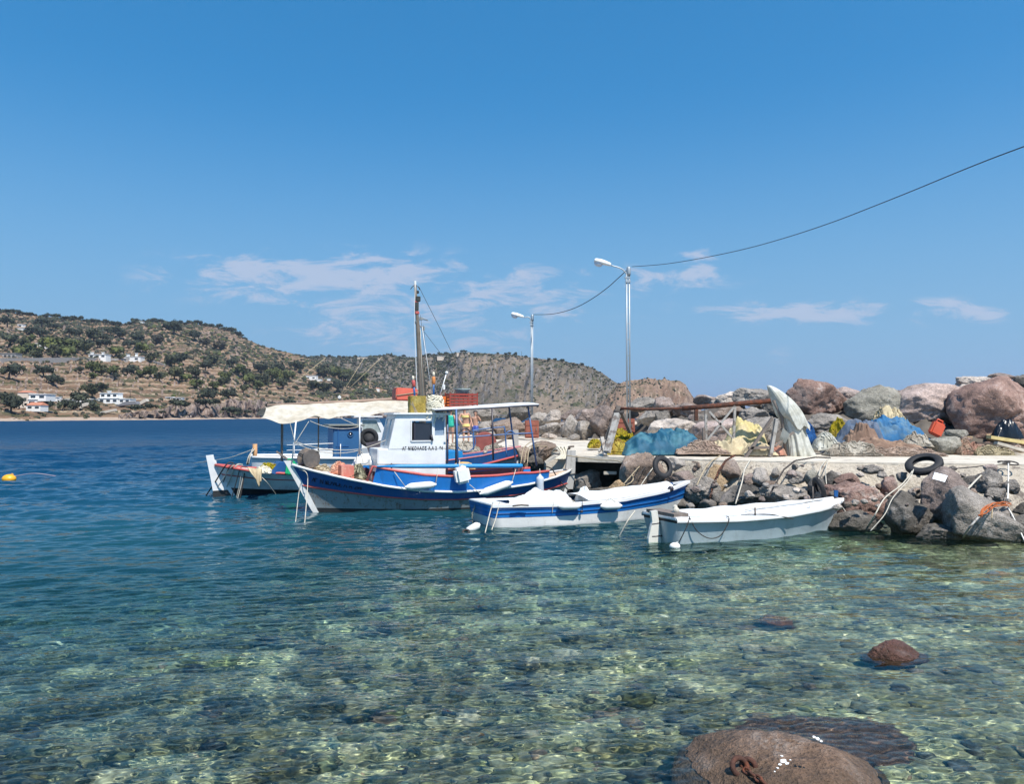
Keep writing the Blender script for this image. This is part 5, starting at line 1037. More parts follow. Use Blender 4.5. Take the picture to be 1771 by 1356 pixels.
# bulwark (raised blue plank with red rail)
xb0, xb1 = fB.loc(952, 806, .6).x, fB.loc(630, 815, .9).x
def bulwark(sg):
    line = [p for p in at_v(sB, nu, 1., sg, -.05) if xb0 <= p.x <= xb1]; out, top = [], []
    for i, p in enumerate(line):
        f = (p.x - xb0) / (xb1 - xb0); h = stab(f, ((0, .20), (.2, .34), (.6, .40), (.93, .44), (1., .44))); out.append((p, h))
    mb = MB(); mb.grid([[p, p + Vector((-.10 if i == len(out) - 1 else 0, .05 * sg, h))] for i, (p, h) in enumerate(out)], smooth=False); o = mb.build('bulwark', [B_P], eB, solid=.035)
    p, h = out[-1]; mb = MB(); rl = [p + Vector((0, .05 * sg, h + .01)) for p, h in out]; mb.tube(rl + [out[-1][0] + Vector((.16, -.02 * sg, .02))], .036, 8); mb.build('rail', R_P, eB)
    return rl
railB = bulwark(1); bulwark(-1)
# inner ceiling (maroon) behind the rail
mb = MB(); 
for sg in (1, -1):
    pts = [p for p in at_v(sB, nu, 1., sg, -.12) if xb0 + .1 <= p.x <= xb1 - .2]; mb.grid([[p, p + Vector((0, .03 * sg, .32))] for p in pts])
mb.build('inner_planking', MAR, eB)
# wheelhouse
yC = .60
def c3(px, py, y=yC): return fB.loc(px, py, y)
zdk = .46; xA = c3(771, 760).x; xF = c3(653, 790).x; xU = c3(672, 775).x; zLow = c3(653, 777).z; zRoof = c3(720, 718).z; xRf = c3(685, 724).x
mb = MB(); mb.box(((xA + xF) / 2, 0, (zdk + zLow) / 2 - .1), (xF - xA, 2 * yC, zLow - zdk + .2), bev=.02)
house_side = []
side = [(xA, zLow), (xU, zLow), (xRf, zRoof), (xA, zRoof)]
wx0, wx1 = c3(748, 740).x, c3(711, 740).x; wz0, wz1 = c3(720, 763).z, c3(720, 727).z; dx0, dx1 = c3(768.5, 740).x, c3(752, 740).x; dz0, dz1 = c3(760, 753).z, zRoof - .06
for sg in (1, -1):
    y = yC * sg
    # side wall with a window and a doorway cut out, as strips
    def strip(xa, za0, za1, xb, zb0, zb1): mb.prism([(xa, y, za0), (xb, y, zb0), (xb, y, zb1), (xa, y, za1)], (0, -.04 * sg, 0))
    fx = lambda z: lerp(xU, xRf, (z - zLow) / (zRoof - zLow))
    mb.prism([(xA, y, zLow), (dx0, y, zLow), (dx0, y, zRoof), (xA, y, zRoof)], (0, -.04 * sg, 0)); mb.prism([(dx0, y, zLow), (dx1, y, zLow), (dx1, y, dz0), (dx0, y, dz0)], (0, -.04 * sg, 0)); mb.prism([(dx0, y, dz1), (dx1, y, dz1), (dx1, y, zRoof), (dx0, y, zRoof)], (0, -.04 * sg, 0))
    mb.prism([(dx1, y, zLow), (wx0, y, zLow), (wx0, y, zRoof), (dx1, y, zRoof)], (0, -.04 * sg, 0)); mb.prism([(wx0, y, zLow), (wx1, y, zLow), (wx1, y, wz0), (wx0, y, wz0)], (0, -.04 * sg, 0)); mb.prism([(wx0, y, wz1), (wx1, y, wz1), (wx1, y, zRoof), (wx0, y, zRoof)], (0, -.04 * sg, 0))
    xi = wx1; mb.prism([(xi, y, zLow), (xU, y, zLow), (xRf, y, zRoof), (xi, y, zRoof)], (0, -.04 * sg, 0))
# front frame: slanted, with two panes
fw = yC - .04
for yy in (-fw, -.03, fw - .05): mb.prism([(xU, yy, zLow), (xU, yy + .06, zLow), (xRf, yy + .06, zRoof), (xRf, yy, zRoof)], (-.05, 0, 0))
mb.prism([(xU, -fw, zLow), (xU, fw, zLow), (lerp(xU, xRf, .08), fw, lerp(zLow, zRoof, .08)), (lerp(xU, xRf, .08), -fw, lerp(zLow, zRoof, .08))], (-.05, 0, 0)); mb.prism([(lerp(xU, xRf, .88), -fw, lerp(zLow, zRoof, .88)), (lerp(xU, xRf, .88), fw, lerp(zLow, zRoof, .88)), (xRf, fw, zRoof), (xRf, -fw, zRoof)], (-.05, 0, 0))
mb.box((xA + .02, 0, (zLow + zRoof) / 2 - .3), (.04, 2 * yC - .1, zRoof - zLow - .6))
wh_ = mb.build('wheelhouse', W_CL, eB)
mb = MB(); mb.box(((xA + xRf) / 2 - .02, 0, zRoof + .03), (xRf - xA + .22, 2 * yC + .14, .06), bev=.02); mb.build('roof', W_CL, eB)
PANE = mat('pale_grey_pane', (.50, .54, .56), .25, .15, 4., spec=.5)  # opaque pale grey, slightly uneven in tone
for y0, y1 in ((-fw + .05, -.03), (.03, fw - .05)):
    mb = MB(); mb.prism([(lerp(xU, xRf, .09) - .02, y0, lerp(zLow, zRoof, .09)), (lerp(xU, xRf, .09) - .02, y1, lerp(zLow, zRoof, .09)), (lerp(xU, xRf, .87) - .02, y1, lerp(zLow, zRoof, .87)), (lerp(xU, xRf, .87) - .02, y0, lerp(zLow, zRoof, .87))], (-.01, 0, 0)); mb.build('windscreen_pane', PANE, wh_)
DG = mat('dark_glass', (.025, .028, .04), .12, .1)
for sg in (1, -1):
    y = yC * sg; mb = MB()
    for a, b in (((wx0, wz0), (wx1, wz0)), ((wx0, wz1), (wx1, wz1)), ((wx0, wz0), (wx0, wz1)), ((wx1, wz0), (wx1, wz1))): mb.bar((a[0], y, a[1]), (b[0], y, b[1]), .05, .035)
    w = mb.build('window', W_CL, wh_); mb = MB(); mb.box(((wx0 + wx1) / 2 - .03, y - .03 * sg, (wz0 + wz1) / 2 - .03), (abs(wx1 - wx0) * .84, .01, (wz1 - wz0) * .86)); mb.build('pane', DG, w)
    # (a window frame and its pane)
mb = MB(); mb.box((wx1 - .1, yC - .025, (wz0 + wz1) / 2 + .02), (.05, .02, (wz1 - wz0) * .9)); mb.build('sliding_bar', DKT, wh_)
mb = MB(); mb.box(((xA + xRf) / 2 + .1, 0, zLow + .01), (xRf - xA - .5, 2 * yC - .3, .02)); mb.build('interior_floor', INTER, wh_)
mb = MB(); mb.box(((dx0 + dx1) / 2, yC - .06, (dz0 + dz1) / 2), (abs(dx1 - dx0) * .96, .02, dz1 - dz0)); mb.build('door', paint('doorway_shade_blue', (.20, .27, .36), .5, .2, (.3, .3, .3)), wh_)  # panel filling the open doorway, painted as the blue shade inside
mb = MB(); mb.tube([c3(746, 752, yC + .02), c3(748, 762, yC + .05)], .03); mb.build('latch', DKT, wh_)
# the name on the wheelhouse: runs towards the stern as seen from the port side
p0 = c3(695.5, 779, yC + .006); p1 = c3(766, 777, yC + .006); M = Matrix(((-1, 0, 0, p0.x), (0, 0, 1, p0.y), (0, 1, 0, p0.z), (0, 0, 0, 1)))
INK = mat('black_paint_lettering', (.03, .03, .035), .6, .05)
tm = text_mesh('ΑΓ ΝΙΚΟΛΑΟΣ Λ.Α 2  94', .135, INK, wh_, M, bold=.0035); wdt = max(v.co.x for v in tm.data.vertices) - min(v.co.x for v in tm.data.vertices); tm.matrix_local = M @ Matrix.Diagonal((abs(p1.x - p0.x) / wdt, 1, 1, 1))
# registration letters on the bow band
def side_letters(txt, px0, py0, px1, py1, size, m):
    """letters set one by one along the curved planking"""
    n = len(txt); line = at_v(sB, nu, .70, 1, .014)
    for i, ch in enumerate(txt):
        if ch == ' ': continue
        px = lerp(px0, px1, i / (n - 1)); py = lerp(py0, py1, i / (n - 1))
        best = None
        for k in range(len(line) - 1):
            a, b = line[k], line[k + 1]; wa = fB.world(*a); wb = fB.world(*b); pa = CX + FPX * wa.x / wa.y; pb = CX + FPX * wb.x / wb.y
            if min(pa, pb) <= px <= max(pa, pb): t = (px - pa) / (pb - pa); best = (a.lerp(b, t), (a - b)); break
        if not best: continue
        p, d = best; d = Vector((d.x, d.y, d.z)).normalized(); 
        if d.x > 0: d = -d
        up = Vector((0, .25, 1)).normalized(); nrm = d.cross(up).normalized(); up = nrm.cross(d)
        Mx = Matrix(((d.x, up.x, nrm.x, p.x), (d.y, up.y, nrm.y, p.y), (d.z, up.z, nrm.z, p.z), (0, 0, 0, 1))); text_mesh(ch, size, m, ho, Mx @ Matrix.Translation((0, 0, .008)), bold=.002)
side_letters('ΑΓ ΝΙΚΟΛΑΟΣ Λ Α 294', 540, 829, 622, 847, .15, mat('faded_dark_lettering', (.004, .008, .03), .6, .1))
# canopy over the aft deck
def cp(px, py, y): return fB.loc(px, py, y)
yN, yF = .86, -.86; cnp = MB(); tops = [(752, 709), (800, 706.5), (850, 704), (900, 700.5), (932, 699.5)]
rows = []
for y, dz in ((yN, 0), (.4, .04), (0, .055), (-.4, .04), (yF, 0)): rows.append([Vector((cp(px, py, yN).x, y, cp(px, py, yN).z + dz)) for px, py in tops])
cnp.grid(rows); canopy = cnp.build('canopy', W_CL, eB, solid=.035)
ed = MB(); 
for y in (yN, yF): ed.tube([Vector((cp(px, py, yN).x, y, cp(px, py, yN).z - .035)) for px, py in tops], .020, 6)
for px, py in (tops[1], tops[2], tops[4]): q = cp(px, py, yN); ed.tube([Vector((q.x, yN, q.z - .035)), Vector((q.x, yF, q.z - .035))], .018, 6)
ed.build('canopy_frame', DKT, canopy)
for name, a, b, m_, y in (('post', (789, 708), (792, 815), STEELB, yN), ('post', (851, 705), (853, 796), DKT, yN), ('post', (913, 702), (928, 806), STEELB, yN * .75), ('post', (774, 708), (774, 800), STEELB, yN * .72), ('post', (820, 705), (820, 790), DKT, yF), ('post', (913, 702), (928, 806), STEELB, yF * .75)):
    A, Bq = cp(*a, y), cp(*b, y)
    if y < 0: A, Bq = Vector((cp(*a, yN).x, y, cp(*a, yN).z - .02)), Vector((cp(*b, yN).x, y, .75))
    mb = MB(); mb.tube([A, Bq], .027, 8); mb.build(name, m_, eB)
for pts, m_ in (([(790, 757), (851, 753), (880, 751), (922, 749)], STEELB), ([(772, 749), (800, 748), (850, 745)], DKT), ([(819, 778), (819, 748), (823, 744), (866, 739), (873, 743), (876, 790)], STEELB), ([(874, 755), (877, 748), (884, 745.5), (890, 750)], STEELB), ([(795, 748), (801, 742), (808, 742), (815, 748)], DKT)):
    mb = MB(); mb.tube(crom([cp(px, py, yN * .9) for px, py in pts], 4), .020, 6); mb.build('hand_rail', m_, eB)
mb = MB(); mb.torus(cp(806, 764, yN * .9), .27, .016, rotm('X', math.pi / 2), 30, 6); mb.build('steering_hoop', STEELB, eB)
mb = MB(); mb.tube([(xA - .03, yC + .02, zdk + .1), (xA - .03, yC + .02, zRoof)], .026, 6); mb.build('corner_post', DKT, eB)
# rudder and tiller at the stern
s = sB[0][-1]; mb = MB(); a_ = [fB.loc(px, py, .0) for px, py in ((981, 779), (995, 779), (994, 815), (990, 846), (976, 846), (978, 812))]
mb.prism([Vector((p.x, .035, p.z)) for p in a_], (0, -.07, 0)); rd = mb.build('rudder', paint('weathered_grey_wood', (.40, .385, .36), .9, .6, (.24, .22, .19)), eB); 
mb = MB(); mb.tube([fB.loc(975, 823, .06), fB.loc(996, 819, .06)], .012); mb.build('rudder_lashing', ROPED, rd)
# deck gear that belongs to the boat
mb = MB(); mb.prism([Vector((fB.loc(px, py, .3).x, -.35, fB.loc(px, py, .3).z)) for px, py in ((590, 832), (612, 830), (612, 806), (590, 806))], (0, .7, 0)); mb.build('hatch', paint('salmon_paint', (.50, .16, .12), .7, .5, (.6, .4, .3)), eB)
mb = MB(); mb.bar(cp(508, 811, 0), cp(548, 783, 0) + Vector((0, -.1, 0)), .09, .05); mb.bar(cp(525, 785, .05) , cp(556, 816, .05), .10, .06); mb.build('hauler_arm', DKT, eB)
mb = MB(); q = cp(530, 793, 0); Mx = rotm('Z', .35) @ rotm('X', math.pi / 2)
mb.lathe([(.0, -.20), (.24, -.20), (.25, -.18), (.24, -.15), (.13, -.12), (.12, .06), (.26, .09), (.27, .11), (.26, .13), (.07, .13), (.05, .18), (.0, .18)], (q.x - .05, 0, q.z), Mx, 28, smooth=False); mb.build('hauler_drum', mat('dull_steel_drum', (.12, .105, .095), .75, .35, 6., .4, 30., .1, col2=(.22, .16, .12)), eB)
# flagstaff stays with net poles standing on the foredeck
mb = MB(); mb.tube([cp(622, 787, .2), cp(622, 716, .2)], .02, 6); mb.build('pole', W_CL, eB)
mb = MB(); mb.tube([cp(505, 800, .1), cp(512, 728, .1)], .02, 6); mb.build('pole', W_CL, eB)
mb = MB()
for a, b, sg_ in (((510, 764), (622, 777), .10), ((509, 766), (622, 779), .16), ((511, 766), (534, 729), 0), ((510, 764), (501, 730), 0), ((622, 777), (614, 800), 0), ((622, 777), (632, 792), 0), ((622, 777), (628, 800), 0), ((622, 777), (668, 761), .02), ((622, 738), (582, 720), 0), ((622, 738), (536, 728), .12)): mb.tube(sag(cp(*a, .15), cp(*b, .15), sg_, 10), .009, 5)
mb.build('guard_rope', ROPE, eB)
for (x, y, w, h, m_) in ((605, 812, 14, 14, R_P),): pass
# cleats and clutter of the foredeck
mb = MB(); mb.lathe([(.0, 0), (.05, 0), (.055, .09), (.0, .09)], cp(568, 824, .3)); mb.build('paint_tin', mat('pale_blue_tin', (.25, .36, .42), .5, .1), eB)
boxw = MB(); boxw.prism([cp(653, 812, .75), cp(669, 812, .75), cp(669, 806, .75), cp(653, 806, .75)], (0, -.3, 0)); boxw.build('locker', W_CL, eB)
# spar lying along the side, on two crutches
e = empty('spar', fB.world(*cp(770, 806, 1.02)), fB.a, 'long sky blue tapered spar lying along the blue fishing boat', 'spar'); o_ = cp(770, 806, 1.02)
mb = MB(); a, b = cp(903, 806, 1.02) - o_, cp(652, 807, 1.02) - o_; mb.tube([a, a.lerp(b, .03), a.lerp(b, .5), a.lerp(b, .85), b], [.058, .064, .06, .05, .02], 12); mb.build('pole', SKYB, e)
mb = MB(); mb.tube([cp(652, 803.5, 1.0) - o_, cp(790, 803.5, 1.0) - o_], .013, 6); mb.build('cable', DKT, e)
for px in (677, 888):
    q = cp(px, 812, 1.0); mb = MB(); mb.tube([Vector((q.x, q.y, .75)), Vector((q.x, q.y, q.z + .16))], .022, 6); mb.build('crutch', DKT, eB)
# gear lying on the roof: things of their own
zr = zRoof + .06
def Wd(p): return fB.world(p.x, p.y, p.z)
def gear(px0, px1, pyt, pyb, y=.25): a, b = cp(px0, pyb, y), cp(px1, pyt, y); return Wd((a + b) / 2), abs(b.x - a.x), b.z - a.z
c, w, h = gear(707, 735, 685, 716, .3); e = empty('net_tub', c, fB.a, 'yellow net wrapped tub standing on the white wheelhouse roof', 'tub')
mb = MB(); rows = []
for k in range(9):
    t = k / 8; rows.append([Vector(((w / 2) * (1 + .03 * math.sin(t * 9)) * (abs(math.cos(a)) ** .5) * (1 if math.cos(a) > 0 else -1) * (1 + .04 * mnoise.noise(Vector((a * 3, t * 5, 1)))), w * .45 * (abs(math.sin(a)) ** .5) * (1 if math.sin(a) > 0 else -1), h * (t - .5))) for a in np.linspace(0, 2 * math.pi, 41)[:-1]])
mb.grid(rows, close=True); mb.add(rows[-1], [tuple(range(40))]); mb.build('net', cloth_mat('ochre_yellow_net', (.58, .42, .10), (.66, .54, .20)), e)
mb = MB()
for k in range(9): a = _vr.uniform(0, 6.28); mb.tube(crom([Vector((w / 2 * math.cos(a), w * .5 * math.sin(a), h * .5)), Vector((w * .53 * math.cos(a + .3), w * .55 * math.sin(a + .3), 0)), Vector((w * .5 * math.cos(a + .9), w * .5 * math.sin(a + .9), -h * .5))], 4), .012, 5)
mb.build('cord', ROPET, e)
def rope_pile(px, pyt, pyb, wpx, label, m, y=.3, seed=1, n=9, name='rope_coil'):
    c, w, h = gear(px - wpx / 2, px + wpx / 2, pyt, pyb, y); rng = random.Random(seed); mb = MB(); V, F = ico(3); mb.add([Vector((v[0] * w * .46, v[1] * w * .42, v[2] * h * .46)) for v in V], F, 0, True)
    for k in range(n * 5):
        z = rng.uniform(-.5, .5) * h; r = w * .5 * math.sqrt(max(.2, 1 - (2 * z / h) ** 2 * .5)); a0 = rng.uniform(0, 6.28); sp = rng.uniform(1., 3.5); ph = rng.uniform(0, 6)
        mb.tube(crom([Vector((r * math.cos(a0 + sp * t), r * .92 * math.sin(a0 + sp * t), z + .05 * math.sin(ph + t * 9))) for t in np.linspace(0, 1, 7)], 3), rng.uniform(.014, .022), 5)
    o = mb.build(name, m, recalc=False); o.location = c; return tag(o, label, 'rope')
rope_pile(751, 687, 716, 32, 'cream rope and netting piled on the wheelhouse roof edge', mat('cream_rope', (.66, .61, .48), .9, .2, 20., .5, 80.), .35, 3, 12)
for k in range(5):
    a = cp(738 + k * 7, 712, .56); rope([Wd(a), Wd(a + Vector((-.02, .06, -.12))), Wd(a + Vector((.03, .05, -.2 - .06 * (k % 3))))], .016, MATS['cream_rope'], 'loose cream rope end hanging from the wheelhouse roof pile', group='rope ends hanging from the roof pile', n=3)
c, w, h = gear(757, 776, 686, 707, -.1); mb = MB(); mb.box((0, 0, 0), (w, .4, h), bev=.02); e = empty('plastic_box', c, fB.a, 'orange plastic box behind the cream rope on the roof', 'box'); mb.build('body', mat('orange_box_plastic', (.62, .16, .03), .5, .1), e)
mb = MB(); mb.box((0, 0, -.02), (w * 1.02, .42, .02)); mb.build('strap', ROPET, e)
# slatted fish crate
c, w, h = gear(774, 821, 680.5, 706, .2); e = empty('fish_crate', c, fB.a, 'dark red slatted fish crate on the canopy roof', 'crate'); CR = mat('dark_red_plastic', (.24, .035, .022), .5, .15, 5.); d = .48
for k in range(5):
    z = -h / 2 + h * (k + .5) / 5
    mb = MB()
    for s_ in (-1, 1): mb.box((0, s_ * d / 2, z), (w, .02, h * .13)); mb.box((s_ * w / 2, 0, z), (.02, d, h * .13))
    mb.build('slat', CR, e)
mb = MB()
for i in range(7): 
    for s_ in (-1, 1): mb.box((-w / 2 + w * i / 6, s_ * (d / 2 - .003), 0), (.03 if i in (0, 6) else .014, .03, h * (1.06 if i in (0, 6) else 1)))
mb.build('rib', CR, e); mb = MB(); mb.box((0, 0, -h / 2 + .01), (w, d, .02)); mb.build('floor', CR, e)
c2_, w2, h2 = gear(785, 813, 672.5, 683, .2); e = empty('basin', c2_, fB.a, 'grey plastic basin with flared rim resting upon the red crate', 'basin'); mb = MB(); mb.lathe([(.02, -h2 * .9), (w2 * .36, -h2 * .9), (w2 * .42, h2 * .25), (w2 * .50, h2 * .35), (w2 * .52, h2 * .5), (w2 * .46, h2 * .5), (w2 * .38, h2 * .1), (.02, h2 * .0)], n=26); mb.build('bowl', mat('grey_basin_plastic', (.30, .36, .36), .5, .1), e)
# dan buoy poles
for (x0, y0, x1, y1, y, cols, lab) in ((718, 690, 714, 650, .0, (B_DK, R_P, CREAM_P), 'net marker pole with cream tip left of the mast'), (750, 688, 750, 643, .0, (B_DK, mat('orange_float', (.60, .22, .06), .6, .2), CREAM_P), 'blue net marker pole with orange float behind the cream rope')):
    a, b = cp(x0, y0, y), cp(x1, y1, y); e = empty('marker_pole', Wd(a), fB.a, lab, 'marker pole'); d_ = b - a
    mb = MB(); mb.tube([Vector((0, 0, -.1)), d_ * .6], .028, 8); mb.build('staff', cols[0], e); mb = MB(); mb.tube([d_ * .52, d_ * .56, d_ * .78, d_ * .82], [.03, .05, .05, .03], 10); mb.build('float', cols[1], e); mb = MB(); mb.tube([d_ * .80, d_ * .97, d_], [.035, .035, .01], 8); mb.build('tip', cols[2], e)
a, b = cp(759, 690, .0), cp(772.5, 644.5, .0); e = empty('marker_pole', Wd(a), fB.a, 'thin white slanting pole with white ball head', 'marker pole'); d_ = b - a
mb = MB(); mb.tube([Vector((0, 0, 0)), d_], .014, 6); mb.build('staff', W_CL, e); V, F = ico(2); mb = MB(); mb.add([d_ + Vector(v) * .045 for v in V], F, 0, True); mb.build('ball', W_CL, e); mb = MB(); mb.box(d_ * .45 + Vector((-.05, 0, 0)), (.05, .03, .14)); mb.build('tag', W_CL, e)
# red box lashed on the awning end
c, w, h = gear(682, 718, 672, 693, -.9); e = empty('foam_box', c, fB.a, 'red orange box tied with yellow cord, at the awning end by the mast', 'box'); mb = MB(); mb.box((0, 0, 0), (w * 1.04, .55, h), rotm('Y', -.04), bev=.03); mb.build('body', mat('red_box_plastic', (.60, .12, .075), .6, .12, 4.), e); mb = MB(); mb.tube([(-w * .54, -.29, 0), (w * .54, -.29, .06)], .014, 5); mb.tube([(-w * .54, .29, .06), (w * .54, .29, -.04)], .014, 5); mb.build('cord', ROPET, e)
# fenders, cans
y_ = 1.30
def side_y(px):   # outboard distance of the topside at this bearing
    x = fB.loc(px, 840, 1.1).x; return float(np.interp(x, [q[-1].x for q in sB], [q[-1].y for q in sB])) + .06
def onB(px, py, dy=0.): return fB.loc(px, py, side_y(px) + dy)
p, q = onB(700, 843, .08), onB(755, 838, .08); fender(Wd((p + q) / 2), (q - p).length, .095, (Wd(q) - Wd(p)), 'long white fender lying level on the blue hull, left of the white can', hangs=((Wd(onB(682, 816)), 1 if False else -1), (Wd(onB(758, 810)), 1)))
p, q = onB(829, 855, .08), onB(887, 834, .08); fender(Wd((p + q) / 2), (q - p).length, .105, (Wd(q) - Wd(p)), 'long white fender slanting up to the right on the blue hull', hangs=((Wd(onB(812, 838)), -1), (Wd(onB(892, 812)), 1)))
c = Wd(onB(799, 822, .14)); e = empty('canister', c, fB.a, 'white plastic can hanging over the middle of the blue hull', 'can'); mb = MB(); mb.box((0, 0, 0), (.40, .28, .44), rotm('Y', .2), bev=.07); mb.build('body', FEND, e); mb = MB(); mb.tube([(.06, -.02, .22), (.02, -.15, .38)], .012); mb.build('cord', ROPE, e); mb = MB(); mb.tube([(.0, 0, .2), (.0, 0, .26)], .04); mb.build('cap', FEND, e)
c = Wd(onB(934, 837, .1)); e = empty('plastic_bottle', c, fB.a, 'clear plastic bottle hung as a fender near the stern', 'bottle'); mb = MB(); mb.lathe([(.02, -.24), (.105, -.24), (.11, -.2), (.10, 0), (.11, .12), (.10, .18), (.035, .24), (.03, .27)], n=18); mb.build('bottle_body', mat('cloudy_plastic', (.55, .58, .62), .2, .08), e); mb = MB(); mb.tube([(0, 0, .25), (.0, -.02, .42)], .01); mb.build('cord', ROPE, e)
# nets, foam block and cork heap on deck
heapB = lambda px, pyb, w, h, y, m_, lab, sd, dp=.4, fo=1.4, nm='net_heap', cat='net': heap(nm, px, pyb, w, h, Wd(fB.loc(px, pyb, y)).y, dp, m_, lab, cat, sd, fo)
heapB(618, 830, 26, 22, .3, mat('dark_green_net', (.07, .07, .045), .9, .4, 12., col2=(.35, .33, .22), c2lo=.5, c2hi=.6, c2scale=9.), 'dark tangled net heap beside the blue bulwark end', 61)
heapB(628, 806, 40, 16, -.2, W_P, 'white cloth bundle at the foot of the white pole', 62, .4, 1.2, 'cloth_bundle', 'cloth')
heapB(588, 822, 40, 18, -.2, cloth_mat('salmon_cloth', (.55, .25, .17), (.62, .42, .30)), 'salmon net cloth heap on the foredeck', 63)
heapB(545, 816, 50, 9, .1, MATS['tan_rope'], 'thick tan rope bundle on the bow', 64, .3, 1.8, 'rope_heap', 'rope')
heapB(800, 812, 44, 13, .1, mat('cork_block', (.55, .36, .16), .9, .25, 8.), 'rounded tan cork float block behind the blue spar', 65, .5, .2, 'float_block', 'float')
rope([Wd(cp(517, 812, .1)), Wd(cp(530, 818, .35)), Wd(cp(532, 840, .5)), G(527, 905)], .011, ROPE, 'pale rope hanging off the bow into the water, right one')
rope([Wd(cp(520, 835, .3)), Wd(cp(516, 860, .4)), G(511, 905)], .010, ROPE, 'pale rope hanging off the bow into the water, left one')
rope([Wd(cp(942, 806, .6)), Wd(cp(955, 812, .4)), Wd(cp(965, 828, .3)), Wd(cp(985, 850, .3))], .018, ROPED, 'dark hose from the stern down past the wooden rudder')
for k, (px, py) in enumerate(((900, 806), (907, 800), (912, 802))): rope([Wd(cp(px, py, .4)), P(px + 6, 775, 24.6), P(px + 22 + 6 * k, 762 + 5 * k, 26.)], .016, ROPET, 'tan mooring rope from the blue boat stern to the quay', group='stern ropes of the blue fishing boat')
# ---------------------------------------------------------------- boat A: white boat with awning and mast, stern to the left
sA_, bA_ = G(404, 858), Vector((-.35, 28.2, 0)); dA = bA_ - sA_; fA = Frame((sA_.x + bA_.x) / 2, (sA_.y + bA_.y) / 2, math.atan2(dA.y, dA.x)); LA = dA.length / 2
eA = empty('fishing_boat', fA.o, fA.a, 'white and grey wooden fishing boat with tall mast and long cream awning', 'boat')
n = 33; xs = [lerp(-LA, LA, i / (n - 1)) for i in range(n)]; T_ = [i / (n - 1) for i in range(n)]
bg = [max(.04, 1.45 * stab(t, ((0, .0), (.03, .28), (.09, .60), (.2, .86), (.4, 1.), (.6, .96), (.78, .72), (.9, .36), (.97, .14), (1, .0)))) for t in T_]
bw = [max(.012, 1.25 * stab(t, ((0, .0), (.05, .12), (.15, .45), (.3, .80), (.5, .95), (.7, .78), (.85, .42), (1, .0)))) for t in T_]
zs = [stab(t, ((0, .98), (.1, .80), (.25, .68), (.45, .62), (.65, .66), (.85, .82), (1, 1.08))) for t in T_]; zk = [-.1 - .5 * math.sin(t * math.pi) ** .5 for t in T_]
PKW = paint('pale_white_hull', (.66, .66, .64), .45, .4, (.4, .33, .27))  # even pale white of the hull itself
hoA, sA, nuA = hull(eA, xs, bg, zs, bw, zk, .7, .55, [(.27, 2), (.68, 0), (.73, 1), (1., 0)], mats=[PKW, R_P, K_P], flare=1.5)
for sg in (1, -1):
    mb = MB(); mb.tube(interp_line(sA, -1, sg, (0, .02, 0)), .04, 8); mb.build('rail', R_P, eA)
deck(sA, eA, W_P, -.03)
stem_post(sA, -1, .05, .12, .05, W_P, eA, 'stem_post', .14); stem_post(sA, 0, .05, .12, -.04, W_CL, eA, 'stern_post', .12)
xr = sA[0][-1].x
def ca(px, py, y=0.): return fA.loc(px, py, y)
mb = MB(); pr = [ca(px, py, 0) for px, py in ((356, 788), (369, 786.5), (371, 795), (374, 797), (376, 813), (381, 826), (402, 824), (408, 846), (368, 849), (364, 826), (360, 808))]
mb.prism([Vector((p.x, .04, p.z)) for p in pr], (0, -.08, 0)); rA = mb.build('rudder', W_CL, eA); 
mb = MB(); pr = [ca(px, py, 0) for px, py in ((368, 849.3), (408, 846.3), (410, 866), (368, 866))]; mb.prism([Vector((p.x, .038, p.z)) for p in pr], (0, -.076, 0)); wet(mb.build('rudder_foot', K_P, rA))
# mast and boom
yM = 0.; mt, mbm = ca(718, 492, yM), ca(731, 700, yM); MW = mat('grey_mast_wood', (.15, .125, .10), .85, .35, 4., .4, 30.)
mb = MB(); mb.tube([Vector((mbm.x, 0, .6)), mbm, mbm.lerp(mt, .5), mbm.lerp(mt, .75), mt], [.13, .115, .085, .055, .045], 12); mast = mb.build('mast', MW, eA)
mb = MB(); mb.tube([ca(736, 700, .15), ca(727, 600, .1), ca(722, 560, .05)], [.05, .04, .03], 8); mb.build('second_spar', MW, eA)
for k, (py, w, h, m_) in enumerate(((489.5, .07, .16, W_P), (505, .1, .1, K_P), (517, .16, .18, K_P), (524, .11, .16, R_P), (530, .13, .3, K_P), (541, .14, .1, R_P))):
    f = (py - 492) / 208; q = mt.lerp(mbm, f); mb = MB(); mb.box(q + Vector((.06 if k in (1, 2) else 0, 0, 0)), (w, w, h), bev=.015); mb.build('mast_fitting', m_, mast)
mb = MB(); mb.tube(crom([ca(710, 500), ca(714, 495), ca(718, 494), ca(723, 496), ca(726, 501)], 3), .012, 5); mb.build('mast_whip', MATS['black_cable'], mast); mb = MB(); mb.tube([ca(719, 560), ca(721, 553), ca(728, 550), ca(740, 554)], [.05, .045, .04, .02], 6); mb.box(ca(727, 551), (.14, .1, .10)); mb.tube([ca(719, 559), ca(728, 565), ca(732, 568)], .025, 6); mb.box(ca(732, 568), (.09, .08, .14)); mb.build('crane_hook', mat('grey_fitting', (.22, .24, .25), .6, .2), mast)
for pts, m_, r in (([(718, 492), (717, 560), (722, 690)], W_CL, .012), ([(727, 570), (731, 690)], ROPE, .009), ([(730, 565), (748, 690)], W_CL, .010), ([(732, 562), (738, 630), (742, 690)], ROPED, .007), ([(724, 495), (785, 618), (803, 672)], ROPED, .008), ([(733, 573), (790, 650), (803, 680)], ROPED, .007), ([(719, 500), (640, 590), (565, 640)], None, 0), ([(727, 545), (733, 600), (736, 690)], ROPED, .006)):
    if m_ is None: continue
    mb = MB(); mb.tube(crom([ca(*p, -.12) for p in pts], 5), r, 5); mb.build('stay', m_, mast)
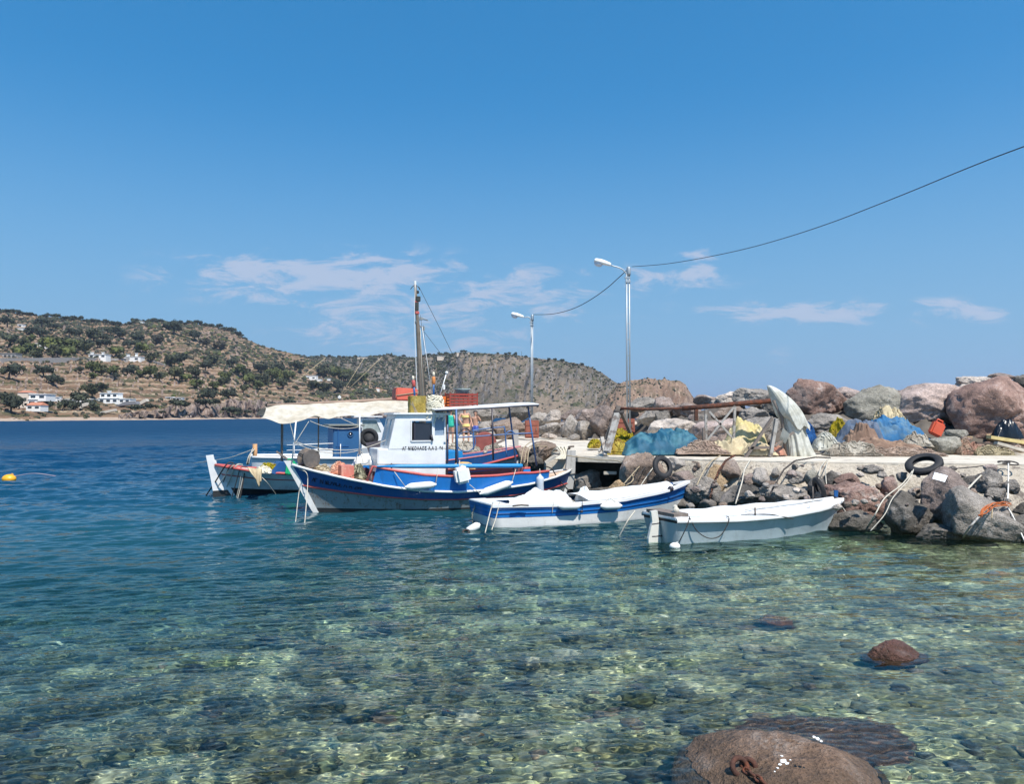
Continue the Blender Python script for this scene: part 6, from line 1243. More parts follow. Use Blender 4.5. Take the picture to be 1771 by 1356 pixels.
for a, b in (((462, 700), (563, 619)), ((587, 688), (629, 620)), ((587, 688), (661, 617))):
    mb = MB(); mb.tube([ca(*a, 0.), ca(*b, 0.).lerp(ca(*a, 0.), .0)], .010, 5); mb.build('boom_stay', ROPET, mast)
mb = MB(); mb.box(ca(587, 687), (.10, .1, .12), bev=.03); mb.build('block', W_CL, mast)
mb = MB(); mb.tube([ca(462, 701), ca(600, 695), ca(722, 688)], [.04, .055, .06], 10); boom = mb.build('boom', mat('brown_boom_wood', (.30, .21, .16), .8, .25, 5.), eA)
# awning
rows = []; R_ = [(446, 706), (475, 699.5), (520, 698.5), (580, 696), (640, 693.5), (708, 691)]
E_ = [(447, 722), (478, 733), (503, 729), (520, 727), (538, 720), (560, 724), (600, 720), (650, 716), (710, 711.5)]
nu_, nv_ = 56, 26
for j in range(nv_):
    v = j / (nv_ - 1) * 2 - 1; r = []
    for i in range(nu_):
        u = i / (nu_ - 1); px = lerp(446, 709, u); rp = ca(px, stab(px, R_) - .8, 0); ep = ca(px, stab(px, E_), -1.05); rr = Vector((rp.x, 0, rp.z)); a = abs(v)
        drop = (rr.z - ep.z); wave = .05 * math.sin(u * 26 + 2 * mnoise.noise(Vector((u * 5, v, 0)))) * a ** 2 + .05 * mnoise.noise(Vector((u * 8, v * 2, 5))) + (.12 * max(0, 1 - u * 5) * math.sin(v * 3))
        end = max(0, 1 - u * 7); r.append(Vector((rr.x + end * .25 * (1 - a), v * 1.05 * (1 - .25 * end), rr.z - drop * (a ** .9) * (1.0 if v < 0 else .85) + wave * .8)))
    rows.append(r)
mb = MB(); mb.grid(rows); aw = mb.build('awning', AWN, eA, solid=.008, subd=1)
mb = MB(); er = []   # curtain closing the aft end
for j in range(8):
    er.append([rows[k][0].lerp(Vector((rows[k][0].x + .42, rows[k][0].y * .75, rows[13][0].z - .62 - .03 * math.sin(k * 1.3))), j / 7) for k in range(0, nv_, 1)])
pass
for px, y, pyb in ((489, -.5, 800), (551, .7, 800), (487, .4, 800), (700, -.9, 800)):
    a = ca(px, 722, y); mb = MB(); mb.tube([Vector((a.x, y, .6)), Vector((a.x, y, a.z))], .022, 8); mb.build('awning_post', OLDW if px < 600 else W_CL, eA)
mb = MB(); mb.bar(ca(478, 781, -.6), ca(505, 800, -.6), .06); mb.build('boat_hook', OLDW, eA)
# cuddy, hatch and bow bulwark seen between the posts
mb = MB(); mb.prism([Vector((ca(px, py, -1.15).x, -1.15, ca(px, py, -1.15).z)) for px, py in ((466, 819), (512, 824), (512, 800), (483, 800))], (0, .9, 0)); mb.build('spray_hood', B_DK, eA)
def bowbul(sg):
    line = [p for p in at_v(sA, nuA, 1., sg, -.03) if p.x > LA * .25]; mb = MB(); mb.grid([[p, p + Vector((0, .04 * sg, .30))] for i, p in enumerate(line)], smooth=False); mb.build('bulwark', B_DK, eA, solid=.03)
    mb = MB(); mb.tube([p + Vector((0, .04 * sg, .31)) for i, p in enumerate(line)], .03, 6); mb.build('rail', paint('pinkish_rail', (.45, .16, .17), .6, .3, (.4, .3, .3)), eA)
bowbul(1); bowbul(-1)
mb = MB(); mb.box((LA * .48, -.1, 1.05), (1.2, 1.3, .5), bev=.03); mb.build('fore_cabin', SKYB, eA)
def WA(p): return fA.world(p.x, p.y, p.z)
c = WA(ca(503, 810, -1.3)); e = empty('jerrycan', c, fA.a, 'green plastic jerrycan between the two fishing boats', 'jerrycan'); mb = MB(); mb.box((0, 0, 0), (.30, .18, .44), rotm('Y', .12), bev=.05); mb.build('body', GRN_P, e); mb = MB(); mb.tube([(-.1, 0, .2), (-.08, 0, .28), (.05, 0, .28), (.07, 0, .2)], .02); mb.build('handle', GRN_P, e)
heapA = lambda px, pyb, w, h, y, m_, lab, sd, dp=.5, fo=1.4, nm='net_heap', cat='net': heap(nm, px, pyb, w, h, WA(fA.loc(px, pyb, y)).y, dp, m_, lab, cat, sd, fo)
heapA(464, 817, 36, 13, -.9, M_YNET, 'small yellow net heap on the white boat aft deck', 71)
heapA(452, 820, 34, 9, -1.1, MATS['cream_rope'], 'cream rope heap spilling at the white boat rail', 72)
# cream net hanging over the rail
rows = []; q0, q1 = ca(428, 811, -1.12), ca(452, 814, -1.3)
for j in range(16):
    t = j / 15; r = []
    for i in range(12):
        u = i / 11; px = lerp(lerp(427, 444, t), lerp(453, 451, t), u); py = lerp(809 + 3 * u, lerp(828, 843, 1 - abs(u - .55) * 1.6), t); yy = -1.22 - .30 * math.sin(t * 1.5) - .05 * math.sin(u * 9 + t * 4); r.append(WA(ca(px, py, yy)))
    rows.append(r)
mb = MB(); mb.grid(rows); tag(mb.build('hanging_net', MATS['cream_canvas'], solid=.03), 'cream net bundle hanging over the white boat rail', 'net')
for k, (a, b) in enumerate((((392, 803), (353, 857)), ((402, 806), (361, 858)), ((398, 806), (374, 856)), ((408, 806), (383, 857)), ((416, 810), (399, 860)), ((424, 812), (410, 861)), ((424, 816), (414, 861)), ((419, 818), (408, 860)), ((404, 804), (386, 812)))):
    pa = WA(ca(*a, -.62)); m_ = (ROPED, ROPE, ROPED, ROPE, ROPED, ROPE)[k % 6]; pb = G(*b) if k < 8 else WA(ca(*b, -.1)); rope([pa + Vector((.1, .3, .02)), pa, pa.lerp(pb, .5) + Vector((0, 0, -.06)), pb + Vector((0, 0, -.1 if k < 8 else 0))], .014 if k % 3 else .02, m_, 'mooring rope slung over the white stern into the water', group='ropes over the white boat stern')
rope([WA(ca(453, 826, -1.35)), WA(ca(462, 835, -1.4)), G(480, 859)], .01, ROPE, 'thin pale line from the cream net down to the water')
# ---------------------------------------------------------------- boat C: blue wheelhouse boat behind
fC = Frame(P(432, 800, 30.).x + 3.7, 31.5, R(20)); eC = empty('fishing_boat', fC.o, fC.a, 'white boat with dark blue wheelhouse and porthole, behind the awning', 'boat'); cc_ = lambda px, py, y=-1.: fC.loc(px, py, y)
n = 25; T_ = [i / (n - 1) for i in range(n)]; LC = 4.3; xs = [lerp(-LC + .4, LC, t) for t in T_]
bg = [max(.04, 1.25 * stab(t, ((0, .62), (.1, .82), (.3, 1.), (.6, .98), (.8, .7), (.95, .2), (1, 0)))) for t in T_]; bw = [b * .85 for b in bg]; zs = [stab(t, ((0, .95), (.5, .85), (.8, 1.0), (1, 1.3))) for t in T_]; zk = [-.4] * n
hC, sC, nuC = hull(eC, xs, bg, zs, bw, zk, .6, .05, [(.2, 1), (.55, 0), (.62, 2), (1., 0)], mats=[W_CL, K_P, B_DK], transom=True)
deck(sC, eC, W_P, -.04)
for sg in (1, -1): mb = MB(); mb.tube(interp_line(sC, -1, sg, (0, .02, .0)), .05, 8); mb.build('rail', W_CL, eC)
a, b = cc_(576, 800), cc_(626, 738); mb = MB(); mb.box(((a.x + b.x) / 2, -.15, (.7 + b.z) / 2), (b.x - a.x, 1.7, b.z - .7), bev=.03); wC = mb.build('wheelhouse', CAB_B, eC)
mb = MB(); mb.box(((a.x + b.x) / 2 - .05, -.15, b.z + .05), (b.x - a.x + .3, 1.95, .07), bev=.02); mb.build('roof', paint('dull_grey_green_roof', (.20, .21, .19), .7, .3, (.3, .27, .2)), eC)
q = cc_(606, 751, -1.01); mb = MB(); mb.torus((q.x, -1.02, q.z), .10, .02, rotm('X', math.pi / 2), 20, 6); ph = mb.build('porthole', CAB_B, wC); mb = MB(); mb.lathe([(0.0, -.005), (.09, -.005), (.09, .005), (.0, .005)], (q.x, -1.015, q.z), rotm('X', math.pi / 2)); mb.build('pane', DG, ph)
mb = MB(); mb.box(((a.x + b.x) / 2 - .2, -1.012, lerp(.7, b.z, .45)), (b.x - a.x - .6, .02, .03)); mb.box((a.x + .18, -1.012, (.8 + b.z) / 2), (.03, .02, b.z - .9)); mb.build('panel_joint', B_DK, wC)
for (x0, y0, x1, y1) in ((496, 770, 576, 767), (496, 779, 576, 777)):
    mb = MB(); mb.tube([cc_(x0, y0, -1.1), cc_(x1, y1, -1.1)], .02, 6); mb.build('guard_rail', W_CL, eC)
for px in (509, 589, 551): mb = MB(); q = cc_(px, 768, -1.1); mb.tube([Vector((q.x, -1.1, .9)), Vector((q.x, -1.1, q.z))], .016, 6); mb.build('stanchion', W_CL, eC)
q = cc_(441, 768, -.6); mb = MB(); mb.tube([Vector((q.x, -.6, .8)), Vector((q.x, -.6, q.z))], [.09, .085], 10); mb.build('bitt', mat('orange_wood_post', (.48, .27, .13), .8, .3, 6.), eC)
mb = MB(); a = cc_(552, 787, -1.15); b = cc_(576, 780, -1.15); mb.box(((a.x + b.x) / 2, -.9, a.z + .05), (abs(b.x - a.x), .4, .3), bev=.03); mb.build('locker', W_CL, eC)
rope([fC.world(*cc_(441, 776, -.6)), P(400, 791, 30.), P(372, 796, 31.), P(335, 801, 33.)], .014, ROPE, 'thin mooring line running left past the white rudder into open water', n=4)
for k in range(3): rope([fC.world(*cc_(437 + k * 2, 776, -.6)), fC.world(*cc_(433 - k, 788, -1.3)), fC.world(*cc_(430 - k * 2, 804, -1.3))], .02, ROPE if k != 1 else ROPED, 'rope hanging at the corner of the blue wheelhouse boat', group='ropes at the blue wheelhouse boat corner', n=4)
# ---------------------------------------------------------------- boat D: white motor boat cabin further behind
fD = Frame(P(640, 790, 36.).x, 37., R(15)); eD = empty('motor_boat', fD.o, fD.a, 'white motor boat cabin with raked windscreen behind the blue wheelhouse', 'boat'); cd_ = lambda px, py, y=-1.: fD.loc(px, py, y)
n = 17; T_ = [i / (n - 1) for i in range(n)]; xs = [lerp(-3.2, 3.2, t) for t in T_]; bg = [max(.05, 1.2 * stab(t, ((0, .85), (.5, 1.), (.8, .7), (1, 0)))) for t in T_]; bw = [b * .8 for b in bg]; zs = [.9 + .3 * t for t in T_]
hull(eD, xs, bg, zs, bw, [-.35] * n, .7, 0., [(.3, 1), (1., 0)], mats=[W_CL, B_DK], transom=True)
mb = MB(); pr = [(625, 786), (676, 786), (668, 752), (654, 725), (648, 723), (630, 723), (626, 750)]; P_ = [cd_(*p) for p in pr]
def ring_panel(outer, inner, y, th):
    n = len(outer)
    for i in range(n):
        j = (i + 1) % n; mb.prism([Vector((outer[i].x, y, outer[i].z)), Vector((outer[j].x, y, outer[j].z)), Vector((inner[j].x, y, inner[j].z)), Vector((inner[i].x, y, inner[i].z))], (0, th, 0))
out_ = [cd_(*p) for p in ((622, 760), (675, 760), (656, 724), (622, 724))]; in_ = [cd_(*p) for p in ((627, 748), (660, 748), (651, 727), (627, 727))]
ring_panel(out_, in_, -.9, .06); ring_panel(out_, in_, .8, .06); a, b = out_[0], out_[1]; mb.box(((a.x + b.x) / 2, -.05, (a.z + .8) / 2), (b.x - a.x, 1.7, a.z - .8)); cab = mb.build('cabin', W_CL, eD)
a, b = cd_(612, 722), cd_(662, 722); mb = MB(); mb.box(((a.x + b.x) / 2, -.05, a.z + .03), (b.x - a.x, 2., .07), bev=.02); mb.build('roof', W_CL, eD)
mb = MB(); mb.prism([Vector((p.x, -.86, p.z)) for p in in_], (0, .01, 0)); mb.build('side_window', mat('pale_cabin_glass', (.30, .34, .32), .15, .3, 6.), cab)
q = fC.loc(638, 757, -1.05); c = fC.world(q.x, -1.05, q.z); ty = tyre(c, .36, rotm('Z', .1) @ rotm('X', math.pi / 2), 'black tyre hung between the blue and white cabins'); mb = MB(); mb.lathe([(.0, -.03), (.25, -.03), (.25, .03), (.0, .03)], (0, 0, 0), rotm('Z', .1) @ rotm('X', math.pi / 2)); mb.build('tyre_shade_disc', RUB, ty)  # dark disc set in the tyre's hole to stand for the shade there
mb = MB(); mb.prism([fC.world(*cc_(x, y, -1.2)) for x, y in ((632, 766), (674, 760), (674, 790), (640, 790))], (0, .4, 0)); tag(mb.build('tarpaulin_cover', mat('dark_purple_tarp', (.085, .075, .09), .8, .25, 2.)), 'dark grey cover slung right of the blue wheelhouse', 'cover')
# ---------------------------------------------------------------- boat E: small blue rowing boat
def skiff(fr, L, hw, zs_, rake, bands, mats, label, flare=1.3, wlf=.88):
    e = empty('rowing_boat', fr.o, fr.a, label, 'boat'); n = 29; T_ = [i / (n - 1) for i in range(n)]; xs = [L * t for t in T_]
    bg = [max(.03, hw * stab(t, ((0, .80), (.15, .92), (.4, 1.), (.6, .94), (.78, .72), (.9, .42), (.97, .17), (1, .0)))) for t in T_]; bw = [max(.01, hw * wlf * stab(t, ((0, .74), (.3, .92), (.55, .86), (.75, .58), (.9, .25), (1, .0)))) for t in T_]
    zs = [stab(t, zs_) for t in T_]; zk = [-.22 + .05 * t for t in T_]; h, s, nu = hull(e, xs, bg, zs, bw, zk, rake, .08, bands, mats=mats, transom=True, flare=flare); return e, h, s, nu
fE = Frame(-.66, 18.15, R(24.5)); eE, hE, sE, nE = skiff(fE, 5.45, .86, ((0, .50), (.3, .46), (.6, .50), (.85, .64), (1, .80)), .35, [(.45, 0), (.48, 2), (.64, 1), (.67, 2), (.83, 1), (.86, 2), (1., 1)], [W_P, B_P, B_DK], 'small open blue boat with white bottom band and white gunwale', 1.3, 1.04)
for sg in (1, -1):
    mb = MB(); pl = interp_line(sE, -1, sg); mb.grid([[p + Vector((0, .03 * sg, -.035)), p + Vector((0, .03 * sg, .02)), p + Vector((0, -.12 * sg, .03)), p + Vector((0, -.12 * sg, -.02))] for p in pl], smooth=False); mb.build('gunwale', W_CL, eE)
    for v in (.65, .84): mb = MB(); mb.tube(at_v(sE, nE, v, sg, .006), .012, 6); mb.build('strake', B_DK, eE)
ce = lambda px, py, y: fE.loc(px, py, y)
mb = MB(); s0 = sE[0][-1]; mb.box((.12, 0, s0.z + .01), (.42, s0.y * 2 - .02, .05), bev=.015); mb.build('stern_deck', W_CL, eE)
deck(sE, eE, W_P, -.10, 'inner_deck', .3, 4.2, .1); deck(sE, eE, W_CL, .0, 'bow_deck', 4.3, 5.3, .06)
mb = MB(); mb.box((4.95, 0, .72), (.5, .22, .05), rotm('Y', -.18)); mb.build('bow_interior', B_DK, eE)  # thin dark slab put in to stand for the boat's dark interior
q = sE[-4][-1]; mb = MB(); mb.lathe([(.01, -.01), (.07, -.01), (.075, .01), (.01, .012)], (q.x - .25, -q.y - .12, q.z - .01), rotm('Z', -.6) @ rotm('X', math.pi / 2)); mb.build('fairlead', DKT, eE)
mb = MB(); mb.tube([(.35, -.86, .50), (.55, -.88, .52), (.72, -.90, .50)], .02); mb.build('cleat', OLDW, eE)
# white sheet covering the boat
def cover(fr, s, x0, x1, parent, m, amp, hgt, seed, name='cover_sheet', yin=.08):
    line = [p[-1] for p in s if x0 <= p[-1].x <= x1]; rows = []
    for i, p in enumerate(line):
        f = i / (len(line) - 1); r = []
        for j in range(17):
            v = j / 8 - 1; q = Vector((p.x * 2.2, v * 2.2, seed)); z = p.z + .035 + hgt(f) * (1 - v * v) + amp * (mnoise.noise(q) + .5 * mnoise.noise(q * 2.7)) * (1 - v ** 6) * (.3 + math.sin(f * math.pi)); r.append(Vector((p.x, (p.y - yin) * v, z)))
        rows.append(r)
    mb = MB(); mb.grid(rows); return mb.build(name, m, parent, solid=.01, subd=1)
WSH = cloth_mat('white_cover_sheet', (.72, .72, .71), (.64, .63, .60), .75)
cover(fE, sE, 2.2, 5.25, eE, WSH, .05, lambda f: .10, 2)
heap('sheet_bundle', 935, 872, 110, 22, fE.world(1.6, 0, 0).y, .7, WSH, 'crumpled white sheet bundle in the blue rowing boat', 'sheet', 81, 1.3, prof=((0, .1), (.25, .5), (.42, 1.), (.55, .7), (.75, .9), (.9, .6), (1, .2)))
heap('sheet_bundle', 1012, 868, 34, 19, fE.world(2.5, .0, 0).y, .3, WSH, 'pointed white sheet fold near the middle of the blue rowing boat', 'sheet', 84, 1.5)
def WE(p): return fE.world(p.x, p.y, p.z)
def sideE(px, py, dy=.0):
    x = fE.loc(px, py, -.86).x; y = -(float(np.interp(x, [q[-1].x for q in sE], [q[-1].y for q in sE])) + dy); return fE.loc(px, py, y)
for px, L_, lab in ((985, 40, 'white fender hanging on the blue rowing boat, nearer the stern'), (1057, 37, 'white fender hanging on the blue rowing boat, nearer the bow')):
    p, q = WE(sideE(px - L_ / 2, 876, .09)), WE(sideE(px + L_ / 2, 875, .09)); h = WE(sideE(px - 3, 861, .0)); fender((p + q) / 2, (q - p).length, .085, q - p, lab, hangs=((h, -1), (h, 1)))
rope([WE(sideE(853, 868, .02)), WE(sideE(848, 885, .05)), G(839, 922)], .012, ROPE, 'pale line from the blue rowing boat down to the water, left of two'); rope([WE(sideE(864, 868, .02)), WE(sideE(858, 895, .06)), G(850, 918)], .012, ROPE, 'pale line from the blue rowing boat down to the water, right of two')
rope([WE(sideE(958, 868, .02)), WE(sideE(956, 878, .04)), WE(sideE(955, 888, .03))], .008, ROPE, 'short cord dangling from the blue boat left of its first fender'); 
rope([WE(sideE(1007, 865, .02)), WE(sideE(1007, 883, .05))], .008, ROPED, 'short dark cord between the two fenders')
mb = MB(); V, F = ico(2); c = WE(sideE(1006, 885, .05)); mb.add([c + Vector(v) * .035 for v in V], F, 0, True); tag(mb.build('lead_weight', DKT), 'small dark weight hanging between the two fenders', 'weight')
mb = MB(); chain_links(mb, [fE.world(-.05, .35, .42), fE.world(-.12, .38, .2), fE.world(-.10, .36, -.1)], .035, .008); tag(mb.build('chain', mat('dull_chain_steel', (.30, .28, .22), .5, .3, 20.)), 'short chain hanging at the blue rowing boat transom', 'chain')
mb = MB(); mb.tube([G(1096, 884) + Vector((0, 0, 0)), G(1096, 884)], .001) if False else None
# ---------------------------------------------------------------- boat F: white dinghy
fF = Frame(2.98, 15.72, R(24)); eF, hF, sF, nF = skiff(fF, 4.45, .70, ((0, .50), (.3, .46), (.6, .48), (.85, .54), (1, .62)), .30, [(.86, 0), (.97, 1), (1., 0)], [LGB, mat('black_rubber_strip', (.02, .022, .03), .6, .2), W_P], 'white dinghy with black rubbing strip, rudder and white cover', 1.25)
for sg in (1, -1):
    mb = MB(); pl = interp_line(sF, -1, sg); mb.grid([[p + Vector((0, .05 * sg, -.05)), p + Vector((0, .06 * sg, .0)), p + Vector((0, .02 * sg, .04)), p + Vector((0, -.14 * sg, .05)), p + Vector((0, -.14 * sg, -.02))] for p in pl]); mb.build('gunwale', W_CL, eF)
mb = MB(); s0 = sF[0][-1]; mb.box((.02, 0, s0.z + .01), (.22, s0.y * 2 + .06, .07), bev=.02); mb.build('transom_cap', W_CL, eF)
cover(fF, sF, .22, 4.6, eF, WSH, .035, lambda f: .06 + .05 * math.sin(f * 3.1), 9, yin=.10)
mb = MB(); mb.box((.10, -.02, s0.z + .07), (.34, .95, .07), rotm('Z', .0)); mb.build('thwart', OLDW, eF)
cf = lambda px, py, y=0.: fF.loc(px, py, y)
mb = MB(); xr = -.26; W_ = lambda px, py: cf(px, py, 0)
pr = [(1118, 885), (1133, 884), (1137, 906), (1141, 938), (1143, 952), (1112, 952), (1112, 932), (1117, 915), (1121, 903)]
zz = [(W_(px, py).z, px) for px, py in pr]; c0 = fF.world(-.16, 0, 0)
rdv = []
for px, py in pr:
    pw = P(px, py, c0.y - .1); l = pw - fF.o; rdv.append(Vector((-.20 + (px - 1126) * .010, 0, pw.z)))
rdv = [Vector((v.x * 1.0, -.03, v.z)) for v in rdv]; mb.prism(rdv, (0, .06, 0)); rF = mb.build('rudder', paint('rudder_white', (.66, .64, .58), .6, .45, (.35, .42, .25)), eF); wet(rF)
mb = MB(); mb.tube([(-.26, -.02, .36), (.0, -.02, .38)], .016); mb.tube([(-.26, -.02, .12), (.0, -.02, .12)], .016); mb.build('pintle', DKT, eF)
mb = MB(); V, F = ico(2); 
for q, r in (((.12, -.30, .64), .07), ((.10, -.26, .57), .06), ((.14, -.24, .70), .05)): mb.add([Vector(q) + Vector(v) * r for v in V], F, 0, True)
mb.build('knotted_rope', ROPE, eF)
for x_, m_ in ((1.75, OLDW), (3.35, W_P)): mb = MB(); yy = -float(np.interp(x_, [q[-1].x for q in sF], [q[-1].y for q in sF])) - .01; mb.tube([(x_, yy + .03, .46), (x_, yy + .03, .66)], .018); mb.build('thole_pin', m_, eF)
mb = MB(); mb.tube([(1.7, -.45, .60), (4.1, -.15, .68)], .018, 6); mb.build('oar', paint('white_oar', (.62, .60, .56), .6, .3, (.4, .35, .3)), eF)
mb = MB(); mb.tube([(3.95, 0, .62), (3.95, 0, .95)], .012, 6); mb.build('flag_staff', OLDW, eF); mb = MB(); mb.prism([cf(1443, 848, .0) , cf(1450, 848.5, .0), cf(1449, 860, .0), cf(1443.5, 859, .0)], (0, .02, 0)); mb.build('blue_flag', B_DK, eF)
def sideF(px, py, dy=.0):
    x = fF.loc(px, py, -.7).x; y = -(float(np.interp(x, [q[-1].x for q in sF], [q[-1].y for q in sF])) + dy); return fF.world(*fF.loc(px, py, y))
rope([sideF(1193, 895, .06), sideF(1186, 915, .06), G(1172, 944) + Vector((0, 0, .02))], .010, ROPED, 'dark line from the dinghy stern quarter to the small white float')
rope([sideF(1192, 894, .06), sideF(1205, 918, .03), sideF(1225, 931, .0), sideF(1244, 928, .0), sideF(1256, 912, .04), sideF(1261, 897, .07), sideF(1256, 893, .04)], .010, ROPED, 'dark rope loop drooping on the side of the white dinghy')
rope([sideF(1281, 890, .04), sideF(1330, 890, .05), sideF(1350, 893, .05), sideF(1372, 898, .05)], .010, ROPED, 'dark line lying along the dinghy gunwale')
rope([fF.world(4.5, -.1, .62), sideF(1462, 885, -.2), G(1474, 918), ], .012, ROPE, 'pale mooring line from the dinghy bow into the water')
rope([P(1098, 884, 16.4), P(1085, 902, 16.2), G(1070, 930)], .014, ROPE, 'pale rope from the dinghy transom slanting down left into water')
# floats and buoys
def buoy(c, r, m, label, squash=1.):
    e = empty('buoy', c, 0, label, 'buoy'); V, F = ico(3); mb = MB(); mb.add([Vector((v[0] * r * 1.15, v[1] * r, v[2] * r * squash)) for v in V], F, 0, True); mb.build('ball', m, e); mb = MB(); mb.torus((r * .5, 0, r * .85 * squash), r * .22, r * .06, rotm('X', 1.57), 12, 6); mb.build('eye', m, e)
YB = mat('yellow_buoy_plastic', (.72, .36, .02), .4, .15, 3.)
c = G(15.5, 833); buoy(c + Vector((0, 0, .10)), .22, YB, 'yellow round mooring buoy floating at the left edge', .8)
rope([c + Vector((.2, 0, .2)), G(60, 824) + Vector((0, 0, .12)), G(96, 823.5)], .012, mat('pinkish_line', (.5, .33, .33), .8), 'pinkish line trailing right from the yellow buoy')
c = G(818, 918) + Vector((0, 0, .05)); fender(c, .36, .085, (.85, .1, .5), 'white cylindrical float bobbing left of the blue rowing boat')
mb = MB(); mb.torus(G(806, 921) + Vector((0, 0, .01)), .07, .025, rotm('X', .5), 14, 6); tag(mb.build('rope_knot', ROPED), 'dark knotted rope at the white cylindrical float', 'rope')
buoy(G(1167, 948) + Vector((0, 0, .03)), .09, FEND, 'small white float beside the dinghy rudder', .8)
# ---------------------------------------------------------------- ropes and chains on the quay face
rope([P(1246, 788, 22.), P(1228, 800, 21), P(1217, 815, 20.3), P(1205, 840, 19.7)], .018, ROPET, 'tan rope down the quay face behind the blue rowing boat bow')
mb = MB(); chain_links(mb, [P(1272, 787, 21.6), P(1255, 797, 20.9), P(1243, 815, 20.0), P(1234, 838, 19.7), P(1228, 860, 19.6)], .05, .012); tag(mb.build('chain', RUST), 'rusty chain wound over the yellowish tan boulder', 'chain')
mb = MB(); chain_links(mb, [P(1436, 792, 21.2), P(1410, 791, 20.6), P(1375, 797, 20.2), P(1356, 812, 19.3), P(1342, 836, 18.8), P(1330, 858, 18.4)], .034, .009); tag(mb.build('chain', mat('dark_old_chain', (.06, .05, .045), .8, .3, 20.)), 'long dark chain crossing the mortar under the white canvas', 'chain')
rope([P(1300, 792, 21.), P(1288, 812, 20.4), P(1283, 835, 19.2), P(1272, 872, 18.7)], .016, ROPE, 'pale rope down the face between brown boulders')
for (a, lab) in ((((1432, 793, 21), (1420, 808, 19.6), (1416, 832, 18.3), (1426, 850, 18)), 'pale looped cord in the mortar above the dinghy bow, left'), (((1434, 793, 21), (1428, 812, 19.5), (1430, 845, 18.2)), 'pale looped cord in the mortar above the dinghy bow, right')): rope([P(*q) for q in a], .012, ROPE, lab)
rope([P(1578, 815, 17.6), P(1560, 838, 17.3), P(1530, 862, 16.6), P(1512, 893, 16.1), G(1498, 915)], .014, ROPE, 'thick pale rope from the leaning tyre to the water, upper one')
rope([P(1580, 812, 17.5), P(1572, 830, 17.2), P(1545, 860, 16.4), P(1530, 890, 16.), P(1505, 919, 15.9)], .010, ROPE, 'thin pale rope from the leaning tyre to the water, lower one')
rope([P(1747, 800, 19.3), P(1700, 806, 19.2), P(1660, 810, 18.9), P(1620, 811, 18.2)], .014, ROPED, 'dark line stretched along the slab edge to the leaning tyre')
rope([P(1735, 801, 19.2), P(1716, 806, 18.6), P(1693, 826, 17.6), P(1672, 848, 16.6)], .020, ROPE, 'pale rope from the iron ring down onto the largest boulder')
rope([P(1744, 802, 19.), P(1744, 830, 17.6), P(1743, 860, 16.8), P(1741, 873, 16.4), P(1750, 890, 16.0), P(1760, 910, 15.8), G(1776, 944)], .015, mat('white_rope', (.70, .68, .62), .9, .15, 30., .5, 120.), 'thick white rope knotted down the right end of the quay face')
mb = MB(); mb.torus(P(1736, 800, 19.2), .12, .02, rotm('X', .2), 20, 6); mb.torus(P(1748, 801, 19.2), .16, .018, rotm('X', .25), 20, 6); tag(mb.build('mooring_ring', MATS['dark_old_chain']), 'iron mooring rings on the slab above the white rope', 'ring')
mb = MB(); rg = random.Random(5)
for k in range(9): mb.tube(crom([P(x + rg.uniform(-5, 5), y + rg.uniform(-4, 4), d) for x, y, d in ((1746, 874, 16.2), (1733, 871, 15.9), (1716, 874, 15.6), (1702, 884, 15.4), (1694, 892, 15.3))], 4), rg.uniform(.006, .011), 5)
tag(mb.build('rope', ROPEO), 'frayed orange rope over the largest grey boulder', 'rope'); rope([P(1717, 874, 15.7), P(1716, 885, 15.5), P(1715, 897, 15.4)], .014, ROPET, 'short tan rope end hanging off the frayed orange rope')
rope([P(1697, 889, 15.4), P(1686, 902, 15.25), P(1675, 915, 15.3), G(1664, 932)], .020, MATS['peeling_white_paint'], 'stiff white hose going from orange rope to the water')
rope([P(980, 788, 23.2), P(1030, 795, 23.), P(1075, 800, 22.2), P(1095, 830, 21.), P(1060, 848, 20.8)], .016, ROPET, 'tan rope drooping before the dark hollow under the slab')
for k, (x0, x1) in enumerate(((1128, 1078), (1136, 1090), (1152, 1104))): rope([P(x0, 789, 22.4), P((x0 + x1) / 2 + 4, 806, 21.2), P(x1, 838 + 4 * k, 20.6)], .013, (ROPET, ROPED, ROPE)[k], 'thin rope crossing the big brown boulder', group='ropes across the big brown boulder')
rope([G(1100, 789, QZ) + Vector((0, .2, .03)), G(1150, 789, QZ) + Vector((0, .1, .04)), G(1190, 788, QZ) + Vector((0, .3, .03)), G(1240, 790, QZ) + Vector((0, .1, .04))], .02, ROPET, 'tan rope lying along the slab edge under the blue tarp')
# nets tangled on the mooring spot by the stern
for k in range(7):
    a = _vr.uniform(0, 6.28); rope([P(955 + 4 * k, 782 - 2 * (k % 3), 24.6), P(962 + 3 * k, 776 - 3 * (k % 2), 24.4), P(970 + 2 * k, 786, 24.3), P(958 + 3 * k, 795, 24.2)], .022, MATS['cream_rope'] if k % 2 else ROPE, 'pale rope tangle tied on the rocks behind the boat stern', group='rope tangle on the corner rocks', n=4)
rope([P(975, 778, 24.6), P(985, 776, 24.4), P(984, 773, 24.3), P(993, 772, 24.3)], .03, OLDW, 'short stick poking from the pale rope tangle')

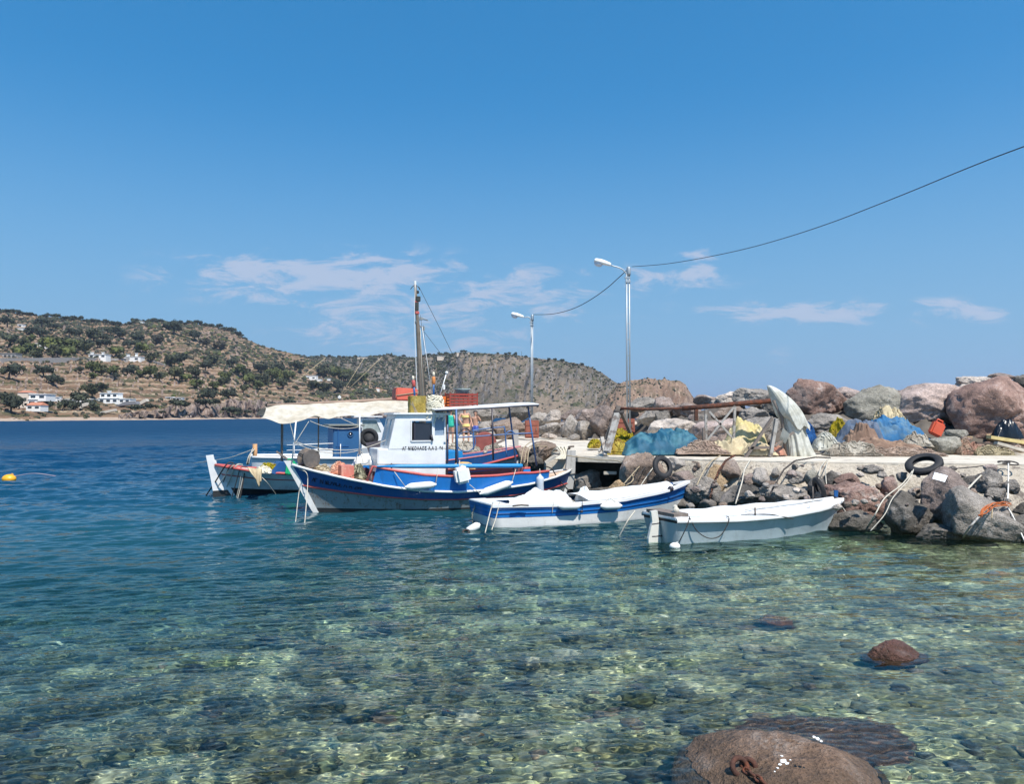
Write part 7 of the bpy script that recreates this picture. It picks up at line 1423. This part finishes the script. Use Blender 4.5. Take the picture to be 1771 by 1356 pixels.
# ---------------------------------------------------------------- bathers on the quay
SKIN = mat('tanned_skin', (.46, .25, .17), .55, .08, 6.); HAIR_B = mat('blonde_hair', (.42, .28, .12), .7, .3, 20.); HAIR_D = mat('dark_hair', (.035, .025, .02), .6, .3, 20.)
def person(loc, h, yaw, label, joints, hair, clothes):
    """joints: dict of body points in units of body height; one continuous skinned body"""
    e = empty('person', loc, yaw, label, 'person'); J = dict(pelvis=(0, 0, .50), waist=(0, 0, .58), chest=(0, 0, .70), neck=(0, 0, .825), head0=(0, .0, .87), head1=(0, .005, .93), headt=(0, .01, .975),
        shL=(-.105, 0, .80), shR=(.105, 0, .80), elL=(-.15, 0, .64), elR=(.15, 0, .64), wrL=(-.16, -.05, .49), wrR=(.16, -.05, .49), haL=(-.16, -.06, .44), haR=(.16, -.06, .44),
        hpL=(-.055, 0, .48), hpR=(.055, 0, .48), knL=(-.065, -.01, .27), knR=(.065, -.01, .27), anL=(-.065, .01, .04), anR=(.065, .01, .04), toL=(-.07, -.085, .012), toR=(.07, -.085, .012)); J.update(joints)
    E_ = (('pelvis', 'waist'), ('waist', 'chest'), ('chest', 'neck'), ('neck', 'head0'), ('head0', 'head1'), ('head1', 'headt'), ('chest', 'shL'), ('chest', 'shR'), ('shL', 'elL'), ('shR', 'elR'), ('elL', 'wrL'), ('elR', 'wrR'), ('wrL', 'haL'), ('wrR', 'haR'), ('pelvis', 'hpL'), ('pelvis', 'hpR'), ('hpL', 'knL'), ('hpR', 'knR'), ('knL', 'anL'), ('knR', 'anR'), ('anL', 'toL'), ('anR', 'toR'))
    RAD = dict(pelvis=.078, waist=.062, chest=.075, neck=.030, head0=.042, head1=.058, headt=.045, sh=.036, el=.024, wr=.016, ha=.020, hp=.055, kn=.034, an=.020, to=.017); names = list(J)
    me = bpy.data.meshes.new('body'); V = [Vector(J[k]) * h for k in names]; ed = [(names.index(a), names.index(b)) for a, b in E_]
    for sd in 'LR':   # five fingers of different length on each hand
        b = Vector(J['ha' + sd]) * h; w_ = Vector(J['wr' + sd]) * h; d = (b - w_).normalized(); sx_ = d.cross(Vector((0, 1, 0))).normalized(); r0 = names.index('ha' + sd)
        for k, ln in enumerate((.016, .030, .034, .031, .024)):
            off = (k - 2) * .0085 * h; p = b + sx_ * off + d * (.01 * h if k else -.01 * h) + Vector((0, .012 * h if k == 0 else 0, 0)); V.append(p); V.append(p + (d + Vector((0, -.35, 0)) if k else sx_ * -.8 + d).normalized() * ln * h); m_ = len(V); ed.append((r0, m_ - 2)); ed.append((m_ - 2, m_ - 1))
    me.from_pydata([tuple(v) for v in V], ed, []); me.materials.append(SKIN); o = bpy.data.objects.new('body', me); COL.objects.link(o); o.parent = e
    sk = o.modifiers.new('skin', 'SKIN'); sk.use_smooth_shade = True; s2 = o.modifiers.new('smooth', 'SUBSURF'); s2.levels = 2; s2.render_levels = 2
    lay = me.skin_vertices[0].data
    for i in range(len(V)):
        k = names[i] if i < len(names) else None; r = .0075 if k is None else RAD.get(k, RAD.get(k[:2], .02)); lay[i].radius = (r * h * (1.25 if k in ('pelvis', 'waist', 'chest') else 1), r * h * (.85 if k in ('pelvis', 'waist', 'chest') else 1)); lay[i].use_root = (k == 'pelvis')
    # face: nose, eyes, mouth, ears set on the head
    hd = Vector(J['head1']) * h; ft = MB(); V3, F3 = ico(1)
    for q, r in (((0, -.060, -.004), .010), ((-.058, .0, 0), .012), ((.058, 0, 0), .012)): ft.add([hd + Vector(q) * h + Vector(v) * r * h for v in V3], F3, 0, True)
    ft.build('nose_and_ears', SKIN, e); ft = MB()
    for q, r in (((-.022, -.054, .008), .006), ((.022, -.054, .008), .006), ((0, -.052, -.03), .008)): ft.add([hd + Vector(q) * h + Vector((v[0], v[1], v[2] * .6)) * r * h for v in V3], F3, 0, True)
    ft.build('eyes_and_mouth', HAIR_D, e)
    V3, F3 = ico(3); mb = MB(); hv = [hd + Vector((v[0] * .067, .012 + v[1] * .067, .018 + v[2] * .060)) * h for v in V3]; keep = [f for f in F3 if not all(V3[i][1] < -.35 and V3[i][2] < .45 for i in f) and not all(V3[i][2] < -.75 for i in f)]; mb.add(hv, keep, 0, True); mb.tube([hd + Vector((0, .06, -.02)) * h, hd + Vector((0, .065, -.08)) * h], [.035 * h, .02 * h]); mb.build('hair', hair, e)
    for nm, z0, z1, r0, r1, m_ in clothes:
        mb = MB(); rows = []
        for k in range(6):
            z = lerp(z0, z1, k / 5); rr = lerp(r0, r1, k / 5); c = Vector(J['pelvis']).lerp(Vector(J['chest']), (z - .5) / .2) if z > .5 else Vector(J['pelvis']); rows.append([Vector((c.x + rr * math.cos(a), c.y + rr * .72 * math.sin(a), z)) * h for a in np.linspace(0, 2 * math.pi, 25)[:-1]])
        mb.grid(rows, close=True); mb.build(nm, m_, e, solid=.006)
    return e
TEAL = mat('green_swimsuit', (.02, .42, .30), .6, .25, 12., col2=(.10, .55, .42), c2scale=18.); YEL = mat('yellow_bikini', (.72, .58, .20), .6, .1); BLU = mat('blue_patterned_shorts', (.03, .06, .30), .6, .2, 12., col2=(.30, .38, .60), c2lo=.58, c2hi=.62, c2scale=26.)
person(G(779, 768, QZ), 1.52, R(165), 'person in a green swimsuit standing on the quay, left bather', dict(elL=(-.16, .04, .66), wrL=(-.10, -.08, .60)), HAIR_D, (('swimsuit', .47, .80, .098, .098, TEAL),))
person(G(806, 769, QZ), 1.62, R(15), 'person in a yellow bikini leaning on the quay, middle bather', dict(chest=(-.03, -.02, .70), neck=(-.05, -.03, .82), head0=(-.055, -.035, .865), head1=(-.06, -.035, .925), headt=(-.06, -.03, .97), shL=(-.14, -.02, .79), shR=(.06, -.02, .80), elL=(-.20, -.05, .66), wrL=(-.15, -.12, .56), haL=(-.13, -.15, .53), elR=(.12, .02, .66), wrR=(.15, -.04, .53), haR=(.15, -.06, .49)), HAIR_B, (('bikini_bottom', .46, .53, .100, .092, YEL), ('bikini_top', .69, .75, .100, .100, YEL)))
person(G(822, 767, QZ), 1.42, R(-20), 'person in blue patterned shorts standing on the quay, right bather', dict(elR=(.17, .02, .68), wrR=(.13, -.05, .78), haR=(.11, -.06, .82)), HAIR_D, (('shorts', .34, .54, .115, .092, BLU),))
# ---------------------------------------------------------------- air
mb = MB(); mb.box((0, 11000, 294), (46000, 26000, 620)); m = bpy.data.materials.new('haze_air'); m.use_nodes = True; T = NT(m.node_tree); m.node_tree.nodes.clear(); out = T.n('OutputMaterial'); v = T.n('VolumePrincipled', i_Density=HAZE); v.inputs['Color'].default_value = (.66, .78, 1., 1); v.inputs['Anisotropy'].default_value = .2; T.L(v.outputs[0], out.inputs[1])
tag(mb.build('haze', m), 'thin blue sea haze', 'haze', kind='stuff')
